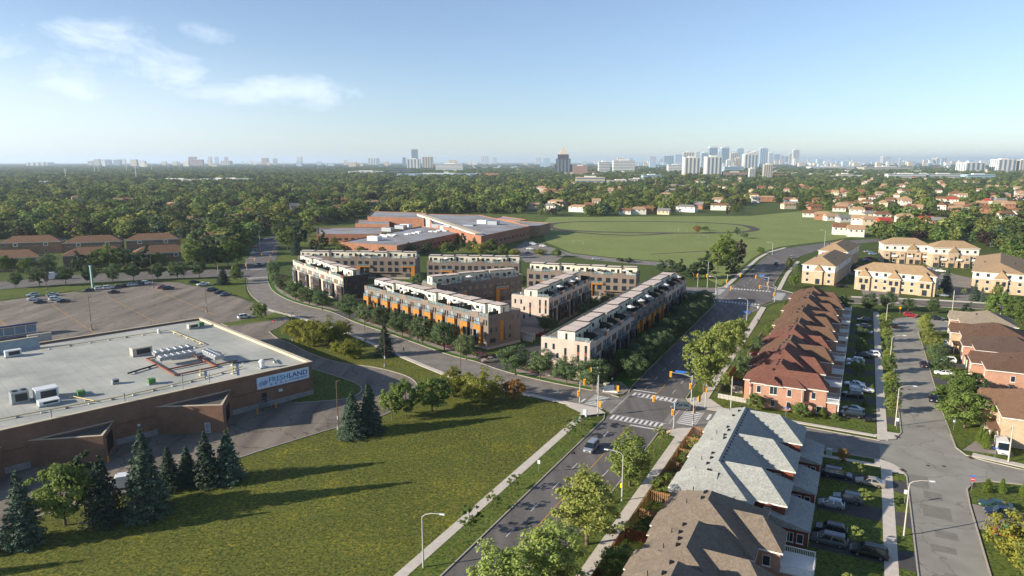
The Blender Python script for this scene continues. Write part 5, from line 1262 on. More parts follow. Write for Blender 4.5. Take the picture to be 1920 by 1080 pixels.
def conifer(key, kind, seed, n, rx, leaf, tiers=26, H=10.0, droop=0.35, col_=False):
    r = np.random.default_rng(seed)
    P_, N_ = [], []
    for t in range(tiers):
        f = (t + r.random() * 0.6) / tiers
        z = H * (0.05 + 0.94 * f)
        rad_ = rx * ((1 - f) ** 0.85 if not col_ else min(1, 1.6 * (1 - f)) ** 0.7) + 0.06
        nb = max(4, int(13 * (1 - f) + 4))
        for bnum in range(nb):
            a = 2 * math.pi * (bnum + r.random() * 0.9) / nb
            L_ = rad_ * (0.72 + 0.42 * r.random()); k = max(5, int(n / tiers / nb * (0.6 + 0.8 * L_ / rx)))
            u = r.random(k) ** 0.6
            x = u * L_
            side = (r.random(k) - 0.5) * L_ * 0.55 * (1.1 - u * 0.6)
            px = x * math.cos(a) - side * math.sin(a); py = x * math.sin(a) + side * math.cos(a)
            pz = z - x * droop * (0.8 + 0.4 * r.random()) + 0.12 * x * u + r.normal(size=k) * 0.07
            P_.append(np.stack([px, py, pz], 1))
            N_.append(np.stack([math.cos(a) * 0.5 + r.normal(size=k) * .45, math.sin(a) * 0.5 + r.normal(size=k) * .45, 0.75 + r.normal(size=k) * .35], 1))
    p = np.concatenate(P_); nn = np.concatenate(N_)
    v = quads(p, nn, r.normal(size=p.shape), leaf * (0.7 + 0.6 * r.random(len(p))), 0.5)
    b = MB().tube([(0, 0, -0.1), (0, 0, H * 0.5), (0, 0, H * 0.95)], 0.17, 6, r1=0.03); tm = b.data('trunk'); tm.materials.append(M_BARK)
    PROTO[key] = (mesh_quads('crown', v, LM[kind]), tm)
for i in range(5): conifer(f'spruce{i}', 'spruce', 70 + i, 8500, 2.5 + 0.25 * (i % 3 - 1), 0.17, 19 + 3 * i, droop=0.22 + 0.08 * i)
conifer('cedar0', 'cedar', 75, 3000, 1.5, 0.2, 26, droop=-0.5, col_=True)
def plant(key, x, y, h, w, label, name='tree', cat='tree', group=None, z=0.0):
    """w: crown width in metres; prototype crowns are about 8 m wide on a 10 m tree"""
    cw = {'m': 6.6, 'r': 8.0, 'b': 8.0, 's': 12.0, 'a': 8.4, 'y': 5.0, 'p': 7.6, 'c': 3.0}[key[0]]
    if key.startswith('spruce'): cw = 5.0
    if key.startswith('bush'): cw = 11.0
    o = thing(name, label, cat, (x, y, z), random.uniform(0, 6.28), group)
    sx = w / cw; o.scale = (sx * random.uniform(.94, 1.06), sx * random.uniform(.94, 1.06), h / 10.0)
    c, t = PROTO[key]
    link('crown', c, o); link('trunk', t, o)
    return o
# spruces and trees by the loading yard
for i, (p, w_, lab) in enumerate((((-72.5,94.7,11.9), 5.6, 'blue-green spruce at the far left, cut close to the picture edge'), ((-64.2,101.1,11.3), 5.6, 'dark spruce just left of the parked white cargo van'), ((-58.6,103.2,14.9), 6.4, 'tallest spruce, just right of the white cargo van'), ((-59.4,112.3,8.0), 4.6, 'short spruce right of the tallest spruce'), ((-57.3,114.5,7.1), 4.2, 'slim spruce in the middle of the yard row'), ((-53.7,114.1,9.9), 5.2, 'bushy spruce second from the right end of the yard row'), ((-50.5,115.6,9.6), 5.4, 'spruce at the right end of the yard row'), ((-33.0,136.1,9.8), 5.6, 'left spruce of the pair beside the brown lamp post'), ((-30.0,138.2,10.9), 6.0, 'right spruce of the pair beside the brown lamp post'), ((-37.2,196.4,9.6), 5.4, 'lone dark spruce on the traffic island beside the side street'), ((-133.3,315.4,8.5), 6.5, 'spruce at the corner of the parking lot verge'))):
    plant(f'spruce{i % 5}', p[0], p[1], p[2], w_ * 1.25, lab, 'spruce_tree', 'spruce', 'spruces')
for (x, y, h, lab) in ((-92.0, 88.0, 14.0, 'spruce beyond the left edge that shades the lower left lawn'), (-97.0, 80.0, 13.0, 'second spruce beyond the left edge, behind the first')): plant('spruce1', x, y, h, 7.0, lab, 'spruce_tree', 'spruce', 'spruces')
for key, p, w_, lab in (('broad0', (-69.9,100.1,10.6), 9.0, 'leafy green tree between two spruces at the far left'), ('pine0', (-68.5,102.9,9.7), 6.0, 'dark tree squeezed between the leafy tree and a spruce'), ('broad1', (-26.5,145.5,7.6), 5.0, 'narrow green tree right of the spruce pair'), ('broad2', (-23.4,145.8,8.6), 5.2, 'bright green tree between the narrow tree and the round tree'), ('broad0', (-18.2,150.2,8.3), 8.4, 'wide round green tree at the end of the field row'),
                        ('shrub0', (-14.2,160.0,7.6), 7.2, 'olive bushy tree behind the round field tree'), ('shrub1', (-6.9,156.2,7.6), 10.0, 'wide olive bush tree beside the side street'), ('autumn0', (0.6,157.3,5.8), 6.0, 'rusty tinged small tree at the end of the olive bushes'),
                        ('shrub2', (-68.2,213.0,7.6), 8.0, 'leftmost olive bush on the supermarket island'), ('shrub0', (-61.0,206.6,8.4), 9.0, 'second olive bush on the supermarket island'), ('shrub1', (-56.4,207.8,8.6), 9.5, 'wide olive bush in the middle of the supermarket island'), ('shrub2', (-55.0,218.4,5.7), 6.0, 'olive bush nearest the street on the supermarket island'), ('shrub0', (-47.6,194.2,5.9), 7.0, 'olive bush left of the lone dark spruce'), ('shrub1', (-52.3,199.3,3.6), 3.5, 'small olive shrub at the tip of the island cluster'), ('shrub2', (-44.7,193.6,3.2), 3.0, 'small scruffy shrub below the olive bush'),
                        ('broad1', (-90.7,243.1,6.5), 5.4, 'bright round tree beside the white car at the lot exit'), ('broad2', (-131.0,324.1,7.4), 6.0, 'rounded tree right of the corner spruce on the lot verge')):
    plant(key, *p, w_, lab, 'leafy_tree' if 'bush' not in lab and 'shrub' not in lab else 'bushy_shrub', 'tree' if 'shrub' not in lab else 'shrub')
# street trees in front of the townhouses
ST_T = [(-116.7,334.8,7.4), (-106.6,309.9,6.6), (-97.8,291.9,7.2), (-87.7,275.8,8.6), (-79.8,267.4,7.9), (-72.9,260.4,7.5), (-58.9,244.8,8.5), (-51.0,235.6,7.6), (-43.6,227.1,8.1), (-35.6,218.4,8.1), (-28.0,209.7,8.7), (-20.3,201.1,8.9), (-13.2,192.5,7.1), (0.9,177.8,7.8), (7.4,174.2,7.1), (13.9,169.3,7.0), (20.4,165.9,7.5)]
for i, p in enumerate(ST_T):
    plant(f'round{i % 3}', *p, p[2] * 0.95, f'{ORD[i]} round street tree along the townhouse kerb, counted from the far bend', 'street_tree', 'tree', 'round street trees along the townhouse kerb')
for i in range(13):
    s = 97 + i * 8.3
    q = R(-3.2 - i * 0.15 + random.uniform(-.5, .5), s)
    plant(f'round{(i + 1) % 3}', *q, 6.2 + random.uniform(-.6, .9), 7.4, f'{ORD[i]} low round tree on the avenue verge beside the townhouses, counted from the corner', 'street_tree', 'tree', 'low trees on the avenue verge')
for i in range(13):
    q = R(-8.6 - i * 0.12 + random.uniform(-.4, .4), 93.5 + i * 8.4)
    plant(f'broad{(i + 1) % 3}' if i % 3 else 'round0', *q, 4.6 + random.uniform(-.5, 1.0), 4.4, f'{ORD[i]} garden tree close to the dark avenue facade, counted from the corner', 'garden_tree', 'tree', 'garden trees by the avenue facade')
for i, (x, y, h, lab) in enumerate(((*off((12.7, 230.9), 200, 5), 5.5, 'young tree before the pale inner end wall, left'), (*off((12.7, 230.9), 175, 7), 5.0, 'young tree before the pale inner end wall, right'), (*off((20, 236), 30, 12), 5.5, 'courtyard tree nearest the inner block corner'), (*off((20, 236), 30, 22), 5.8, 'courtyard tree in the middle of the inner lane'), (*off((20, 236), 30, 34), 5.5, 'courtyard tree at the far end of the inner lane'), (-6, 245, 6.5, 'courtyard tree behind the orange bay block, right'), (-14, 243, 6.0, 'courtyard tree behind the orange bay block, centre'), (-42, 300, 7.5, 'dark courtyard tree in the gap between the two rear blocks'), (-46, 278, 5.5, 'courtyard tree left of the shaded inner block'), (-38, 275, 5.5, 'second courtyard tree left of the shaded inner block'), (3, 300, 8, 'dark tree in the gap left of the tall orange panel'))):
    plant(f'round{i % 3}', x, y, h, h * 0.85, lab, 'garden_tree', 'tree')
# avenue east side
for key, p, w_, lab in (('maple0', (47.4,163.9,15.8), 11.0, 'biggest yellow-green tree beyond the junction, right of the avenue'), ('maple1', (57.7,184.2,13.6), 8.5, 'yellow-green tree behind the biggest avenue tree'), ('maple2', (67.6,203.5,9.8), 7.5, 'third yellow-green tree beyond the junction'), ('maple0', (20.6,113.3,9.3), 8.0, 'yellow-green boulevard tree beside the lamp post with a yellow sign'), ('maple1', (11.1,94.4,11.7), 9.6, 'largest yellow-green boulevard tree near the bottom of the avenue'), ('maple2', (4.3,81.9,10.4), 9.6, 'yellow-green boulevard tree cut by the bottom edge'), ('maple0', (-1.0,75.6,9.9), 9.0, 'tip of a yellow-green tree at the bottom edge beside the lane'),
                        ('young1', (29.9,130.9,4.3), 2.8, 'young tree by the near junction corner, right of the avenue'), ('young1', (25.7,122.0,3.6), 2.2, 'thin young tree behind the yellow-green boulevard tree')):
    plant(key, *p, w_, lab, 'boulevard_tree' if w_ > 4 else 'young_tree', 'tree')
for i, p in enumerate(((14.7,139.9,3.3), (11.8,134.4,3.8), (0.4,111.9,3.1), (-3.1,104.5,3.5), (-6.5,98.0,4.5), (10.0,143.6,2.1))):
    plant('young0', *p, p[2] * (0.75 if i else 1.1), ['sparse young tree at the near junction corner, left of the avenue', 'young tree second from the junction on the left verge', 'young tree third from the junction on the left verge', 'young tree in a stone ring on the left verge', 'young tree nearest the bottom on the left verge', 'wispy young tree at the field corner by the signals'][i], 'young_tree', 'tree', 'young trees on the left verge')
# east yards and residential street
k = 0
for t, s, h, w_, key in ((21.5, 57, 3.4, 2.6, 'young1'), (21.3, 50.5, 3.0, 2.0, 'young0'), (21.4, 37, 4.2, 4.4, 'broad0'), (21.6, 24.5, 2.6, 2.2, 'young0'), (21.8, 9.5, 5.4, 5.2, 'broad1'), (21.4, 4.5, 2.2, 1.6, 'bush0'), (20.8, 2.0, 3.6, 1.7, 'cedar0'), (22.2, -1.5, 3.0, 3.4, 'broad2'), (21.6, -6, 3.0, 3.4, 'broad0')):
    plant(key, *R(t, s), h, w_, ['small leafy tree in the fenced yard nearest the junction', 'thin young tree in the second fenced yard from the junction', 'round tree in the fenced yard beside the grey-blue roofs', 'small tree in the yard between the grey-blue and taupe rows', 'large grey-green tree in the red fenced back yard', 'low bush at the red fence', 'dense cedar cone at the grey picket fence', 'shrubby tree beside the man in the bottom yard', 'shrubby tree in the yard cut by the bottom edge'][k], 'yard_tree', 'tree'); k += 1
k = 0
for t, s, h, w_, key in ((22.5, 112, 6.0, 7.5, 'round0'), (23.5, 139, 4.6, 5.5, 'round1'), (24.5, 158, 5.2, 6.0, 'broad1'), (25, 171, 4.4, 4.8, 'pine0'), (23.8, 196, 5.8, 2.6, 'cedar0'), (25.8, 201, 3.6, 4.0, 'round2'), (29, 86.8, 3.8, 4.4, 'broad2'), (38.5, 86.5, 3.6, 3.8, 'broad0'), (42.8, 88.2, 2.6, 1.6, 'cedar0'), (45.5, 88.4, 1.6, 2.4, 'bush0'), (36.2, 88.6, 2.0, 1.8, 'purple0'), (49, 126, 4.5, 3.8, 'broad1'), (49.5, 150, 4.6, 4.2, 'broad2'), (50, 168, 4.2, 4.0, 'round0'), (51, 101, 2.0, 1.4, 'cedar0'), (52.6, 113, 2.2, 1.2, 'cedar0')):
    plant(key, *R(t, s), h, w_, ['dark round tree behind the brown wooden fence', 'round tree beside the red garden canopy', 'leafy yard tree behind the brown roofed row', 'dark yard tree near the far end of the brown row', 'dense cedar by the far junction corner', 'round bush by the cedar at the far junction', 'small tree before the corner house windows', 'small tree before the corner house porch', 'cone cedar beside the corner house door', 'round clipped bush at the corner house', 'purple shrub by the corner house wall', 'front yard tree between parked cars, nearest', 'front yard tree half way along the brown row', 'front yard tree far along the brown row', 'dark clipped cone at the second driveway', 'small clipped cone at the white pickup drive'][k], 'yard_tree', 'tree'); k += 1
for i, s in enumerate((100, 110, 121, 133, 144, 156, 170, 183, 196)):
    plant(f'broad{i % 3}' if i % 2 else 'maple1', *R(56.6, s + random.uniform(-1, 1)), 4.6 + random.uniform(-.5, .8), 3.6, f'{ORD[i]} small street tree left of the residential street, counted from the side street', 'street_tree', 'tree', 'small street trees on the residential street')
for i, (s, h, w_) in enumerate(((138, 5.2, 5.0), (152, 5.0, 4.6), (160, 5.6, 4.6), (170, 6.0, 4.8), (182, 6.0, 4.6), (193, 5.6, 4.2))):
    plant(f'maple{i % 3}' if i > 1 else f'round{i}', *R(69.3 - (i > 2) * 1.2, s), h, w_, f'{ORD[i]} street tree right of the residential street, counted from the big green tree', 'street_tree', 'tree', 'street trees on the right of the residential street')
k = 0
for t, s, h, w_, key in ((70.2, 96, 8.2, 9.0, 'broad0'), (69.6, 106, 8.0, 8.5, 'broad2'), (74, 108, 7.5, 7.5, 'pine0'), (71.5, 117, 7.6, 7.0, 'broad1'), (72.6, 84.6, 4.0, 1.7, 'cedar0'), (72.0, 87.0, 4.2, 1.7, 'cedar0'), (70.2, 63.0, 2.7, 1.5, 'cedar0'), (72.4, 63.6, 2.9, 1.2, 'cedar0'), (75.6, 63.6, 3.2, 1.7, 'cedar0'), (71.8, 39, 8.0, 8.5, 'shrub0'), (73.5, 31, 8.5, 9.0, 'broad0'), (72.8, 23, 8.0, 8.0, 'shrub1')):
    plant(key, *R(t, s), h, w_, ['big leafy green tree at the bend of the residential street', 'big leafy green tree just behind the bend tree', 'dark tree in the shade behind the big leafy tree', 'green tree above the parked dark car', 'cone cedar beside the pale brick house, front', 'cone cedar beside the pale brick house, rear', 'left clipped cedar behind the stop sign', 'middle slim cedar behind the stop sign', 'right clipped cedar behind the stop sign', 'yellowing tree over the orange car at the right edge', 'broad green tree in the bottom right corner', 'olive tree cut by the bottom right corner'][k], 'yard_tree', 'tree'); k += 1
for i, (t, s) in enumerate(((47.5, 64.5), (50.2, 58.5), (51.5, 47.5), (50.5, 33.5), (50.0, 20.0))):
    plant('young1' if i != 0 else 'autumn0', *R(t, s), 3.4, 2.2, ['small tree with red tinged leaves on the corner lawn', 'small lawn tree between two driveways beside the beige sedan', 'small lawn tree beside the silver estate car', 'small lawn tree in front of the black van', 'small lawn tree at the lowest driveway'][i], 'young_tree', 'tree', 'small lawn trees by the driveways')
# along the cross road east
for i, (p, key) in enumerate((((122.6,251.9,7.7), 'broad0'), ((134.8,256.5,7.0), 'round0'), ((142.7,258.4,7.2), 'round1'), ((149.8,256.5,5.1), 'round2'), ((157.4,253.7,5.7), 'round0'), ((166.1,247.4,5.0), 'pine0'), ((175.2,244.8,9.8), 'broad1'), ((177.1,234.8,9.5), 'broad2'))):
    plant(key, *p, p[2] * 0.9, f'{ORD[i]} tree along the near side of the cross road, counted from the avenue', 'street_tree', 'tree', 'trees along the cross road')
for i, (p, key) in enumerate((((188.2,276.9,8.2), 'spruce0'), ((190.5,275.8,6.2), 'spruce1'), ((200.0,280.2,6.7), 'maple1'), ((198.5,273.6,5.7), 'spruce2'), ((189.7,298.1,10.8), 'spruce1'), ((171.8,344.6,5.2), 'round0'), ((177.6,282.5,4.5), 'young1'), ((190.6,287.1,3.7), 'young1'), ((126.8,307.2,6.8), 'broad1'), ((140.1,336.4,6.1), 'round1'), ((146.5,362.2,6.3), 'broad2'))):
    plant(key, *p, p[2] * 0.62, ['spruce before the rightmost apartment block', 'second spruce before the rightmost apartment block', 'yellow-green tree before the rightmost apartment gable', 'spruce right of the yellow-green tree at the apartments', 'tall thin spruce beside the apartment parking', 'dark tree in the apartment drive', 'small tree at the right end of the three-gabled block', 'small tree at the apartment drive entrance', 'tree on the corner lawn by the junction', 'second tree on the corner lawn by the junction', 'tree beside the avenue before the tan roofs'][i], 'tree' if 'spruce' not in key else 'spruce_tree', 'tree')
# pines and clump at the far junction and park
for i, (p, w_, key) in enumerate((((94.1,333.3,11.5), 15, 'pine0'), ((87.6,330.2,8.8), 12, 'pine1'), ((104.9,349.7,16.4), 18, 'broad0'), ((112.7,362.2,18.4), 20, 'broad2'), ((122.8,371.6,13.1), 13, 'purple0'), ((84.6,344.6,6.8), 12, 'pine0'), ((84.0,362.2,5.4), 10, 'pine1'), ((108.1,336.4,10.6), 12, 'pine1'), ((77.0,353.2,5.6), 8, 'pine0'), ((147.8,551.1,6.4), 11, 'autumn0'), ((158.1,568.4,3.9), 9, 'broad1'), ((174.9,538.8,5.4), 8, 'pine0'), ((172.0,512.1,4.4), 9, 'round1'), ((153.9,427.1,4.0), 8, 'broad0'), ((16.9,419.6,3.9), 14, 'shrub0'), ((27.0,410.0,4.5), 12, 'broad2'), ((66.3,387.8,2.4), 10, 'pine0'), ((61.5,392.0,2.1), 8, 'pine1'), ((-13.1,422.1,9.8), 12, 'broad0'), ((-19.5,419.6,7.5), 14, 'shrub1'), ((-4.8,414.8,6.5), 14, 'broad2'), ((-32.1,451.3,10.5), 9, 'pine1'), ((-61.8,419.6,6.9), 12, 'pine0'), ((-52.0,419.6,8.2), 12, 'pine1'), ((-118.9,434.9,11.8), 12, 'pine0'), ((-126.1,440.2,6.8), 10, 'purple0'), ((-131.7,419.6,15.6), 14, 'spruce1'), ((-91.1,419.6,5.2), 12, 'broad1'), ((-105.3,424.6,6.0), 11, 'broad0'), ((-77.2,414.8,5.8), 11, 'pine1'), ((-40.7,419.6,7.2), 11, 'broad2'), ((-36.2,424.6,8.6), 9, 'pine0'), ((-24.7,424.6,9.2), 12, 'broad1'), ((1.6,405.4,5.7), 12, 'shrub2'), ((-69.9,419.6,4.6), 9, 'shrub0'), ((-118.9,462.9,6.1), 8, 'broad2'))):
    nm = ['dark pine at the far junction, tallest of the group', 'dark pine left of the tallest junction pine', 'round green tree of the park clump, front', 'largest green tree of the park clump', 'purple leaved tree behind the park clump', 'low spreading pine beside the school road', 'second low pine beside the school road', 'dark pine at the right of the park clump', 'leftmost pine behind the townhouses', 'rusty brown tree on the playing field', 'small green tree beside the rusty field tree', 'small dark tree on the field beside the track', 'round shrub tree on the field near the avenue', 'small tree at the avenue edge of the field', 'pale green tree at the school lot edge', 'second pale green tree at the school lot edge', 'dark bush tree beside the silver car on the school road', 'second dark bush tree on the school road', 'bright green tree in front of the school, tallest', 'wide olive tree in front of the school', 'green tree in front of the school lot', 'dark tree against the shaded school wall', 'dark tree behind the leftmost rear townhouses', 'second dark tree behind the rear townhouses', 'dark conical tree before the low school wing', 'purple-brown bush before the low school wing', 'big blue spruce beside the north road', 'low green tree before the school corner', 'green tree before the left end of the school front', 'dark tree before the middle of the school front', 'green tree at the shaded school wall, left', 'narrow dark tree at the shaded school wall', 'tall green tree left of the brightest school tree', 'olive tree beside the school lot entrance', 'olive bush before the school corner', 'small green tree beside the low school wing'][i]
    plant(key, *p, w_ * 0.62, nm, 'tree' if 'spruce' not in key else 'spruce_tree', 'tree')
# west road street trees, trees among the brown roofed terraces
for i, p in enumerate(((-223.4,307.2,7.5), (-215.3,311.2,9.3), (-205.1,314.0,8.7), (-196.6,318.3,8.0), (-187.6,321.2,8.9), (-180.2,325.6,8.2), (-170.3,328.6,7.8), (-161.5,330.2,8.6), (-152.1,333.3,7.9))):
    plant(f'round{i % 3}', *p, p[2] * 0.8, f'{ORD[i]} street tree on the lot verge of the west road, counted from the left edge', 'street_tree', 'tree', 'street trees on the west road verge')
for i, p in enumerate(((-258.2,349.7,9.3), (-247.8,349.7,8.2), (-239.2,353.2,9.4), (-220.6,349.7,10.2), (-213.1,353.2,12.2), (-207.4,356.7,14.0), (-201.3,356.7,10.6), (-190.2,356.7,11.7), (-185.1,360.3,9.6), (-167.7,362.2,15.0), (-163.7,365.9,12.9), (-160.4,371.6,15.1), (-153.7,371.6,13.1), (-151.1,377.5,13.8), (-173.7,414.8,12.9), (-185.4,419.6,13.0), (-202.8,440.2,11.6), (-143.2,440.2,15.3), (-175.6,519.5,10.0), (-142.5,462.9,15.0), (-152.3,519.5,12.0), (-171.1,440.2,10.3))):
    plant(('broad0', 'broad1', 'round1', 'pine0')[i % 4], *p, p[2] * 0.82, f'{ORD[i]} large tree of the west road tree belt, counted from the left edge', 'tree', 'tree', 'large trees along the west road')
# low planting in the beds along the townhouses
def bed_planting():
    r = np.random.default_rng(5); P_ = []
    for pl, d0, d1 in ((WK[1:iD1 + 1], 4.2, 8.6), (WK[iD2:iD3 + 1], 4.2, 8.0), (WK[iD4:], 4.2, 8.0), (smooth([R(-1.4, 96), R(-2.2, 150), R(-3.0, 204)], 14), -6.2, -10.6)):
        for i in range(len(pl) - 1):
            dx, dy = pl[i + 1][0] - pl[i][0], pl[i + 1][1] - pl[i][1]; l = math.hypot(dx, dy)
            n = int(l * 26)
            f = r.random(n); d = d0 + (d1 - d0) * r.random(n)
            P_.append(np.stack([pl[i][0] + dx * f + dy / l * d, pl[i][1] + dy * f - dx / l * d, 0.15 + 0.75 * r.random(n) ** 1.5], 1))
    p = np.concatenate(P_)
    clump = np.sin(p[:, 0] * 1.7) * np.sin(p[:, 1] * 1.3 + 1) > -0.35
    p = p[clump]; nn = r.normal(size=p.shape) * 0.6 + np.array([0, 0, 0.8])
    v = quads(p, nn, r.normal(size=p.shape), 0.16 + 0.14 * r.random(len(p)))
    me = mesh_quads('bed_planting', v, LM['round']); me.materials.append(mat('magenta_flowers', '#7d3a5e', 0.8, 0.3)); me.materials.append(LM['shrub'])
    idx = np.where(np.sin(p[:, 0] * 0.9 + p[:, 1] * 0.4) > 0.72, 1, np.where(np.sin(p[:, 0] * 0.5 - p[:, 1] * 0.7) > 0.5, 2, 0)).astype(np.int32)
    me.polygons.foreach_set('material_index', idx)
    o = link('bed_planting', me); stuff(o); o['label'] = 'low flowering shrubs in the beds along the townhouses'
bed_planting()


# ------------------------------------------------------------------ vehicles
M_TYRE = mat('tyre_rubber', '#1b1b1c', 0.9, 0.1); M_RIM = mat('alloy_rim', '#9a9c9e', 0.35, 0.1, metal=0.8)
M_CGLASS = glass_mat('car_glass', '#1d2529', 0.06)
M_HEADL = mat('headlamp_lens', '#c8ccd0', 0.2, 0.05); M_TAILL = mat('tail_lamp_lens', '#8a1a16', 0.25, 0.05)
M_TRIM = mat('black_trim', '#1e1f20', 0.6, 0.1)
def paint(name, c, metal=0.3):
    m = mat('paint_' + name, c, 0.28, 0.04, 0.5, metal=metal, spec=0.5)
    m.node_tree.nodes['Principled BSDF'].inputs['Coat Weight'].default_value = 0.5
    return m
PT = {n: paint(n, c, mt) for n, c, mt in (('silver', '#a9adb0', 0.5), ('white', '#d9d9d6', 0.0), ('black', '#15171a', 0.2), ('dark', '#24282d', 0.3), ('grey', '#5d6267', 0.4), ('blue', '#27477d', 0.3), ('red', '#9a1e22', 0.2), ('beige', '#a39a8c', 0.4), ('green', '#2e4a40', 0.3), ('orange', '#b5602f', 0.1), ('navy', '#1d2740', 0.3), ('maroon', '#4d1d22', 0.3), ('lightblue', '#8fa6b8', 0.4))}
def wheel_meshes(r=0.33, w=0.22):
    n = 14; t = MB(); ring = lambda y, q: [(q * math.cos(2 * math.pi * i / n), y, q * math.sin(2 * math.pi * i / n)) for i in range(n)]
    prof = [(-w / 2, r * 0.62), (-w / 2, r * 0.92), (-w * 0.35, r), (w * 0.35, r), (w / 2, r * 0.92), (w / 2, r * 0.62)]
    vs = [p for y, q in prof for p in ring(y, q)]
    t.mesh(vs, [(a * n + i, a * n + (i + 1) % n, (a + 1) * n + (i + 1) % n, (a + 1) * n + i) for a in range(len(prof) - 1) for i in range(n)])
    tm = t.data('tyre'); tm.materials.append(M_TYRE)
    rb = MB(); vs = ring(-w * 0.42, r * 0.62) + ring(w * 0.42, r * 0.62); rb.mesh(vs, [tuple(range(n)), tuple(range(2 * n - 1, n - 1, -1))])
    rm = rb.data('rim'); rm.materials.append(M_RIM); return tm, rm
def vehicle(kind, top, belt, gh, W, L, wb, cargo=None, r=0.33):
    """top: lower body outline stations (x, z_bottom, z_top, half width); gh: greenhouse (front base x, front roof x, rear roof x, rear base x, roof z, half width)"""
    o = thing(kind, kind, 'car', (0, 0, -400))
    b = MB(); n = len(top)
    for x, zb, zt, hw in top:
        pass
    vs = []
    for x, zb, zt, hw in top:
        zm = zb + (zt - zb) * 0.55
        vs += [(x, -hw * 0.92, zb), (x, -hw, zm), (x, -hw * 0.93, zt), (x, hw * 0.93, zt), (x, hw, zm), (x, hw * 0.92, zb)]
    fs = [(a * 6 + i, a * 6 + (i + 1) % 6, (a + 1) * 6 + (i + 1) % 6, (a + 1) * 6 + i) for a in range(n - 1) for i in range(6)] + [tuple(range(6)), tuple(range((n - 1) * 6 + 5, (n - 1) * 6 - 1, -1))]
    b.mesh(vs, fs)
    xf, rf, rr, xr, zr, hr = gh; hb = W / 2 * 0.9; zf, zb_ = belt
    # roof shell with pillars
    g = [(xf, -hb, zf), (rf, -hr, zr), (rr, -hr, zr), (xr, -hb, zb_), (xf, hb, zf), (rf, hr, zr), (rr, hr, zr), (xr, hb, zb_)]
    b.mesh(g, [(1, 2, 6, 5)]); b.mesh([(rf, -hr, zr), (rr, -hr, zr), (rr, hr, zr), (rf, hr, zr), (rf - .15, -hr * .8, zr + 0.05), (rr + .15, -hr * .8, zr + 0.05), (rr + .15, hr * .8, zr + 0.05), (rf - .15, hr * .8, zr + 0.05)], [(4, 5, 6, 7), (0, 1, 5, 4), (1, 2, 6, 5), (2, 3, 7, 6), (3, 0, 4, 7)])
    for sd in (0, 4):
        sg = -1 if sd == 0 else 1; e = 0.012 * sg
        A_, B_, C_, D_ = g[sd], g[sd + 1], g[sd + 2], g[sd + 3]
        mid = lambda p, q, f: tuple(p[i] + (q[i] - p[i]) * f for i in range(3))
        for f in ((0.0, 0.09), (0.42, 0.48), (0.9, 1.0)):
            q = [mid(A_, D_, f[0]), mid(B_, C_, f[0]), mid(B_, C_, f[1]), mid(A_, D_, f[1])]
            b.poly([(x, y + e, z) for x, y, z in q])
        b.poly([(x, y + e, z) for x, y, z in (mid(B_, A_, 0.12), B_, C_, mid(C_, D_, 0.12))])
    me = b.data('body'); me.materials.append(PT['silver']); body = link('body', me, o)
    body.material_slots[0].link = 'OBJECT'; body.material_slots[0].material = PT['silver']
    mk_ = lambda nm, idx: MB().poly([g[i] for i in idx]).build(nm, M_CGLASS, o)
    mk_('windscreen', (0, 4, 5, 1)); mk_('rear_window', (2, 6, 7, 3)); mk_('side_window', (0, 1, 2, 3)); mk_('side_window', (7, 6, 5, 4))
    x0, zb0, zt0, hw0 = top[0]; x1, zb1, zt1, hw1 = top[-1]
    for s in (-1, 1):
        MB().box(x0 - 0.12, x0 + 0.02, s * hw0 * 0.72 - 0.17, s * hw0 * 0.72 + 0.17, zt0 - 0.2, zt0 - 0.04).build('headlight', M_HEADL, o)
        MB().box(x1 - 0.02, x1 + 0.1, s * hw1 * 0.78 - 0.1, s * hw1 * 0.78 + 0.1, zt1 - 0.34, zt1 - 0.06).build('taillight', M_TAILL, o)
        MB().box(rf * 0.45 + xf * 0.55 - 0.1, rf * 0.45 + xf * 0.55 + 0.08, s * (W / 2 + 0.02) - 0.09, s * (W / 2 + 0.02) + 0.09, zf - 0.0, zf + 0.13).build('mirror', M_TRIM, o)
    MB().box(x0 - 0.06, x0 + 0.03, -hw0 * 0.5, hw0 * 0.5, zb0 + 0.1, zb0 + 0.26).build('grille', M_TRIM, o)
    tm, rm = wheel_meshes(r)
    for x in (wb / 2 + 0.05, -wb / 2 + 0.05):
        for s in (-1, 1):
            wo = bpy.data.objects.new('wheel', None); COL.objects.link(wo); wo.parent = o; wo.location = (x, s * (W / 2 - 0.11), r); wo.empty_display_size = .2
            link('tyre', tm, wo); link('rim', rm, wo)
    if cargo: cargo(o)
    return o
def st(L, W, nose, hood, belt, tail, zb=0.24, hx=0.55, tx=0.6):
    h = L / 2
    return [(h, zb + 0.12, nose, W / 2 * 0.82), (h - 0.25, zb, nose + 0.08, W / 2 * 0.95), (h - hx - 0.5, zb, hood, W / 2), (0, zb, belt, W / 2), (-h + tx + 0.2, zb, belt + 0.03, W / 2), (-h + 0.12, zb, tail, W / 2 * 0.95), (-h, zb + 0.14, tail - 0.04, W / 2 * 0.86)]
def van_box(o):
    MB().box(-2.6, 0.9, -0.98, 0.98, 0.5, 2.35).build('cargo_body', PT['white'], o)
    MB().box(-2.63, -2.601, -0.9, 0.9, 0.6, 2.2).build('rear_doors', PT['white'], o)
def truck_box(o):
    MB().box(-3.6, 1.5, -1.2, 1.2, 0.9, 3.5).build('cargo_box', PT['white'], o)
def bed(o):
    for s in (-1, 1): MB().box(-2.7, -0.75, s * 0.9 - 0.06, s * 0.9 + 0.06, 0.9, 1.18).build('bed_side', PT['white'], o)
    MB().box(-2.78, -2.7, -0.96, 0.96, 0.7, 1.18).build('tailgate', PT['white'], o)
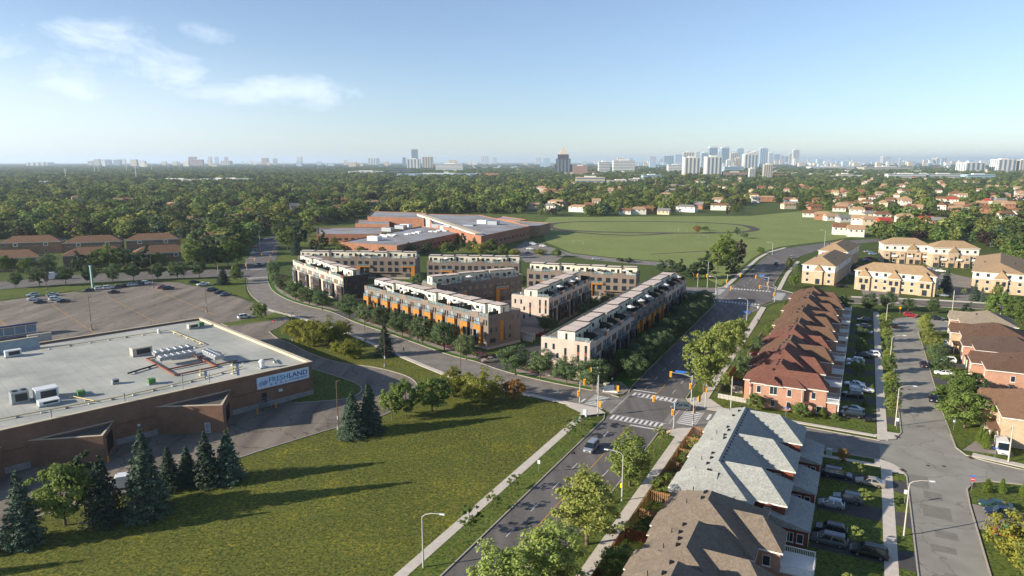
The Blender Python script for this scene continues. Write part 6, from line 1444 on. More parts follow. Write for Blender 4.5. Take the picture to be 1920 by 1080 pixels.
VK = {
    'sedan': vehicle('sedan', st(4.7, 1.82, 0.66, 0.88, 0.94, 0.98), (0.9, 0.97), (1.05, 0.35, -0.85, -1.7, 1.42, 0.6), 1.82, 4.7, 2.75),
    'suv': vehicle('suv', st(4.6, 1.88, 0.84, 1.02, 1.06, 1.12, 0.28, 0.5, 0.2), (1.02, 1.12), (1.15, 0.5, -1.75, -2.2, 1.7, 0.68), 1.88, 4.6, 2.7, r=0.36),
    'minivan': vehicle('minivan', st(5.0, 1.96, 0.8, 1.0, 1.04, 1.08, 0.25, 0.3, 0.2), (1.0, 1.08), (1.6, 0.75, -2.0, -2.4, 1.76, 0.72), 1.96, 5.0, 3.0),
    'hatchback': vehicle('hatchback', st(4.0, 1.72, 0.7, 0.9, 0.95, 1.0, 0.24, 0.4, 0.2), (0.92, 1.0), (1.1, 0.4, -1.45, -1.9, 1.5, 0.6), 1.72, 4.0, 2.5),
    'pickup': vehicle('pickup', st(5.4, 1.95, 0.95, 1.1, 1.08, 0.92, 0.35, 0.5, 0.2), (1.06, 1.06), (1.2, 0.6, -0.45, -0.7, 1.75, 0.7), 1.95, 5.4, 3.3, cargo=bed, r=0.38),
    'cargo_van': vehicle('cargo_van', st(5.3, 2.0, 0.85, 1.1, 1.1, 1.1, 0.28, 0.3, 0.2), (1.05, 1.08), (2.0, 1.2, 0.85, 0.8, 2.2, 0.82), 2.0, 5.3, 3.3, cargo=van_box, r=0.36),
    'box_truck': vehicle('box_truck', st(7.2, 2.2, 1.0, 1.4, 1.4, 1.0, 0.4, 0.1, 0.2), (1.35, 1.38), (3.3, 2.7, 1.7, 1.6, 2.5, 0.9), 2.2, 7.2, 4.4, cargo=truck_box, r=0.45),
}
def car(kind, col, p, az, label, group=None, z=0.05):
    o = dup(VK[kind], label, (p[0], p[1], z), AZ(az), 1.0, group)
    o['category'] = {'cargo_van': 'van', 'box_truck': 'truck', 'pickup': 'pickup', 'minivan': 'minivan'}.get(kind, 'car')
    for c in o.children:
        if c.name.startswith('body') or c.name.startswith(('bed_', 'tailgate')):
            if c.name.startswith('body'): c.material_slots[0].material = PT[col]
    return o
car('minivan', 'silver', R(3.3, 49.2), 207, 'silver minivan driving down the avenue towards the camera', z=0.02)
car('suv', 'grey', R(13.6, 79.8), 285, 'dark grey car turning at the near junction', z=0.03)
car('hatchback', 'blue', (122.01,327.10), 207, 'blue hatchback driving past the far junction', z=0.03)
car('suv', 'dark', (145.24,377.52), 207, 'dark car farther up the avenue behind the blue hatchback', z=0.03)
car('sedan', 'white', (82.04,294.32), 300, 'white car waiting on the left arm of the far junction', z=0.05)
car('suv', 'silver', (163.58,403.09), 27, 'pale car at the kerb before the tan roofed block', z=0.05)
car('sedan', 'beige', (-6.36,189.84), 262, 'silver sedan leaving the townhouse laneway', z=0.1)
car('sedan', 'red', (9.89,219.12), 300, 'red sports coupe parked by the ramp wall', z=0.1)
LOT = [('suv', 'silver', (-202.04,287.10)), ('sedan', 'white', (-196.17,279.10)), ('sedan', 'dark', (-189.17,272.57)), ('sedan', 'silver', (-194.71,288.28)), ('suv', 'white', (-187.41,279.10)), ('sedan', 'black', (-181.33,274.71)), ('sedan', 'dark', (-185.23,298.07)), ('hatchback', 'white', (-183.34,303.21)), ('suv', 'white', (-180.30,304.52)), ('sedan', 'maroon', (-177.73,307.17)), ('sedan', 'dark', (-175.86,309.87)), ('suv', 'silver', (-173.20,311.24)), ('suv', 'black', (-171.75,314.01)), ('suv', 'white', (-169.78,316.83)), ('sedan', 'black', (-171.92,294.32)), ('hatchback', 'red', (-157.14,305.84)), ('minivan', 'black', (-152.98,303.21)), ('sedan', 'navy', (-148.80,319.70)), ('pickup', 'white', (-141.45,312.62)), ('minivan', 'dark', (-131.65,299.34)), ('sedan', 'dark', (-125.78,293.10)), ('sedan', 'grey', (-121.75,288.28)), ('suv', 'white', (-97.20,245.64))]
LOTL = ['silver car at the back of the left parked cluster', 'white sedan in the middle of the left parked cluster', 'dark sedan at the front of the left parked cluster', 'pale sedan at the back of the second parked cluster', 'white car in the middle of the second parked cluster', 'black sedan at the front of the second parked cluster', 'dark sedan at the left end of the top parking row', 'white hatchback second in the top parking row', 'white car third in the top parking row', 'maroon sedan fourth in the top parking row', 'dark sedan fifth in the top parking row', 'silver car sixth in the top parking row', 'black car seventh in the top parking row', 'white car at the right end of the top parking row', 'black sedan parked alone below the top row', 'red hatchback beside a black van on the lot', 'black van beside the red hatchback on the lot', 'navy blue sedan at the lot corner', 'white pickup at the lot corner', 'dark van left of the two sedans by the lot verge', 'dark sedan between the van and the grey sedan', 'grey sedan nearest the lot verge', 'white car parked alone at the lot exit']
for i, (k_, c_, p) in enumerate(LOT): car(k_, c_, p, 48 if i % 3 else 228, LOTL[i], 'cars in the supermarket lot', 0.07)
car('cargo_van', 'white', (-67.82,112.90), 250, 'white cargo van parked behind the spruces in the loading yard', z=0.07)
car('box_truck', 'white', (-221.51,330.15), 70, 'white box truck passing on the west road', z=0.05)
for k_, c_, p, a_, l_ in (('pickup', 'dark', (-137.37,373.56), 215, 'dark pickup at the west junction'), ('sedan', 'white', (-159.58,424.59), 20, 'white car going up the north road'), ('sedan', 'red', (-169.71,456.99), 20, 'red car going up the north road'), ('sedan', 'white', (-179.35,504.99), 40, 'white car at the bend of the north road')): car(k_, c_, p, a_, l_, z=0.06)
for k_, c_, p, a_, l_ in (('minivan', 'white', (14.23,471.97), 100, 'white van in the school parking lot'), ('sedan', 'white', (11.73,445.67), 100, 'white sedan in the school parking lot'), ('suv', 'white', (20.63,459.91), 100, 'white car at the right of the school parking lot'), ('sedan', 'navy', (10.20,424.59), 100, 'dark blue car at the front of the school lot'), ('sedan', 'silver', (48.88,398.59), 100, 'silver car driving on the school road')): car(k_, c_, p, a_, l_, z=0.05)
DRV = [('minivan', 'navy', R(46.9, 57.6), 117, 'dark blue minivan on the driveway nearest the side street'), ('sedan', 'beige', R(52.3, 57.0), 297, 'beige sedan nose to nose behind the dark blue minivan'), ('suv', 'grey', R(49.0, 48.4), 297, 'grey-green estate car beside the white hatchback'), ('hatchback', 'silver', R(46.6, 45.3), 297, 'silver hatchback on the middle driveway'), ('suv', 'dark', R(46.9, 36.2), 297, 'dark crossover beside the grey van'), ('minivan', 'grey', R(46.9, 32.9), 297, 'grey minivan on the third driveway'), ('minivan', 'black', R(52.2, 32.0), 297, 'black minivan behind the grey minivan'),
       ('minivan', 'dark', R(48.6, 92.5), 297, 'dark van at the corner house drive'), ('sedan', 'dark', R(48.7, 96.0), 297, 'dark sedan behind the corner house van'), ('suv', 'black', R(48.4, 107.0), 297, 'black car on the second drive of the brown row'), ('pickup', 'white', R(50.4, 112.3), 117, 'white pickup on the brown row drive'), ('sedan', 'silver', R(48.6, 116.2), 297, 'silver car beside the white pickup'), ('suv', 'white', R(48.5, 139.5), 297, 'white car half way along the brown row'), ('sedan', 'lightblue', R(48.5, 135.4), 297, 'pale blue sedan beside the half way white car'), ('sedan', 'black', R(50.6, 146.8), 117, 'black car beyond the half way white car'), ('suv', 'white', R(52.6, 149.2), 297, 'white car at the walk beyond the black car'), ('sedan', 'lightblue', R(50.6, 178.0), 297, 'pale blue car near the far end of the brown row'), ('sedan', 'grey', R(50.0, 187.5), 297, 'grey car near the far end of the brown row'), ('suv', 'dark', R(50.2, 197.5), 297, 'dark car at the far end of the brown row'),
       ('suv', 'dark', R(59.6, 192.5), 27, 'dark car parked at the kerb of the turning circle'), ('suv', 'red', R(65.2, 214.2), 118, 'red car at the top of the turning circle'), ('sedan', 'dark', R(73.6, 213.0), 118, 'dark sedan at the right of the turning circle'), ('sedan', 'maroon', R(65.4, 144.5), 207, 'dark red car parked at the right kerb, mid street'), ('suv', 'black', R(65.6, 112.8), 207, 'black car half hidden by the big leafy tree'), ('suv', 'white', R(71.4, 172.8), 297, 'white car on the drive of the second far house'), ('sedan', 'dark', R(72.2, 168.5), 297, 'dark sedan on the drive of the second far house'), ('suv', 'white', R(71.6, 152.0), 297, 'white car on the drive of the charcoal roofed house'), ('sedan', 'white', R(69.8, 137.6), 297, 'white car at the kerb drive under the street trees'), ('cargo_van', 'white', R(75.2, 84.6), 207, 'white van on the drive of the pale brick house'),
       ('sedan', 'green', R(70.6, 57.0), 297, 'dark green sedan on the bottom right drive'), ('suv', 'navy', R(71.0, 54.0), 297, 'dark blue car beside the green sedan'), ('sedan', 'orange', R(70.8, 47.6), 297, 'orange taxi with a green roof, bottom right')]
for k_, c_, p, a_, l_ in DRV: car(k_, c_, p, a_, l_, 'cars parked on the east side', 0.13)
tx = [o for o in COL.objects if o.get('label', '').startswith('orange taxi')][0]
MB().box(-0.95, 0.45, -0.58, 0.58, 1.462, 1.5).build('green_roof', mat('taxi_green', '#2f9a7c', 0.4, 0.05), tx)
for i, (p, a_, k_, c_) in enumerate((((219.00,360.33), 120, 'sedan', 'white'), ((218.85,354.93), 120, 'suv', 'silver'), ((221.09,353.17), 120, 'sedan', 'white'), ((202.76,322.62), 120, 'sedan', 'grey'), ((192.29,305.84), 120, 'suv', 'white'), ((181.57,287.10), 120, 'sedan', 'silver'), ((222.03,429.67), 100, 'sedan', 'silver'), ((219.89,419.62), 100, 'suv', 'lightblue'), ((209.55,403.09), 100, 'sedan', 'red'), ((202.73,392.03), 100, 'sedan', 'blue'), ((207.20,419.62), 100, 'suv', 'navy'), ((148.82,308.52), 100, 'sedan', 'black'))):
    car(k_, c_, p, a_, ['white sedan farthest in the right apartment lot', 'silver car second in the right apartment lot', 'white sedan third in the right apartment lot', 'grey sedan fourth in the right apartment lot', 'white car fifth in the right apartment lot', 'silver sedan at the entrance of the right apartment lot', 'silver sedan at the back of the left apartment lot', 'pale blue car at the back of the left apartment lot', 'red sedan in the left apartment lot', 'blue sedan in the left apartment lot', 'navy car in the shade of the tan roofed block', 'black sedan beside the gable end block'][i], 'cars at the tan roofed apartments', 0.08)
for v in VK.values():
    for c in parts(v): bpy.data.objects.remove(c)
    bpy.data.objects.remove(v)


# ------------------------------------------------------------------ street furniture
M_POLE = mat('grey_lamp_pole', '#a9aaa6', 0.6, 0.12, 2.0); M_BPOLE = mat('brown_lamp_pole', '#6d5443', 0.7, 0.15, 2.0)
M_SIGY = mat('signal_yellow', '#dd9a1f', 0.5, 0.05); M_SIGR = mat('signal_lens_red', '#5a1411', 0.3, 0.02); M_SIGA = mat('signal_lens_amber', '#6a4a10', 0.3, 0.02); M_SIGG = mat('signal_lens_green', '#0f4a36', 0.3, 0.02)
M_SBLUE = mat('street_sign_blue', '#2b63b8', 0.5, 0.05); M_SRED = mat('sign_red', '#b3262a', 0.5, 0.05)
M_CPOLE = mat('concrete_pole', '#b8b0a2', 0.85, 0.15, 2.0)
def lot_lamp(p, label, heads=1, az=60):
    o = thing('lamp_post', label, 'lamp post', (p[0], p[1], 0), AZ(az), 'brown lot lamp posts'); h = p[2]
    MB().cyl(0, 0, 0, 0.75, 0.34, 0.3, 10).build('base', M_PLINTH, o); MB().cyl(0, 0, 0.75, h, 0.11, 0.07, 8).build('pole', M_BPOLE, o)
    MB().box(0.0, 0.75, -0.16, 0.16, h - 0.12, h + 0.08).build('lamp_head', M_BPOLE, o)
    MB().box(-0.13, 0.13, -0.13, 0.13, 2.2, 3.0).build('number_plate', M_ALU, o)
for p, l_ in (((-194.2,284.8,13.5), 'brown lamp post at the left parked cluster'), ((-141.9,227.8,11.4), 'brown lamp post behind the supermarket roof edge'), ((-161.6,307.2,14.5), 'brown lamp post at the top parking row'), ((-115.5,256.5,9.8), 'brown lamp post at the right of the lot'), ((-69.4,213.0,9.2), 'brown lamp post among the island bushes'), ((-46.5,213.0,8.3), 'brown lamp post beside the side street crossing'), ((-35.3,185.7,10.2), 'brown lamp post with a white plate below the lone spruce'), ((-36.9,139.6,10.6), 'brown lamp post left of the spruce pair'), ((-13.4,173.7,11.0), 'tall brown lamp post beside the silver sedan')): lot_lamp(p, l_)
def street_lamp(x, y, h, az, label, arm=2.6, m=None, sign=None, group='street lamps'):
    o = thing('street_lamp', label, 'street lamp', (x, y, 0), AZ(az), group); m = m or M_POLE
    MB().cyl(0, 0, 0, h - 0.4, 0.14, 0.08, 8).build('pole', m, o)
    MB().tube([(0, 0, h - 0.45), (arm * 0.18, 0, h - 0.05), (arm * 0.55, 0, h + 0.2), (arm, 0, h + 0.22)], 0.06, 6).build('arm', m, o)
    MB().mesh([(arm - 0.1, -0.12, h + 0.12), (arm + 0.65, -0.15, h + 0.14), (arm + 0.65, 0.15, h + 0.14), (arm - 0.1, 0.12, h + 0.12), (arm - 0.1, -0.08, h + 0.3), (arm + 0.6, -0.1, h + 0.28), (arm + 0.6, 0.1, h + 0.28), (arm - 0.1, 0.08, h + 0.3)], [(0, 1, 2, 3), (4, 5, 6, 7), (0, 1, 5, 4), (1, 2, 6, 5), (2, 3, 7, 6), (3, 0, 4, 7)]).build('lamp_head', M_ALU, o)
    if sign == 'yellow': MB().box(-0.4, 0.4, -0.2, -0.16, 2.3, 3.1).build('sign_plate', mat('school_sign_yellow', '#e5d51c', 0.5, 0.05), o).rotation_euler = (0, 0, 0)
    if sign == 'blue': MB().box(-1.1, 1.1, -0.2, -0.15, h * 0.42, h * 0.42 + 0.5).build('name_sign', M_SBLUE, o)
    return o
street_lamp(*R(-3.4, 0.4), 8.2, 100, 'street lamp on the field side verge near the bottom of the avenue')
q = (18.4,107.9,8.4); street_lamp(q[0], q[1], 8.6, 290, 'street lamp with a yellow school sign on the right boulevard', sign='yellow')
street_lamp(*(82.9,238.9,5.4)[:2], 8.4, 290, 'street lamp with a blue name sign before the far junction', sign='blue')
for t, s, h, l_ in ((56.9, 40.5, 9.0, 'concrete street lamp nearest the camera on the residential street'), (57.1, 90.5, 9.0, 'concrete street lamp at the corner of the side street and the residential street'), (57.0, 140, 8.8, 'concrete street lamp half way up the residential street'), (56.8, 190, 8.8, 'concrete street lamp near the turning circle')): street_lamp(*R(t, s), h, 100, l_, 2.8, M_CPOLE)
for p, a_, l_ in (((160.8,328.6,7.3), 290, 'street lamp at the avenue before the tan roofs'), ((158.7,419.6,7.5), 290, 'street lamp far up the avenue'), ((-160.9,440.2,12.6), 60, 'street lamp on the north road left'), ((-155.4,484.7,11.2), 250, 'street lamp on the north road right'), ((199.4,440.2,13.0), 290, 'street lamp at the park edge'), ((88.0,294.3,5.1), 300, 'low street lamp at the left arm of the far junction')): street_lamp(p[0], p[1], max(7.0, p[2]), a_, l_)
# wooden and concrete poles
def pole(p, h, label, m=None, sign=None):
    o = thing('utility_pole', label, 'pole', (p[0], p[1], 0)); MB().cyl(0, 0, 0, h, 0.14, 0.1, 8).build('shaft', m or M_CPOLE, o)
    if sign: MB().box(-0.35, 0.35, -0.16, -0.12, 2.6, 3.3).build('sign_plate', {'y': M_SIGY, 'w': M_ALU}[sign], o)
    MB().box(-0.12, 0.12, 0.1, 0.3, h - 1.2, h - 0.6).build('bracket', M_STEEL, o); return o
pole(R(23.6, 86.0), 7.6, 'concrete pole on the lawn by the white picket fence')
pole(R(79, 224), 9.5, 'concrete pole right of the turning circle', None, None); pole(R(95, 232), 9.0, 'concrete pole behind the grey roofed house')
pole(R(75.6, 79.6), 7.5, 'concrete pole beside the pale brick house drive')
# small signs
def post_sign(p, label, kind, az=200, h=2.6):
    o = thing('road_sign', label, 'sign', (p[0], p[1], 0), AZ(az) - math.pi / 2)
    MB().cyl(0, 0, 0, h, 0.04, 0.04, 6).build('post', M_STEEL, o)
    if kind == 'stop':
        ring = [(0.38 * math.cos(rad(22.5 + 45 * i)), 0, h - 0.4 + 0.38 * math.sin(rad(22.5 + 45 * i))) for i in range(8)]
        MB().poly([(x, 0.06, z) for x, y, z in ring]).mesh([(x, 0.03, z) for x, y, z in ring], [tuple(range(7, -1, -1))]).build('plate', M_SRED, o)
        text_part('STOP', -0.27, h - 0.5, 0.28, M_ALU, o, 'lettering', 0.54, 0.006, y=0.0).rotation_euler = (math.pi / 2, 0, 0)
        for c in o.children:
            if c.name.startswith('lettering'): c.location = (0.27, 0.075, h - 0.5); c.rotation_euler = (math.pi / 2, 0, math.pi)
        MB().box(-0.5, 0.5, 0.02, 0.05, h + 0.05, h + 0.25).build('name_blade', M_SBLUE, o)
    elif kind == 'white': MB().box(-0.25, 0.25, 0.04, 0.07, h - 0.75, h).build('plate', M_ALU, o)
    elif kind == 'blue': MB().box(-0.5, 0.5, -0.02, 0.02, h - 0.2, h).build('name_blade', M_SBLUE, o)
    elif kind == 'diamond': MB().mesh([(0, 0.06, h - 0.9), (0.55, 0.06, h - 0.35), (0, 0.06, h + 0.2), (-0.55, 0.06, h - 0.35)], [(0, 1, 2, 3)]).build('plate', M_SIGY, o)
    elif kind == 'red': MB().box(-0.3, 0.3, 0.04, 0.07, h - 0.6, h).build('plate', M_SRED, o)
    return o
post_sign(R(67.9, 62.6), 'red stop sign under a blue street name blade by the clipped cedars', 'stop', 207)
post_sign(R(57.3, 88.6), 'white regulatory sign beside the corner street lamp', 'white'); post_sign(R(57.4, 52), 'white parking sign behind the near street lamp', 'white'); post_sign(R(73.4, 79.4), 'blue street name sign on the lawn before the pale brick house', 'blue')
post_sign(R(68.0, 93.5), 'white sign on the grass at the big leafy tree', 'white'); post_sign(R(-1.6, 35), 'white sign on the left verge of the avenue', 'white'); post_sign(R(14.4, 196), 'white sign on the right boulevard before the far junction', 'white'); post_sign(R(62, 219), 'yellow diamond sign above the red car', 'diamond'); post_sign((-81.55,230.88), 'small red no entry sign at the lot exit', 'red', 220)
q = post_sign(R(35.6, 84.6), 'slim blue sign post on the side street verge', 'blue')
# green pylon sign
o = thing('pylon_sign', 'tall slim green-grey pylon sign on the west road verge', 'sign', (*(-188.78,307.17), 0), AZ(130)); MB().box(-0.7, 0.7, -0.3, 0.3, 0, 9.5).build('shaft', mat('green_grey_pylon', '#6d8d86', 0.6, 0.1), o); MB().box(-0.9, 0.9, -0.4, 0.4, 9.5, 10.2).build('cap', MATS['green_grey_pylon'], o)
# traffic signals
def head_part(o, x, y, z, rz, name='signal_head'):
    h = MB().box(-0.2, 0.2, -0.16, 0.12, -0.58, 0.58).build(name, M_SIGY, o); h.location = (x, y, z); h.rotation_euler = (0, 0, rz)
    bp = MB().box(-0.32, 0.32, 0.13, 0.16, -0.72, 0.72).build('backplate', M_SIGY, h)
    for k_, m in enumerate((M_SIGG, M_SIGA, M_SIGR)):
        MB().mesh([(0.13 * math.cos(a), -0.17, -0.37 + k_ * 0.37 + 0.13 * math.sin(a)) for a in np.linspace(0, 5.5, 8)], [tuple(range(8))]).build('lens', m, h)
def signal(p, h, label, arm=None, arm_az=0, head_az=0, post_heads=(2.9,), sign=None, group='traffic signals', ht=None, lamp=False):
    o = thing('traffic_signal', label, 'traffic light', (p[0], p[1], 0), 0, group)
    MB().cyl(0, 0, 0, h, 0.13, 0.1, 8).build('pole', M_POLE, o); MB().cyl(0, 0, 0, 0.35, 0.24, 0.2, 8).build('base', M_PLINTH, o)
    for z in post_heads: head_part(o, *off((0, 0), head_az + 70, 0.32), z, AZ(head_az) + math.pi / 2)
    if arm:
        e = off((0, 0), arm_az, arm); ht = ht or h - 0.4
        MB().tube([(0, 0, ht - 0.3), (e[0] * 0.4, e[1] * 0.4, ht + 0.25), (e[0], e[1], ht + 0.4)], 0.09, 6, r1=0.05).build('mast_arm', M_POLE, o)
        head_part(o, e[0], e[1], ht - 0.15, AZ(head_az) + math.pi / 2)
        if sign:
            f = off((0, 0), arm_az, arm * 0.55)
            sb = MB().box(-1.2, 1.2, -0.03, 0.03, -0.25, 0.25).build('name_sign', M_SBLUE if sign == 'blue' else M_ALU, o); sb.location = (f[0], f[1], ht + (0.75 if sign == 'blue' else 0.1)); sb.rotation_euler = (0, 0, AZ(arm_az))
            if sign == 'white': sb.scale = (1.0, 1, 2.6)
    return o
signal((19.2,147.5,8.7)[:2], 9.5, 'traffic signal on the left near corner with a white sign board', 4.6, 75, 20, (2.9,), 'white', ht=6.2)
signal((15.99,156.21), 5.2, 'short traffic signal at the left stop line of the near junction', 1.6, 45, 200, (2.2,))
signal((21.03,163.51), 6.6, 'traffic signal at the townhouse corner of the near junction', 1.8, 250, 120, (), lamp=True)
signal((34.43,139.93), 5.8, 'traffic signal on the right near corner with a long arm over the avenue', 4.6, 300, 210, (3.6,), ht=6.0)
signal((38.98,141.75), 6.4, 'traffic signal at the right crosswalk, nearest the grey-blue roofs', 1.5, 60, 330, (3.4,))
signal((42.60,157.32), 6.4, 'traffic signal on the far right corner with a blue name sign', 5.0, 290, 210, (3.6,), 'blue', ht=6.2)
signal((44.51,152.25), 6.0, 'slim traffic signal post on the sidewalk at the far right corner', None, 0, 120, (4.6,))
signal((112.91,300.62), 6.2, 'signal at the right of the far junction with a blue sign', 5.5, 300, 210, (3,), 'blue')
signal((106.49,275.80), 6.2, 'signal at the near right corner of the far junction', 6.0, 297, 210, (3,)); signal((96.79,307.17), 6.4, 'signal at the left of the far junction with a long arm', 5.5, 100, 210, (3,)); signal((84.29,309.87), 6.4, 'short signal on the lawn left of the far junction', None, 0, 210, (5.2,)); signal((83.65,276.89), 6.2, 'signal at the townhouse corner of the far junction', 5.0, 110, 210, ()); signal((87.91,307.17), 12.0, 'tall slim pole with a signal at the far junction lawn', None, 0, 210, (5.5,))
signal((-137.19,336.42), 6.2, 'signal at the parking side of the west junction', None, 0, 120, (4.6, 2.6)); signal((-147.95,344.60), 6.2, 'signal left of the west junction', None, 0, 90, (5.6,)); signal((-138.00,356.72), 6.6, 'signal at the left corner of the west junction', 4.5, 90, 200, (3,)); signal((-131.94,375.53), 6.4, 'signal at the right corner of the west junction', 4.5, 260, 200, (3,), 'blue')
# cabinets, hydrant, utility box
o = thing('utility_cabinet', 'grey utility cabinet on the corner by the near junction', 'cabinet', (*R(-4.4, 65.6), 0), rad(-RAZ)); MB().box(-0.4, 0.4, -0.3, 0.3, 0.1, 1.7).build('casing', M_ALU, o); MB().box(-0.5, 0.5, -0.4, 0.4, 0, 0.1).build('base', M_PLINTH, o)
o = thing('utility_cabinet', 'pale green utility box on the corner lawn by the side street', 'cabinet', (*R(45.2, 67.9), 0.1), rad(-RAZ)); MB().box(-0.5, 0.5, -0.45, 0.45, 0, 1.1).build('casing', mat('pale_green_box', '#a7b3a4', 0.6, 0.1), o); MB().box(-0.52, 0.52, -0.47, 0.47, 1.1, 1.16).build('lid', MATS['pale_green_box'], o)
o = thing('fire_hydrant', 'small yellow fire hydrant at the near right corner', 'hydrant', (*R(15.0, 64.0), 0.1)); MB().cyl(0, 0, 0, 0.6, 0.12, 0.11, 10).build('barrel', M_YPAINT, o); MB().cyl(0, 0, 0.6, 0.75, 0.14, 0.05, 10).build('bonnet', M_YPAINT, o); MB().box(-0.22, 0.22, -0.06, 0.06, 0.35, 0.47).build('nozzle', M_YPAINT, o)
o = thing('monument_sign', 'oval stone name plaque in the corner planting', 'sign', (*R(-7.4, 88.5), 0.12), rad(-RAZ)); MB().cyl(0, 0, 0, 0.5, 0.9, 0.85, 16).build('plinth', M_STONE, o); MB().cyl(0, 0, 0.5, 0.62, 0.75, 0.75, 16).build('plaque', M_CREAM, o)
struct(strip('low_wall', [R(-3.0, 84.0), R(-6.5, 83.2)], 0, 0.5, 0.55, M_FRAME_W, z0=0))
# ------------------------------------------------------------------ fences
M_CEDARW = mat('new_cedar_boards', '#a07c56', 0.8, 0.3, 1.5, col2='#80603f'); M_REDW = mat('red_stained_boards', '#8a4f35', 0.8, 0.3, 1.5, col2='#6c3b28'); M_GREYW = mat('weathered_grey_boards', '#8f867a', 0.85, 0.3, 1.5); M_WPICK = mat('white_pickets', '#c4bfb4', 0.7, 0.15, 1.5)
def fence(label, t0, s0, t1, s1, m, h=1.75, board=0.14, gap=0.02):
    a, b_ = R(t0, s0), R(t1, s1); l = math.hypot(b_[0] - a[0], b_[1] - a[1])
    o = thing('wooden_fence', label, 'fence', (*a, 0.1), math.atan2(b_[1] - a[1], b_[0] - a[0]), 'back yard fences')
    n = max(1, round(l / 2.4))
    for i in range(n + 1): link('post', boxme('fence_post', (-0.05, 0.05, -0.05, 0.05, 0, h + 0.08), m), o, (l * i / n, 0, 0))
    b = MB(); k_ = int(l / (board + gap))
    for i in range(k_):
        x = i * (board + gap) + 0.06; b.box(x, x + board, -0.075 if i % 2 else 0.055, -0.055 if i % 2 else 0.075, 0.05, h + random.uniform(-.02, .02))
    b.build('boards', m, o)['kind'] = 'stuff'
    for z in (0.35, h - 0.3): MB().box(0, l, -0.05, 0.05, z, z + 0.09).build('rail', m, o)
    return o
YS = [66.0, 60.2, 53.6, 47.2, 40.8, 34.2, 27.4]
for i, (a, c) in enumerate(zip(YS, YS[1:])):
    fence(f'cedar fence along the sidewalk behind the grey-blue row, {ORD[i]} yard from the junction', 19.3, c, 19.3, a, M_CEDARW)
    fence(f'cedar divider fence behind the grey-blue row, {ORD[i]} from the junction', 19.4, a, 23.7, a, M_CEDARW)
fence('cedar divider fence between the grey-blue and taupe rows', 19.4, 27.4, 24.6, 27.4, M_CEDARW); fence('cedar fence beside the sidewalk at the first taupe yard', 19.3, 20.6, 19.3, 27.4, M_CEDARW)
for i, (a, c) in enumerate(((20.6, 13.6), (13.6, 7.0))): fence(f'red stained fence along the sidewalk, {ORD[i]} taupe yard', 19.3, c, 19.3, a, M_REDW); fence(f'red stained divider fence, {ORD[i]} taupe yard', 19.4, a, 24.8, a, M_REDW)
fence('red stained divider fence beside the grey picket yard', 21.5, 7.0, 24.8, 7.0, M_REDW); fence('grey picket fence across the bottom yard', 20.6, 3.2, 25.6, 3.2, M_GREYW, 1.5); fence('grey fence along the sidewalk at the bottom yard', 19.3, -12, 19.3, 7.0, M_GREYW, 1.5)
fence('white picket fence beside the corner house yard', 19.6, 91.5, 26.6, 90.6, M_WPICK, 1.2); fence('pale fence along the corner house back yard', 19.4, 92, 19.4, 104, M_GREYW, 1.5); fence('brown wooden fence behind the corner house shed', 19.6, 104, 26.4, 104, M_REDW, 1.9); fence('brown wooden fence along the walk beyond the shed', 19.5, 104, 19.4, 118, M_REDW, 1.9); fence('grey fence beside the red garden canopy', 21, 131, 26.4, 131, M_GREYW, 1.6); fence('weathered fence beside the pale brick house', 73.6, 90.6, 75.4, 97, M_GREYW, 1.7); fence('grey fence along the far back yards of the brown row', 20.6, 131, 20.8, 160, M_GREYW, 1.6)
o = thing('garden_shed', 'small grey shed with a dark flat roof behind the corner house', 'shed', (*R(21.4, 97.5), 0.1), rad(-RAZ)); MB().box(0, 3.0, 0, 2.4, 0, 2.0).build('wall', M_GREYW, o); MB().box(-0.2, 3.2, -0.2, 2.6, 2.0, 2.2).build('roof', M_BLACK, o); win(o, 1.5, 0, 0, 0.9, 1.8, 0, 'wdoor', 'door')
o = thing('garden_canopy', 'dark red garden canopy tent behind the brown row', 'canopy', (*R(22.0, 124.5), 0.1), rad(-RAZ)); b = MB(); b.roof(0, 4.6, 0, 5.2, 2.2, 1.0, 'y', 1.6, 1.6, th=0.3); b.build('canopy', mat('dark_red_canvas', '#8a2c2c', 0.8, 0.15), o)
for x in (0.2, 4.4):
    for y in (0.2, 5.0): MB().cyl(x, y, 0, 2.2, 0.05, 0.05, 6).build('leg', M_STEEL, o)
o = thing('patio_umbrella', 'yellow garden umbrella by the far junction hedge', 'umbrella', (*R(25.4, 190), 0.1)); MB().mesh([(0, 0, 2.6)] + [(1.4 * math.cos(i * math.pi / 4), 1.4 * math.sin(i * math.pi / 4), 2.0) for i in range(8)], [(0, 1 + i, 1 + (i + 1) % 8) for i in range(8)]).build('canopy', mat('yellow_canvas', '#d8c94a', 0.8, 0.1), o); MB().cyl(0, 0, 0, 2.5, 0.03, 0.03, 6).build('pole', M_STEEL, o)
for i, (t, s) in enumerate(((51.6, 90.3), (52.4, 90.6))):
    o = thing('wheeled_bin', ['dark wheeled bin beside the corner house van, left', 'dark wheeled bin beside the corner house van, right'][i], 'bin', (*R(t, s), 0.12), rad(-RAZ), 'wheeled bins'); MB().mesh([(-.25, -.28, 0.08), (.25, -.28, .08), (.25, .28, .08), (-.25, .28, .08), (-.3, -.34, 1.0), (.3, -.34, 1.0), (.3, .34, 1.0), (-.3, .34, 1.0)], [(0, 3, 2, 1), (0, 1, 5, 4), (1, 2, 6, 5), (2, 3, 7, 6), (3, 0, 4, 7)]).build('tub', PT['dark'], o); MB().box(-.33, .33, -.38, .36, 1.0, 1.08).build('lid', M_TRIM, o)
    for x in (-.22, .22): MB().box(x - .04, x + .04, .2, .4, 0, .2).build('wheel', M_TYRE, o)
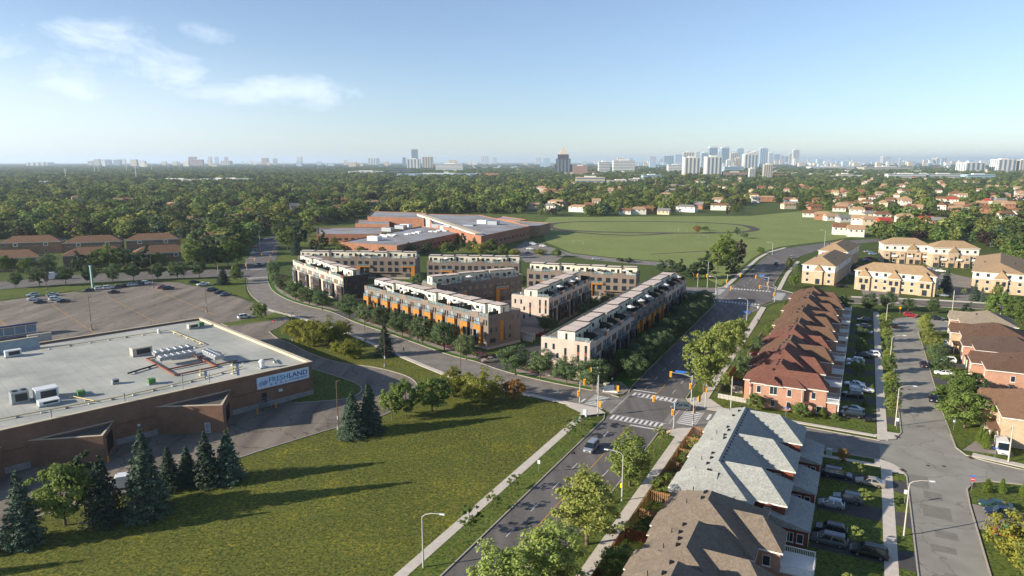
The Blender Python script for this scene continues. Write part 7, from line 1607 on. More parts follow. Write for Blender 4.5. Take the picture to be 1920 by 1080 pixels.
# goal posts on the field
for i, (p, w_) in enumerate((((45.2,475.1,2.2), 7), ((141.5,512.1,2.0), 7), ((139.0,564.0,1.7), 7))):
    o = thing('goal_frame', ['pale goal frame at the left of the playing field', 'pale goal frame in the middle of the playing field', 'pale goal frame inside the running track'][i], 'goal', (p[0], p[1], 0), rad(-20)); 
    MB().tube([(-w_ / 2, 0, 0), (-w_ / 2, 0, 2.5), (w_ / 2, 0, 2.5), (w_ / 2, 0, 0)], 0.07, 6).build('frame', M_STEEL, o); MB().tube([(-w_ / 2, 0, 2.5), (-w_ / 2, 2.0, 0)], 0.06, 6).tube([(w_ / 2, 0, 2.5), (w_ / 2, 2.0, 0)], 0.06, 6).build('stay', M_FRAME_W, o)
# ------------------------------------------------------------------ people
def person_mesh(name, stride=0.3, lean=0.0, arm=0.25):
    J = {'pel': (0, 0, .95, .135), 'wai': (0, 0, 1.1, .12), 'che': (lean * .6, 0, 1.32, .145), 'neck': (lean, 0, 1.5, .055), 'jaw': (lean + .02, 0, 1.58, .075), 'head': (lean + .01, 0, 1.68, .095), 'top': (lean, 0, 1.76, .06)}
    E = [('pel', 'wai'), ('wai', 'che'), ('che', 'neck'), ('neck', 'jaw'), ('jaw', 'head'), ('head', 'top')]
    for s, sg in (('l', 1), ('r', -1)):
        f = stride * sg
        J.update({'hip' + s: (0, .1 * sg, .9, .095), 'kne' + s: (f * .45 + .03, .1 * sg, .5, .062), 'ank' + s: (f * .9 - .02, .1 * sg, .09, .04), 'toe' + s: (f * .9 + .16, .11 * sg, .04, .035), 'sho' + s: (lean, .19 * sg, 1.42, .062), 'elb' + s: (lean - f * arm * 2 - .02, .24 * sg, 1.14, .043), 'wri' + s: (lean - f * arm * 3 + .08, .24 * sg, .9, .03), 'han' + s: (lean - f * arm * 3 + .12, .235 * sg, .82, .032)})
        E += [('pel', 'hip' + s), ('hip' + s, 'kne' + s), ('kne' + s, 'ank' + s), ('ank' + s, 'toe' + s), ('che', 'sho' + s), ('sho' + s, 'elb' + s), ('elb' + s, 'wri' + s), ('wri' + s, 'han' + s)]
    ks = list(J); me = bpy.data.meshes.new(name); me.from_pydata([J[k_][:3] for k_ in ks], [(ks.index(a), ks.index(b_)) for a, b_ in E], [])
    o = bpy.data.objects.new(name, me); COL.objects.link(o)
    o.modifiers.new('skin', 'SKIN'); sl = me.skin_vertices[0] if len(me.skin_vertices) else None
    for i, k_ in enumerate(ks):
        sl.data[i].radius = (J[k_][3], J[k_][3] * (1.25 if k_ in ('che', 'pel', 'wai') else 1.0)); sl.data[i].use_root = (k_ == 'pel')
    sb = o.modifiers.new('sub', 'SUBSURF'); sb.levels = 1; sb.render_levels = 1
    out = bpy.data.meshes.new_from_object(o.evaluated_get(bpy.context.evaluated_depsgraph_get())); out.name = name
    bpy.data.objects.remove(o); bpy.data.meshes.remove(me)
    return out
M_SKIN = mat('skin', '#b98a70', 0.6, 0.08); M_HAIR = mat('dark_hair', '#2a211c', 0.8, 0.2); M_SHOE = mat('dark_shoes', '#26242a', 0.7, 0.1)
PM = [person_mesh('body_mesh', .32), person_mesh('body_mesh', .12, .03, .1)]
def person(p, az, label, shirt, trousers, v=0, z=0.13, hat=None):
    o = thing('person', label, 'person', (p[0], p[1], z), AZ(az), 'people'); me = PM[v].copy(); me.materials.clear()
    for m in (mat('cloth_' + trousers, trousers, 0.9, 0.15, 4), mat('cloth_' + shirt, shirt, 0.9, 0.15, 4), M_SKIN, M_SHOE, M_HAIR): me.materials.append(m)
    for f in me.polygons:
        c = f.center; k_ = 3 if c.z < .11 else 0 if c.z < .98 else 1
        if c.z > 1.49: k_ = 4 if (c.z > 1.7 or c.x < -.03) else 2
        elif abs(c.y) > .19 and c.z < 1.12: k_ = 2
        f.material_index = k_; f.use_smooth = True
    link('body', me, o)
    if hat:
        MB().cyl(0.01, 0, 1.74, 1.86, .11, .08, 10).cyl(0.01, 0, 1.73, 1.75, .2, .2, 12).build('hat', mat('hat_' + hat, hat, 0.9, 0.1), o)
    return o
person(R(17.0, 178), 207, 'person in a purple top walking a dog on the right sidewalk', '#5a3a55', '#2b2f3a')
person(R(-6.6, 90.5), 330, 'person in white at the townhouse corner path', '#d8d4cc', '#33363d', 1)
person((-32.19,199.32), 130, 'person in a green top on the side street walk', '#2f7a58', '#30343c'); person((-30.24,212.99), 130, 'person in a pale top walking before the orange bay block', '#c8c0b8', '#3a3f4a'); person((-29.64,212.33), 130, 'companion in dark clothes walking before the orange bay block', '#3a3f4a', '#24262b', 1); person((-10.05,194.19), 100, 'person in dark clothes at the laneway corner', '#2a2c31', '#24262b', 1)
person(R(22.8, 0.6), 300, 'man in a pale blue shirt and white cap in the bottom back yard', '#9fb2c8', '#4a5058', 1, 0.11, '#e2e2e0')
person(R(17.6, 177), 207, 'second walker in dark clothes beside the dog walker', '#2c2c34', '#22242a', 1)
T_, A_, az_b = BLK['C']
for i, (xx, lab, c_) in enumerate(((20.5, 'person in white on the second roof terrace of the orange bay block', '#d8d4cc'), (47.5, 'person in red on the roof terrace near the right end of the orange bay block', '#b04a3a'), (63.5, 'person in pale pink on the last roof terrace of the orange bay block', '#d0a8a4'))):
    person(off(off(A_, az_b, xx), az_b - 90, 2.0), az_b + 60, lab, c_, '#3a3d44', 1, 9.72)
T_, A_, az_b = BLK['H']
person(off(off(A_, az_b, 17), az_b - 90, 2.2), az_b, 'person in navy on a roof terrace of the long avenue block', '#26324a', '#2a2c31', 1, 9.72)
T_, A_, az_b = BLK['G']
for i, d_ in enumerate((11.4, 12.2)): person(off(off(A_, az_b, 1.6), az_b - 90, d_), az_b + 180, ['person in white at the rail of the pale inner end wall', 'person in black at the rail of the pale inner end wall'][i], ('#d4d0c8', '#2a2a2e')[i], '#2f3238', 1, 9.72)
# dog
o = thing('dog', 'small brown dog on the right sidewalk beside its walker', 'dog', (*R(17.9, 175.6), 0.13), AZ(207))
dj = [(0.28, 0, .42, .1), (-.25, 0, .42, .08), (.42, 0, .55, .07), (.55, 0, .56, .045), (-.45, 0, .55, .02)]
de = [(0, 1), (0, 2), (2, 3), (1, 4)]
for x, y in ((.25, .08), (.25, -.08), (-.25, .08), (-.25, -.08)):
    k0 = len(dj); dj += [(x, y, .36, .05), (x - .03, y, .18, .032), (x + .01, y, .02, .026)]; de += [(0 if x > 0 else 1, k0), (k0, k0 + 1), (k0 + 1, k0 + 2)]
me = bpy.data.meshes.new('dog_body'); me.from_pydata([j[:3] for j in dj], de, []); q = bpy.data.objects.new('body', me); COL.objects.link(q); q.parent = o
q.modifiers.new('skin', 'SKIN')
for i, j in enumerate(dj): me.skin_vertices[0].data[i].radius = (j[3], j[3]); me.skin_vertices[0].data[i].use_root = i == 0
q.modifiers.new('sub', 'SUBSURF').render_levels = 1; me.materials.append(mat('brown_fur', '#6a4a30', 0.9, 0.2, 6))


# ------------------------------------------------------------------ suburbs, towers and woodland towards the horizon
def ordinal(i):
    if i < 20: return ORD[i]
    tens = {2: 'twenty', 3: 'thirty', 4: 'forty', 5: 'fifty', 6: 'sixty', 7: 'seventy', 8: 'eighty', 9: 'ninety'}
    t, u = divmod(i + 1, 10)
    return tens[t][:-1] + 'ieth' if u == 0 else tens[t] + '-' + ORD[u - 1]
M_HW = [mat('white_house_wall', '#d2cdc2', 0.85, 0.1), mat('cream_house_wall', '#c9b99c', 0.85, 0.1), brick_mat('far_house_brick', '#a97c62', '#946a52', '#b8a890')]
M_HR = [shingle('far_brown_roof', '#7a5a45', '#634636'), shingle('far_grey_roof', '#7d7a78', '#686664'), shingle('far_tan_roof', '#a3866a', '#8c7058'), shingle('far_red_roof', '#a3483a', '#8a3a2e')]
def house_meshes(L, D, e, rh, hip):
    wm = MB().box(0, L, 0, D, 0, e)
    for k_ in range(3): wm.box(L * (k_ + .5) / 3 - .6, L * (k_ + .5) / 3 + .6, -0.04, 0, e - 2.0, e - 0.8, 1)
    rm = MB().roof(-.5, L + .5, -.5, D + .5, e, rh, 'x', hip, hip, 0)
    if hip == 0:
        for x in (0.0, L): wm.mesh([(x, 0, e), (x, D, e), (x, D / 2, e + rh - 0.3)], [(0, 1, 2)])
    return wm.data('wall'), rm.data('roof')
HM = [house_meshes(*a) for a in ((13, 9, 4.2, 2.6, 0), (15, 10, 5.6, 2.6, 3.5), (11, 9, 6.0, 2.8, 0), (22, 10, 6.0, 2.2, 4), (40, 12, 6.5, 2.2, 5))]
for a_, b_ in HM: a_.materials.append(M_HW[0]); a_.materials.append(M_GLASS); b_.materials.append(M_HR[0])
FARH = []
def far_house(x, y, k_, az, wi, ri): FARH.append((x, y, k_, az, wi, ri))
CL = {'left': [], 'field': [], 'right': [], 'far right': []}
for p in ((-626.15,992.72), (-524.96,918.43), (-417.01,834.95), (-434.22,954.14), (-393.29,966.67), (-310.49,611.44), (-289.32,611.44), (-254.01,798.60), (-257.83,874.73), (-245.52,896.05), (-237.53,918.43), (-184.16,874.73), (-201.87,765.25), (-425.42,781.58), (-364.31,992.72), (-281.82,727.24), (-265.15,632.69)): CL['left'].append((p, random.choice((3, 1, 2, 3)), random.uniform(50, 110)))
for p in ((19.19,834.95), (36.91,816.38), (64.19,790.00), (45.95,896.05), (88.98,854.38), (115.00,749.58), (129.37,749.58), (142.31,757.34), (156.39,749.58), (185.91,790.00), (273.67,954.14), (232.70,816.38), (332.67,966.67), (290.84,1165.10), (230.20,1095.96), (60.54,1183.75), (217.46,834.95), (104.13,907.10), (358.86,1079.93), (352.92,992.72)): CL['field'].append((p, random.choice((0, 1, 2, 3)), random.uniform(95, 125)))
for p in ((326.19,834.95), (298.30,713.06), (296.10,679.88), (302.56,667.44), (307.08,649.61), (306.32,627.24), (311.65,616.62), (316.75,596.40), (363.39,749.58), (347.86,686.27), (355.12,679.88), (391.43,834.95), (447.15,896.05), (465.43,874.73), (506.68,816.38), (618.56,992.72), (359.89,611.44), (363.29,601.33), (359.51,649.61), (350.30,816.38), (434.26,765.25), (516.41,765.25), (480.45,679.88), (540.48,749.58), (537.25,834.95)): CL['right'].append((p, random.choice((0, 2, 1, 2)), random.uniform(85, 125)))
for p in ((250.13,538.84), (254.34,523.26)): CL['right'].append((p, 2, 108))
def scatter_rows(n, x0, x1, y0, y1, key, az0, seed):
    """houses in loose street rows between two survey lines"""
    r = random.Random(seed)
    for i in range(n):
        u, v = r.random(), r.random()
        yy = 1 / (1 / y0 + (1 / y1 - 1 / y0) * v)
        CL[key].append(((yy * (x0 + (x1 - x0) * u), yy), r.choice((0, 1, 2, 0, 2)), az0 + r.choice((0, 90)) + r.uniform(-8, 8)))
scatter_rows(60, 0.03, 0.37, 1150, 2300, 'field', 110, 1)
scatter_rows(110, 0.38, 0.75, 780, 2300, 'right', 112, 2)
scatter_rows(26, -0.4, 0.02, 1050, 2200, 'left', 60, 3)
scatter_rows(14, -0.74, -0.4, 800, 1900, 'left', 70, 4)
CL['far right'] = [q for q in CL['right'] if q[0][1] > 1100]; CL['right'] = [q for q in CL['right'] if q[0][1] <= 1100]
for key, where in (('left', 'in the left woods'), ('field', 'beyond the school field'), ('right', 'right of the field'), ('far right', 'in the far right suburbs')):
    lst = sorted(CL[key], key=lambda q: q[0][0] / q[0][1])
    for i, (p, k_, a_) in enumerate(lst):
        ri = random.choice((0, 0, 1, 2, 2, 0)) if 'right' not in key else random.choice((0, 2, 2, 1, 2, 0, 0, 2, 0, 1, 2, 0, 1, 0, 2, 3)); wi = random.choice((0, 0, 1, 2))
        o = thing('suburban_house', f"{('white', 'cream', 'brick')[wi]} house with {('brown', 'grey', 'tan', 'red')[ri]} roof {where}, {ordinal(i)} from the left", 'house', (*p, 0), AZ(a_), 'distant houses ' + where)
        for me, nm, m in ((HM[k_][0], 'wall', M_HW[wi]), (HM[k_][1], 'roof', M_HR[ri])):
            q = link(nm, me, o); q.material_slots[0].link = 'OBJECT'; q.material_slots[0].material = m
        FARH.append((p[0], p[1], (13, 15, 11, 22, 40)[k_]))
# towers and large commercial blocks: (left, right, height) surveyed per building
M_T = {'white': mat('tower_white', '#d8d4cc', 0.8, 0.08), 'beige': mat('tower_beige', '#c4b59e', 0.8, 0.08), 'glass': mat('tower_glass', '#7f95a3', 0.3, 0.1, spec=0.6), 'dark': mat('tower_dark', '#4c4a4c', 0.5, 0.1), 'brick': mat('tower_brick', '#ad7b62', 0.85, 0.08), 'blue': mat('tower_blue', '#a5bccb', 0.5, 0.08)}
M_STRIP = mat('window_strip_glass', '#73828c', 0.25, 0.1, spec=0.6)
TOW = []
def tower(a, b_, h, style, label, top='flat', depth=0.8, strips=5, bands=False, name='tower_block', cat='tower'):
    w_ = math.hypot(b_[0] - a[0], b_[1] - a[1]); d_ = w_ * depth
    az = math.degrees(math.atan2(b_[0] - a[0], b_[1] - a[1])) + random.uniform(-4, 4)
    if name == 'tower_block': h *= 1.06; w_ *= 0.88; d_ *= 0.8
    o = thing(name, label, cat, (a[0], a[1], 0), AZ(az), 'distant city buildings')
    MB().box(0, w_, 0, d_, 0, h).build('shaft', M_T[style], o)
    e = w_ * 0.006 + 0.05
    if bands:
        n = max(3, int(h / 7))
        for i in range(n): z = h * (i + 0.35) / n; MB().box(-e, w_ + e, -e, d_ + e, z, z + h / n * 0.42).build('window_band', M_STRIP, o)
    else:
        for i in range(strips):
            x = w_ * (i + 0.5) / strips; MB().box(x - w_ / strips * 0.22, x + w_ / strips * 0.22, -e, 0, h * 0.04, h * 0.96).build('window_strip', M_STRIP, o)
            y = d_ * (i + 0.5) / strips; MB().box(-e, 0, y - d_ / strips * 0.22, y + d_ / strips * 0.22, h * 0.04, h * 0.96).build('window_strip', M_STRIP, o)
    if top == 'pyramid':
        MB().mesh([(w_ * .2, d_ * .2, h * 1.28), (w_ * .8, d_ * .2, h * 1.28), (w_ * .8, d_ * .8, h * 1.28), (w_ * .2, d_ * .8, h * 1.28), (w_ / 2, d_ / 2, h * 1.8)], [(0, 1, 4), (1, 2, 4), (2, 3, 4), (3, 0, 4)]).build('pyramid_roof', M_T['beige'], o); MB().box(w_ * .12, w_ * .88, d_ * .12, d_ * .88, h, h * 1.28).build('upper_shaft', M_T['dark'], o); MB().box(-w_ * .12, 0, d_ * .1, d_ * .9, 0, h * .62).box(w_, w_ * 1.12, d_ * .1, d_ * .9, 0, h * .62).build('shoulder', M_T['dark'], o)
    elif top == 'curved':
        n = 8; prof = [(w_ * i / n, h + h * 0.1 * math.sin(math.pi * (0.15 + 0.5 * i / n))) for i in range(n + 1)]
        MB().mesh([(x, 0, z) for x, z in prof] + [(x, d_, z) for x, z in prof] + [(0, 0, h), (w_, 0, h), (0, d_, h), (w_, d_, h)], [(i, i + 1, n + 2 + i, n + 1 + i) for i in range(n)] + [tuple(list(range(n, -1, -1)) + [2 * n + 2, 2 * n + 3]), tuple(list(range(n + 1, 2 * n + 2)) + [2 * n + 5, 2 * n + 4]), (0, n + 1, 2 * n + 4, 2 * n + 2), (n, 2 * n + 1, 2 * n + 5, 2 * n + 3)]).build('curved_crown', M_T['white'], o)
    elif top == 'slant': MB().mesh([(0, 0, h), (w_, 0, h), (w_, d_, h), (0, d_, h), (w_, 0, h * 1.25), (w_, d_, h * 1.25)], [(0, 1, 4), (3, 5, 2), (0, 4, 5, 3), (1, 2, 5, 4)]).build('slanted_crown', M_T[style], o)
    else: MB().box(w_ * .3, w_ * .7, d_ * .3, d_ * .7, h, h * 1.04 + 2).build('plant_room', M_T['white' if style != 'dark' else 'dark'], o)
    TOW.append((a[0] + w_ / 2, a[1] + d_ / 2, w_))
    return o
def tw(k0, k1, style, label, *a, **k): tower((k0[0], k0[1]), (k1[0], k1[1]), k0[2], style, label, *a, **k)
tw((205.4,3260.2,65.7), (279.7,3260.2,65.7), 'dark', 'dark stepped tower with a pyramid roof, alone left of the skyline', 'pyramid', 0.9, 4)
tw((231.8,2676.2,38.0), (294.8,2676.2,38.0), 'brick', 'orange brick slab right below the pyramid roofed tower', bands=True); tw((421.7,3408.9,50.9), (483.8,3408.9,50.9), 'white', 'white banded office right of the orange slab', bands=True); tw((515.0,3571.7,58.7), (637.0,3571.7,58.7), 'white', 'wide grey banded office with a rooftop block', bands=True, depth=.5); tw((151.8,1661.3,18.7), (229.0,1661.3,18.7), 'beige', 'low grey apartment slab in front of the offices', bands=True, depth=.35)
for k0, k1, stl, tp, lab in (
    ((3671.5,18794.7,181.8), (3856.5,18794.7,181.8), 'beige', 'flat', 'small beige tower at the left end of the skyline'), ((2317.6,10735.4,135.8), (2480.2,10735.4,135.8), 'glass', 'flat', 'greenish slab second from the left of the skyline'), ((3483.7,15033.7,200.0), (3643.1,15033.7,200.0), 'blue', 'flat', 'pale blue tower third from the left of the skyline'), ((1661.1,6827.9,137.2), (1775.0,6827.9,137.2), 'beige', 'flat', 'rounded beige tower behind the white twin'), ((656.6,2676.2,67.9), (723.7,2676.2,67.9), 'white', 'flat', 'left one of the two bright white front towers'), ((714.5,2583.6,69.5), (779.3,2583.6,69.5), 'white', 'flat', 'right one of the two bright white front towers'), ((1550.1,5775.9,120.4), (1611.4,5775.9,120.4), 'blue', 'flat', 'slim blue-grey tower between the white twins'), ((2100.5,7511.7,189.8), (2197.2,7511.7,189.8), 'glass', 'curved', 'glass tower with a swept crown, left of a similar one'), ((2479.3,8347.5,200.0), (2580.5,8347.5,200.0), 'glass', 'curved', 'glass tower with a swept crown, right of a similar one'), ((3317.8,10735.4,200.0), (3391.0,10735.4,200.0), 'blue', 'flat', 'slim tall tower behind the swept crowns'), ((2116.5,6827.9,132.1), (2194.1,6827.9,132.1), 'beige', 'flat', 'beige tower before the tallest slim tower'), ((2662.7,8347.5,200.0), (2745.0,8347.5,200.0), 'blue', 'flat', 'tall stepped blue tower in mid skyline'), ((1650.8,5004.4,100.6), (1760.8,5004.4,100.6), 'white', 'slant', 'broad white slab with a rising roofline'), ((2934.7,8347.5,200.0), (3035.9,8347.5,200.0), 'blue', 'flat', 'tall blue tower right of the broad white slab'), ((5589.8,15033.7,200.0), (5726.5,15033.7,200.0), 'glass', 'flat', 'tall grey tower in the gap right of the cluster'), ((7172.3,18794.7,200.0), (7271.9,18794.7,200.0), 'brick', 'flat', 'dark brick tower beside the tall grey tower'), ((4857.4,12526.4,139.8), (4923.8,12526.4,139.8), 'glass', 'flat', 'small grey block right of the brick tower'), ((4220.4,10735.4,167.7), (4277.4,10735.4,167.7), 'beige', 'flat', 'slim beige shoulder of the rightmost tall tower'), ((3742.7,9392.2,200.0), (3835.2,9392.2,200.0), 'white', 'flat', 'rightmost tall white tower of the skyline'),
    ((2618.5,12526.4,102.6), (2694.4,12526.4,102.6), 'white', 'flat', 'small white tower between the first skyline slabs'), ((2447.7,9392.2,181.6), (2511.7,9392.2,181.6), 'white', 'flat', 'white tower just right of the rounded beige tower'), ((3138.9,10735.4,200.0), (3187.7,10735.4,200.0), 'white', 'flat', 'slim white tower between the swept crowns'), ((3561.8,10735.4,200.0), (3643.1,10735.4,200.0), 'white', 'flat', 'white tower rising behind the broad slab, left'), ((3667.5,10735.4,200.0), (3756.9,10735.4,200.0), 'beige', 'flat', 'pale tower rising behind the broad slab, right'), ((4563.3,12526.4,200.0), (4648.7,12526.4,200.0), 'white', 'flat', 'white tower filling the gap right of the tall blue tower'), ((1204.4,3948.7,61.9), (1240.3,3948.7,61.9), 'white', 'flat', 'white mid-rise between the twin towers and the slab'), ((1252.3,3948.7,70.7), (1288.3,3948.7,70.7), 'beige', 'flat', 'beige mid-rise left of the broad slab'),
    ((-764.4,5362.6,139.6), (-711.5,5362.6,139.6), 'glass', 'flat', 'tall glass tower of the centre-left cluster'), ((-747.6,5004.4,70.9), (-641.3,5004.4,70.9), 'white', 'flat', 'white ribbed slab below the centre-left glass tower'), ((-683.1,5362.6,87.9), (-593.6,5362.6,87.9), 'beige', 'flat', 'pale slab right of the centre-left glass tower'), ((-1166.9,7511.7,95.1), (-1127.1,7511.7,95.1), 'glass', 'flat', 'slim dark tower left of the centre-left cluster'), ((767.6,2269.2,32.3), (790.0,2269.2,32.3), 'white', 'flat', 'mid-rise white block below the broad slab'), ((788.6,2202.1,44.5), (818.7,2202.1,44.5), 'beige', 'flat', 'beige mid-rise block below the tall grey tower'),
    ((-5755.5,8347.5,43.6), (-5477.3,8347.5,43.6), 'white', 'flat', 'white apartment slab at the far left shore'), ((-5656.7,9392.2,63.0), (-5585.6,9392.2,63.0), 'beige', 'flat', 'first of four small towers on the left horizon'), ((-5571.3,9392.2,84.0), (-5486.0,9392.2,84.0), 'beige', 'flat', 'second of four small towers on the left horizon'), ((-5464.6,9392.2,77.0), (-5357.9,9392.2,77.0), 'glass', 'flat', 'third of four small towers on the left horizon'), ((-5315.2,9392.2,77.0), (-5215.6,9392.2,77.0), 'glass', 'flat', 'fourth of four small towers on the left horizon'), ((-4311.9,9392.2,111.9), (-4212.3,9392.2,111.9), 'brick', 'flat', 'dark tower on the left horizon ridge'), ((-3794.9,8347.5,74.6), (-3655.7,8347.5,74.6), 'brick', 'flat', 'brick slab before the dark ridge tower'), ((-6477.8,15033.7,156.6), (-6398.1,15033.7,156.6), 'beige', 'flat', 'slim beige tower on the ridge'), ((-6341.2,15033.7,145.4), (-6261.5,15033.7,145.4), 'blue', 'flat', 'slim blue tower on the ridge'), ((-3885.0,9392.2,63.0), (-3742.7,9392.2,63.0), 'beige', 'flat', 'wide beige slab on the ridge'), ((-3835.2,9392.2,111.9), (-3785.4,9392.2,111.9), 'white', 'flat', 'white tower rising behind the wide ridge slab'), ((-4588.0,15033.7,156.6), (-4474.1,15033.7,156.6), 'white', 'flat', 'white block left of centre on the horizon'), ((-3813.8,10735.4,103.9), (-3708.1,10735.4,103.9), 'brick', 'flat', 'brown block pair on the horizon'), ((-3643.1,10735.4,95.9), (-3578.0,10735.4,95.9), 'beige', 'flat', 'beige block on the horizon beside the brown pair'), ((-2195.6,10735.4,103.9), (-2016.7,10735.4,103.9), 'white', 'flat', 'white mid-rise pair left of the centre-left cluster'), ((-660.3,15033.7,167.8), (-478.2,15033.7,167.8), 'white', 'flat', 'pale block on the horizon right of the centre-left cluster'), ((-398.5,15033.7,145.4), (-318.8,15033.7,145.4), 'white', 'flat', 'small pale block on the centre horizon'), ((512.3,15033.7,145.4), (637.5,15033.7,145.4), 'white', 'flat', 'white tower on the horizon left of the pyramid tower'),
    ((2419.2,3750.8,47.6), (2541.6,3750.8,47.6), 'white', 'flat', 'wide white apartment slab at the right'), ((2590.0,3750.8,64.4), (2701.0,3750.8,64.4), 'white', 'flat', 'tall white apartment slab near the right edge'), ((2706.7,3750.8,61.6), (2775.0,3750.8,61.6), 'beige', 'flat', 'beige slab cut by the right edge'), ((7371.5,12526.4,84.0), (7532.8,12526.4,84.0), 'glass', 'flat', 'dark slab on the right horizon'), ((7542.3,12526.4,111.9), (7751.0,12526.4,111.9), 'beige', 'flat', 'beige slab pair on the right horizon'), ((17076.9,37599.6,200.0), (17276.1,37599.6,200.0), 'blue', 'flat', 'hazy far tower right of the skyline'), ((17930.7,37599.6,200.0), (18101.5,37599.6,200.0), 'blue', 'flat', 'second hazy far tower right of the skyline'), ((9890.4,18794.7,181.8), (10132.3,18794.7,181.8), 'white', 'flat', 'pale block half way to the right edge'), ((3439.1,6258.1,74.6), (3458.1,6258.1,74.6), 'white', 'flat', 'slender white chimney tower on the right'), ((17608.2,25063.0,200.0), (17722.0,25063.0,200.0), 'blue', 'flat', 'hazy tall tower at the far right horizon'), ((17835.9,25063.0,200.0), (17930.7,25063.0,200.0), 'blue', 'flat', 'second hazy tower at the far right horizon')):
    tw(k0, k1, stl, lab, tp, random.uniform(.5, .9), 4)
for k0, k1, stl, dp, lab in (((-728.1,3123.9,14.0), (-578.7,3123.9,14.0), 'white', .5, 'low white commercial block left of the centre-left towers'), ((-571.7,3260.2,22.0), (-470.2,3260.2,22.0), 'dark', .4, 'dark low office below the centre-left towers'), ((-428.4,3948.7,44.2), (-275.6,3948.7,44.2), 'white', .5, 'white shopping hall right of the centre-left towers'), ((-422.0,2583.6,11.6), (-117.8,2583.6,11.6), 'blue', .25, 'long pale shed roof below the shopping hall'), ((389.0,2079.2,17.2), (444.3,2079.2,17.2), 'blue', .5, 'white box building before the skyline'), ((321.1,1918.5,10.1), (362.0,1918.5,10.1), 'beige', .5, 'low beige box beside the white box building'), ((833.9,3750.8,39.2), (913.6,3750.8,39.2), 'white', .6, 'stepped white office before the skyline'), ((1132.8,3750.8,30.8), (1238.1,3750.8,30.8), 'blue', .4, 'blue glazed hall below the skyline'), ((779.3,2583.6,17.4), (863.7,2583.6,17.4), 'brick', .4, 'low brick hall below the blue hall'), ((-967.7,1870.3,9.8), (-839.6,1870.3,9.8), 'beige', .2, 'long low industrial roof in the left woods, left half'), ((-832.5,1870.3,11.2), (-701.6,1870.3,11.2), 'white', .2, 'long low industrial roof in the left woods, right half'), ((-1070.9,1556.9,10.6), (-1027.0,1556.9,10.6), 'blue', .5, 'white box hall in the left woods'), ((1254.1,2340.4,15.8), (1378.6,2340.4,15.8), 'white', .2, 'long white warehouse at the right, left half'), ((1387.5,2340.4,15.8), (1497.8,2340.4,15.8), 'white', .2, 'long white warehouse at the right, right half'), ((1428.1,2202.1,16.5), (1515.2,2202.1,16.5), 'blue', .4, 'pale school hall below the right slabs'), ((1123.8,2416.2,14.5), (1173.3,2416.2,14.5), 'beige', .5, 'beige hall in the right suburbs'), ((2125.1,5004.4,22.4), (2428.7,5004.4,22.4), 'white', .3, 'long white sheds right of the skyline'), ((2210.0,4414.5,23.1), (2511.3,4414.5,23.1), 'beige', .3, 'long beige sheds half way to the right edge'), ((-552.0,749.6,4.6), (-526.1,749.6,4.6), 'glass', .4, 'flat grey hall at the left edge of the woods'), ((244.0,1780.7,9.4), (311.7,1780.7,9.4), 'beige', .4, 'row of pale stacked houses right of the grey slab')):
    tw(k0, k1, stl, lab, 'flat', dp, 6, bands=(k0[2] > 14), name='commercial_building', cat='building')
# transmission masts in the left woods
for i, p in enumerate(((-1935.4,3260.2,48.7), (-1918.1,3260.2,43.9), (-1868.1,3408.9,45.8), (-1083.1,2022.8,53.0), (-2022.3,3948.7,50.1), (-2443.9,5004.4,44.8), (-2364.2,5004.4,52.3), (-2362.3,5362.6,52.0), (-2182.0,5004.4,48.5), (-1286.2,2022.8,36.4), (-1874.1,5775.9,64.6), (-1381.3,5004.4,56.0), (-1414.9,5362.6,52.0), (-1599.0,6827.9,71.2))):
    o = thing('transmission_mast', f'{ORD[i]} thin pale transmission mast in the distance, listed from the left woods', 'mast', (p[0], p[1], 0), 0, 'distant transmission masts')
    s_ = p[2] / 40
    MB().tube([(0, 0, 0), (0, 0, p[2])], 1.0 * s_, 4, r1=0.4 * s_).build('shaft', M_ALU, o)
    for z in (.72, .84, .95): MB().box(-5 * s_, 5 * s_, -.3, .3, p[2] * z, p[2] * z + .8).build('cross_arm', M_ALU, o)
# skyline crumbs past counting distance: one mass
b = MB(); r = random.Random(9)
for i in range(420):
    yy = r.uniform(6500, 15000); xx = yy * (r.uniform(0.12, 0.74) if r.random() < .72 else r.uniform(-.6, .12)); h = r.choice((12, 16, 30, 45, 60, 80)) * r.uniform(.6, 1.2); w_ = r.uniform(25, 70); b.box(xx, xx + w_, yy, yy + w_ * .6, 0, h, r.randrange(3))
o = b.build('far_city', [M_T['white'], M_T['beige'], M_T['blue']]); stuff(o); o['label'] = 'far city buildings along the hazy horizon'
b = MB()
for i in range(330):
    yy = r.uniform(2300, 6500); xx = yy * r.uniform(-.12, .74); w_ = r.uniform(14, 60); b.box(xx, xx + w_, yy, yy + r.uniform(12, 40), 0, r.uniform(5, 11), r.randrange(4))
o = b.build('far_rooftops', [M_T['white'], M_T['beige'], M_T['brick'], M_T['white']]); stuff(o); o['label'] = 'low rooftops of the distant town before the towers'
struct(MB().poly([(-60000, 17000, 0.6), (-9000, 17000, 0.6), (-6500, 24000, 0.6), (-8000, 60000, 0.6), (-60000, 60000, 0.6)]).build('lake', mat('lake_water', '#5d7f95', 0.15, 0.1, 0.001, spec=0.5)))

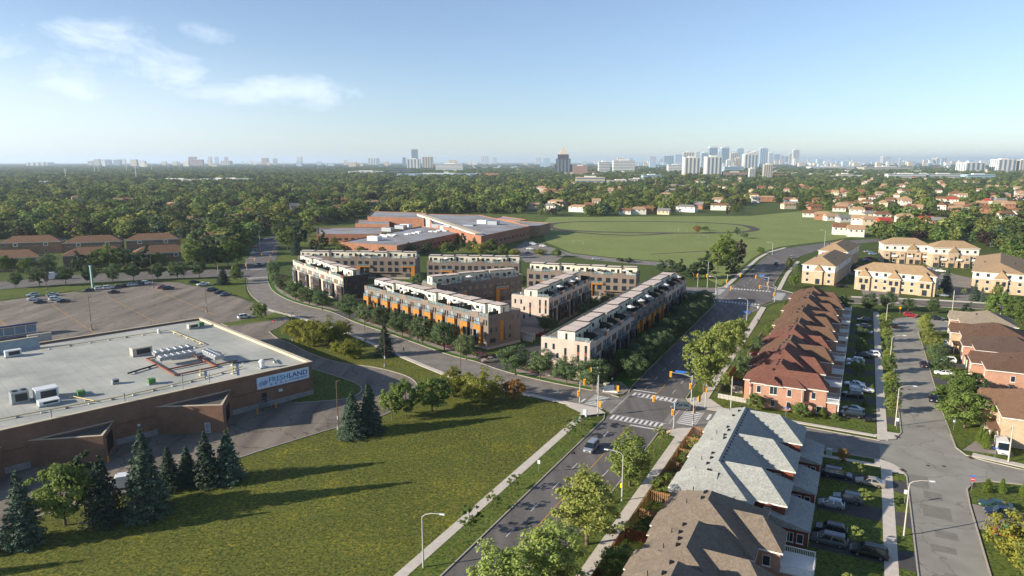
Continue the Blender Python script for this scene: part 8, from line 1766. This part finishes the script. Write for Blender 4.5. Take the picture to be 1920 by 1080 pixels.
# ------------------------------------------------------------------ woodland (uncountable: one object, instanced crowns)
def far_proto(name, kind, seed, n, leaf, rx, rz, zc, egg=0.0):
    p, nrm, rr, cc = crown_pts(36, n, rx, rz, zc, seed, shell=0.6, egg=egg, clr=0.3)
    v = quads(p, nrm, rr.normal(size=p.shape), leaf * (0.7 + 0.6 * rr.random(len(p))))
    return bpy.data.objects.new(name, mesh_quads(name, v, LM[kind]))
WOODL = {'wood_a': ('#6b7a42', '#516232'), 'wood_b': ('#7a8648', '#5f6d36'), 'wood_c': ('#586a42', '#435434'), 'wood_d': ('#8d9654', '#70793e')}
for k_, (a_, b_) in WOODL.items(): LM[k_] = leaf_mat('leaf_' + k_, a_, b_, rnd=0.45)
FP = [far_proto('wood_tree', 'wood_a', 201, 620, .62, 4.6, 4.6, 5.2), far_proto('wood_tree', 'wood_b', 202, 620, .62, 4.8, 4.2, 5.2), far_proto('wood_tree', 'wood_c', 203, 560, .6, 4.0, 4.9, 5.2, .3), far_proto('wood_tree', 'wood_d', 204, 520, .6, 4.2, 4.4, 5.2), far_proto('wood_tree', 'purple', 205, 420, .62, 4.0, 4.2, 5.0), far_proto('wood_tree', 'wood_a', 206, 260, 1.0, 5.0, 4.4, 4.8), far_proto('wood_tree', 'wood_c', 207, 260, 1.0, 5.0, 4.4, 4.8), far_proto('wood_tree', 'spruce', 208, 480, .5, 2.6, 5.0, 5.2, .55)]
FB = [(-501.56,515.80), (-366.75,494.62), (-247.32,508.55), (-195.82,419.62), (-162.37,400.83), (-175.25,445.67), (-187.42,501.49), (-191.13,538.84), (-191.23,577.44), (-181.80,572.89), (-169.36,611.44), (-149.22,720.08), (-74.75,749.58), (23.00,749.58), (44.21,720.08), (76.63,713.06), (236.71,734.54), (302.66,907.10), (357.59,954.14), (331.53,816.38), (327.74,749.58), (337.12,720.08), (339.96,686.27), (337.04,649.61), (271.48,515.80), (262.15,484.66), (290.12,475.08), (313.08,459.91), (297.48,414.76), (256.83,349.69), (213.74,282.47), (254.82,261.34)]
fb_r = np.array([p[0] / p[1] for p in FB]); fb_y = np.array([p[1] for p in FB])
def wood_points():
    rr = np.random.default_rng(77); out = []
    hx = np.array([h[0] for h in FARH]); hy = np.array([h[1] for h in FARH]); hw = np.array([h[2] for h in FARH])
    for y0, y1, sp, s0, s1, kinds in ((300, 620, 9.5, .75, 2.0, (0, 1, 2, 3, 0, 3, 2, 1, 0, 4, 7)), (620, 1300, 12.0, .75, 2.2, (0, 1, 2, 3, 0, 1, 3, 2, 0, 1, 3, 4, 7)), (1300, 2600, 20.0, 1.3, 2.2, (0, 1, 2, 3, 5, 6)), (2600, 5200, 34.0, 1.5, 2.2, (5, 6, 5, 1)), (5200, 16000, 95.0, 3.2, 4.6, (5, 6))):
        n = int(0.5 * (y1 * y1 - y0 * y0) * 1.64 / sp ** 2)
        y = np.sqrt(y0 * y0 + (y1 * y1 - y0 * y0) * rr.random(n)); ratio = (rr.random(n) - 0.5) * 1.64; x = ratio * y
        ok = y > np.interp(ratio, fb_r, fb_y) + 4
        if y0 >= 2600: ok &= (ratio < -0.1) | (rr.random(n) < (.55 if y0 < 5000 else .4))
        cl = np.sin(x * .011 + 1) * np.sin(y * .013) + .6 * np.sin(x * .031 + y * .017)
        ok &= (cl > -1.05) | (rr.random(n) < .25)
        if y0 >= 600: ok &= ~((ratio > .36) & (rr.random(n) < .22))
        x, y, = x[ok], y[ok]
        if y0 < 3000:      # keep house roofs and the gardens on their camera side open
            keep = np.ones(len(x), bool)
            for j in range(0, len(hx)):
                sel = np.abs(y - hy[j] + 70) < 120
                if not sel.any(): continue
                r_ = hw[j] * .6 + 3; dx = x[sel] - hx[j] * y[sel] / hy[j] - 4; dy = y[sel] - hy[j]
                keep[np.where(sel)[0][(np.abs(dx) < r_) & (dy < 12) & (dy > -(14 + hy[j] * (.03 if hy[j] < 700 else .07)))]] = False
            x, y = x[keep], y[keep]
        for (tx_, ty_, tw_) in TOW:
            k_ = (np.abs(x - tx_) < tw_ * .75 + 4) & (np.abs(y - ty_) < tw_ * .9 + 30); x, y = x[~k_], y[~k_]
        m = len(x); sc = s0 + (s1 - s0) * rr.random(m) ** 1.6
        sc = sc * np.where(x / y > .3, .68, np.where(x / y > .02, .82, 1.0)) if y0 < 2600 else sc
        sx = sc * (0.85 + 0.4 * rr.random(m)); sz = (0.35 + sc * .62) * (0.8 + .35 * rr.random(m))
        if y0 >= 2600: sz = 1.1 + .5 * rr.random(m)
        out.append(np.stack([x, y, np.zeros(m), sx, sz, np.array(kinds)[rr.integers(0, len(kinds), m)], rr.random(m) * 6.28], 1))
    return np.concatenate(out)
WP = wood_points()
def wood_object(P):
    me = bpy.data.meshes.new('woodland'); me.vertices.add(len(P)); me.vertices.foreach_set('co', P[:, :3].astype(np.float32).ravel())
    a = me.attributes.new('sc', 'FLOAT_VECTOR', 'POINT'); a.data.foreach_set('vector', np.stack([P[:, 3], P[:, 3], P[:, 4]], 1).astype(np.float32).ravel())
    a = me.attributes.new('vi', 'INT', 'POINT'); a.data.foreach_set('value', P[:, 5].astype(np.int32))
    a = me.attributes.new('rt', 'FLOAT_VECTOR', 'POINT'); a.data.foreach_set('vector', np.stack([P[:, 6] * 0, P[:, 6] * 0, P[:, 6]], 1).astype(np.float32).ravel())
    o = link('woodland', me); stuff(o); o['label'] = 'dense green suburban tree canopy stretching to the horizon'
    ng = bpy.data.node_groups.new('woodland', 'GeometryNodeTree')
    ng.interface.new_socket('Geometry', in_out='INPUT', socket_type='NodeSocketGeometry'); ng.interface.new_socket('Geometry', in_out='OUTPUT', socket_type='NodeSocketGeometry')
    N, L = ng.nodes, ng.links
    gi, go = N.new('NodeGroupInput'), N.new('NodeGroupOutput')
    ip = N.new('GeometryNodeInstanceOnPoints'); jn = N.new('GeometryNodeJoinGeometry')
    for ob in FP[::-1]:
        oi = N.new('GeometryNodeObjectInfo'); oi.inputs['Object'].default_value = ob; oi.inputs['As Instance'].default_value = True; L.new(oi.outputs['Geometry'], jn.inputs[0])
    def attr(nm, typ):
        n = N.new('GeometryNodeInputNamedAttribute'); n.data_type = typ; n.inputs['Name'].default_value = nm; return n.outputs['Attribute']
    L.new(gi.outputs[0], ip.inputs['Points']); L.new(jn.outputs[0], ip.inputs['Instance']); ip.inputs['Pick Instance'].default_value = True
    L.new(attr('vi', 'INT'), ip.inputs['Instance Index']); L.new(attr('sc', 'FLOAT_VECTOR'), ip.inputs['Scale'])
    er = N.new('FunctionNodeEulerToRotation'); L.new(attr('rt', 'FLOAT_VECTOR'), er.inputs[0]); L.new(er.outputs[0], ip.inputs['Rotation'])
    L.new(ip.outputs[0], go.inputs[0])
    o.modifiers.new('woodland', 'NODES').node_group = ng
    return o
wood_object(WP)
print('woodland points', len(WP))

# ------------------------------------------------------------------ air
hz = MB().box(-30000, 30000, -350, 42000, -1.5, 260).build('haze', [])
stuff(hz); hz['label'] = 'pale bluish summer haze over the far suburbs'
hm = bpy.data.materials.new('haze'); hm.use_nodes = True
hm.node_tree.nodes.remove(hm.node_tree.nodes['Principled BSDF'])
pv = hm.node_tree.nodes.new('ShaderNodeVolumePrincipled')
pv.inputs['Color'].default_value = (0.70, 0.83, 1.0, 1); pv.inputs['Density'].default_value = 6e-5; pv.inputs['Anisotropy'].default_value = 0.25
hm.node_tree.links.new(pv.outputs[0], hm.node_tree.nodes['Material Output'].inputs['Volume'])
hz.data.materials.append(hm)
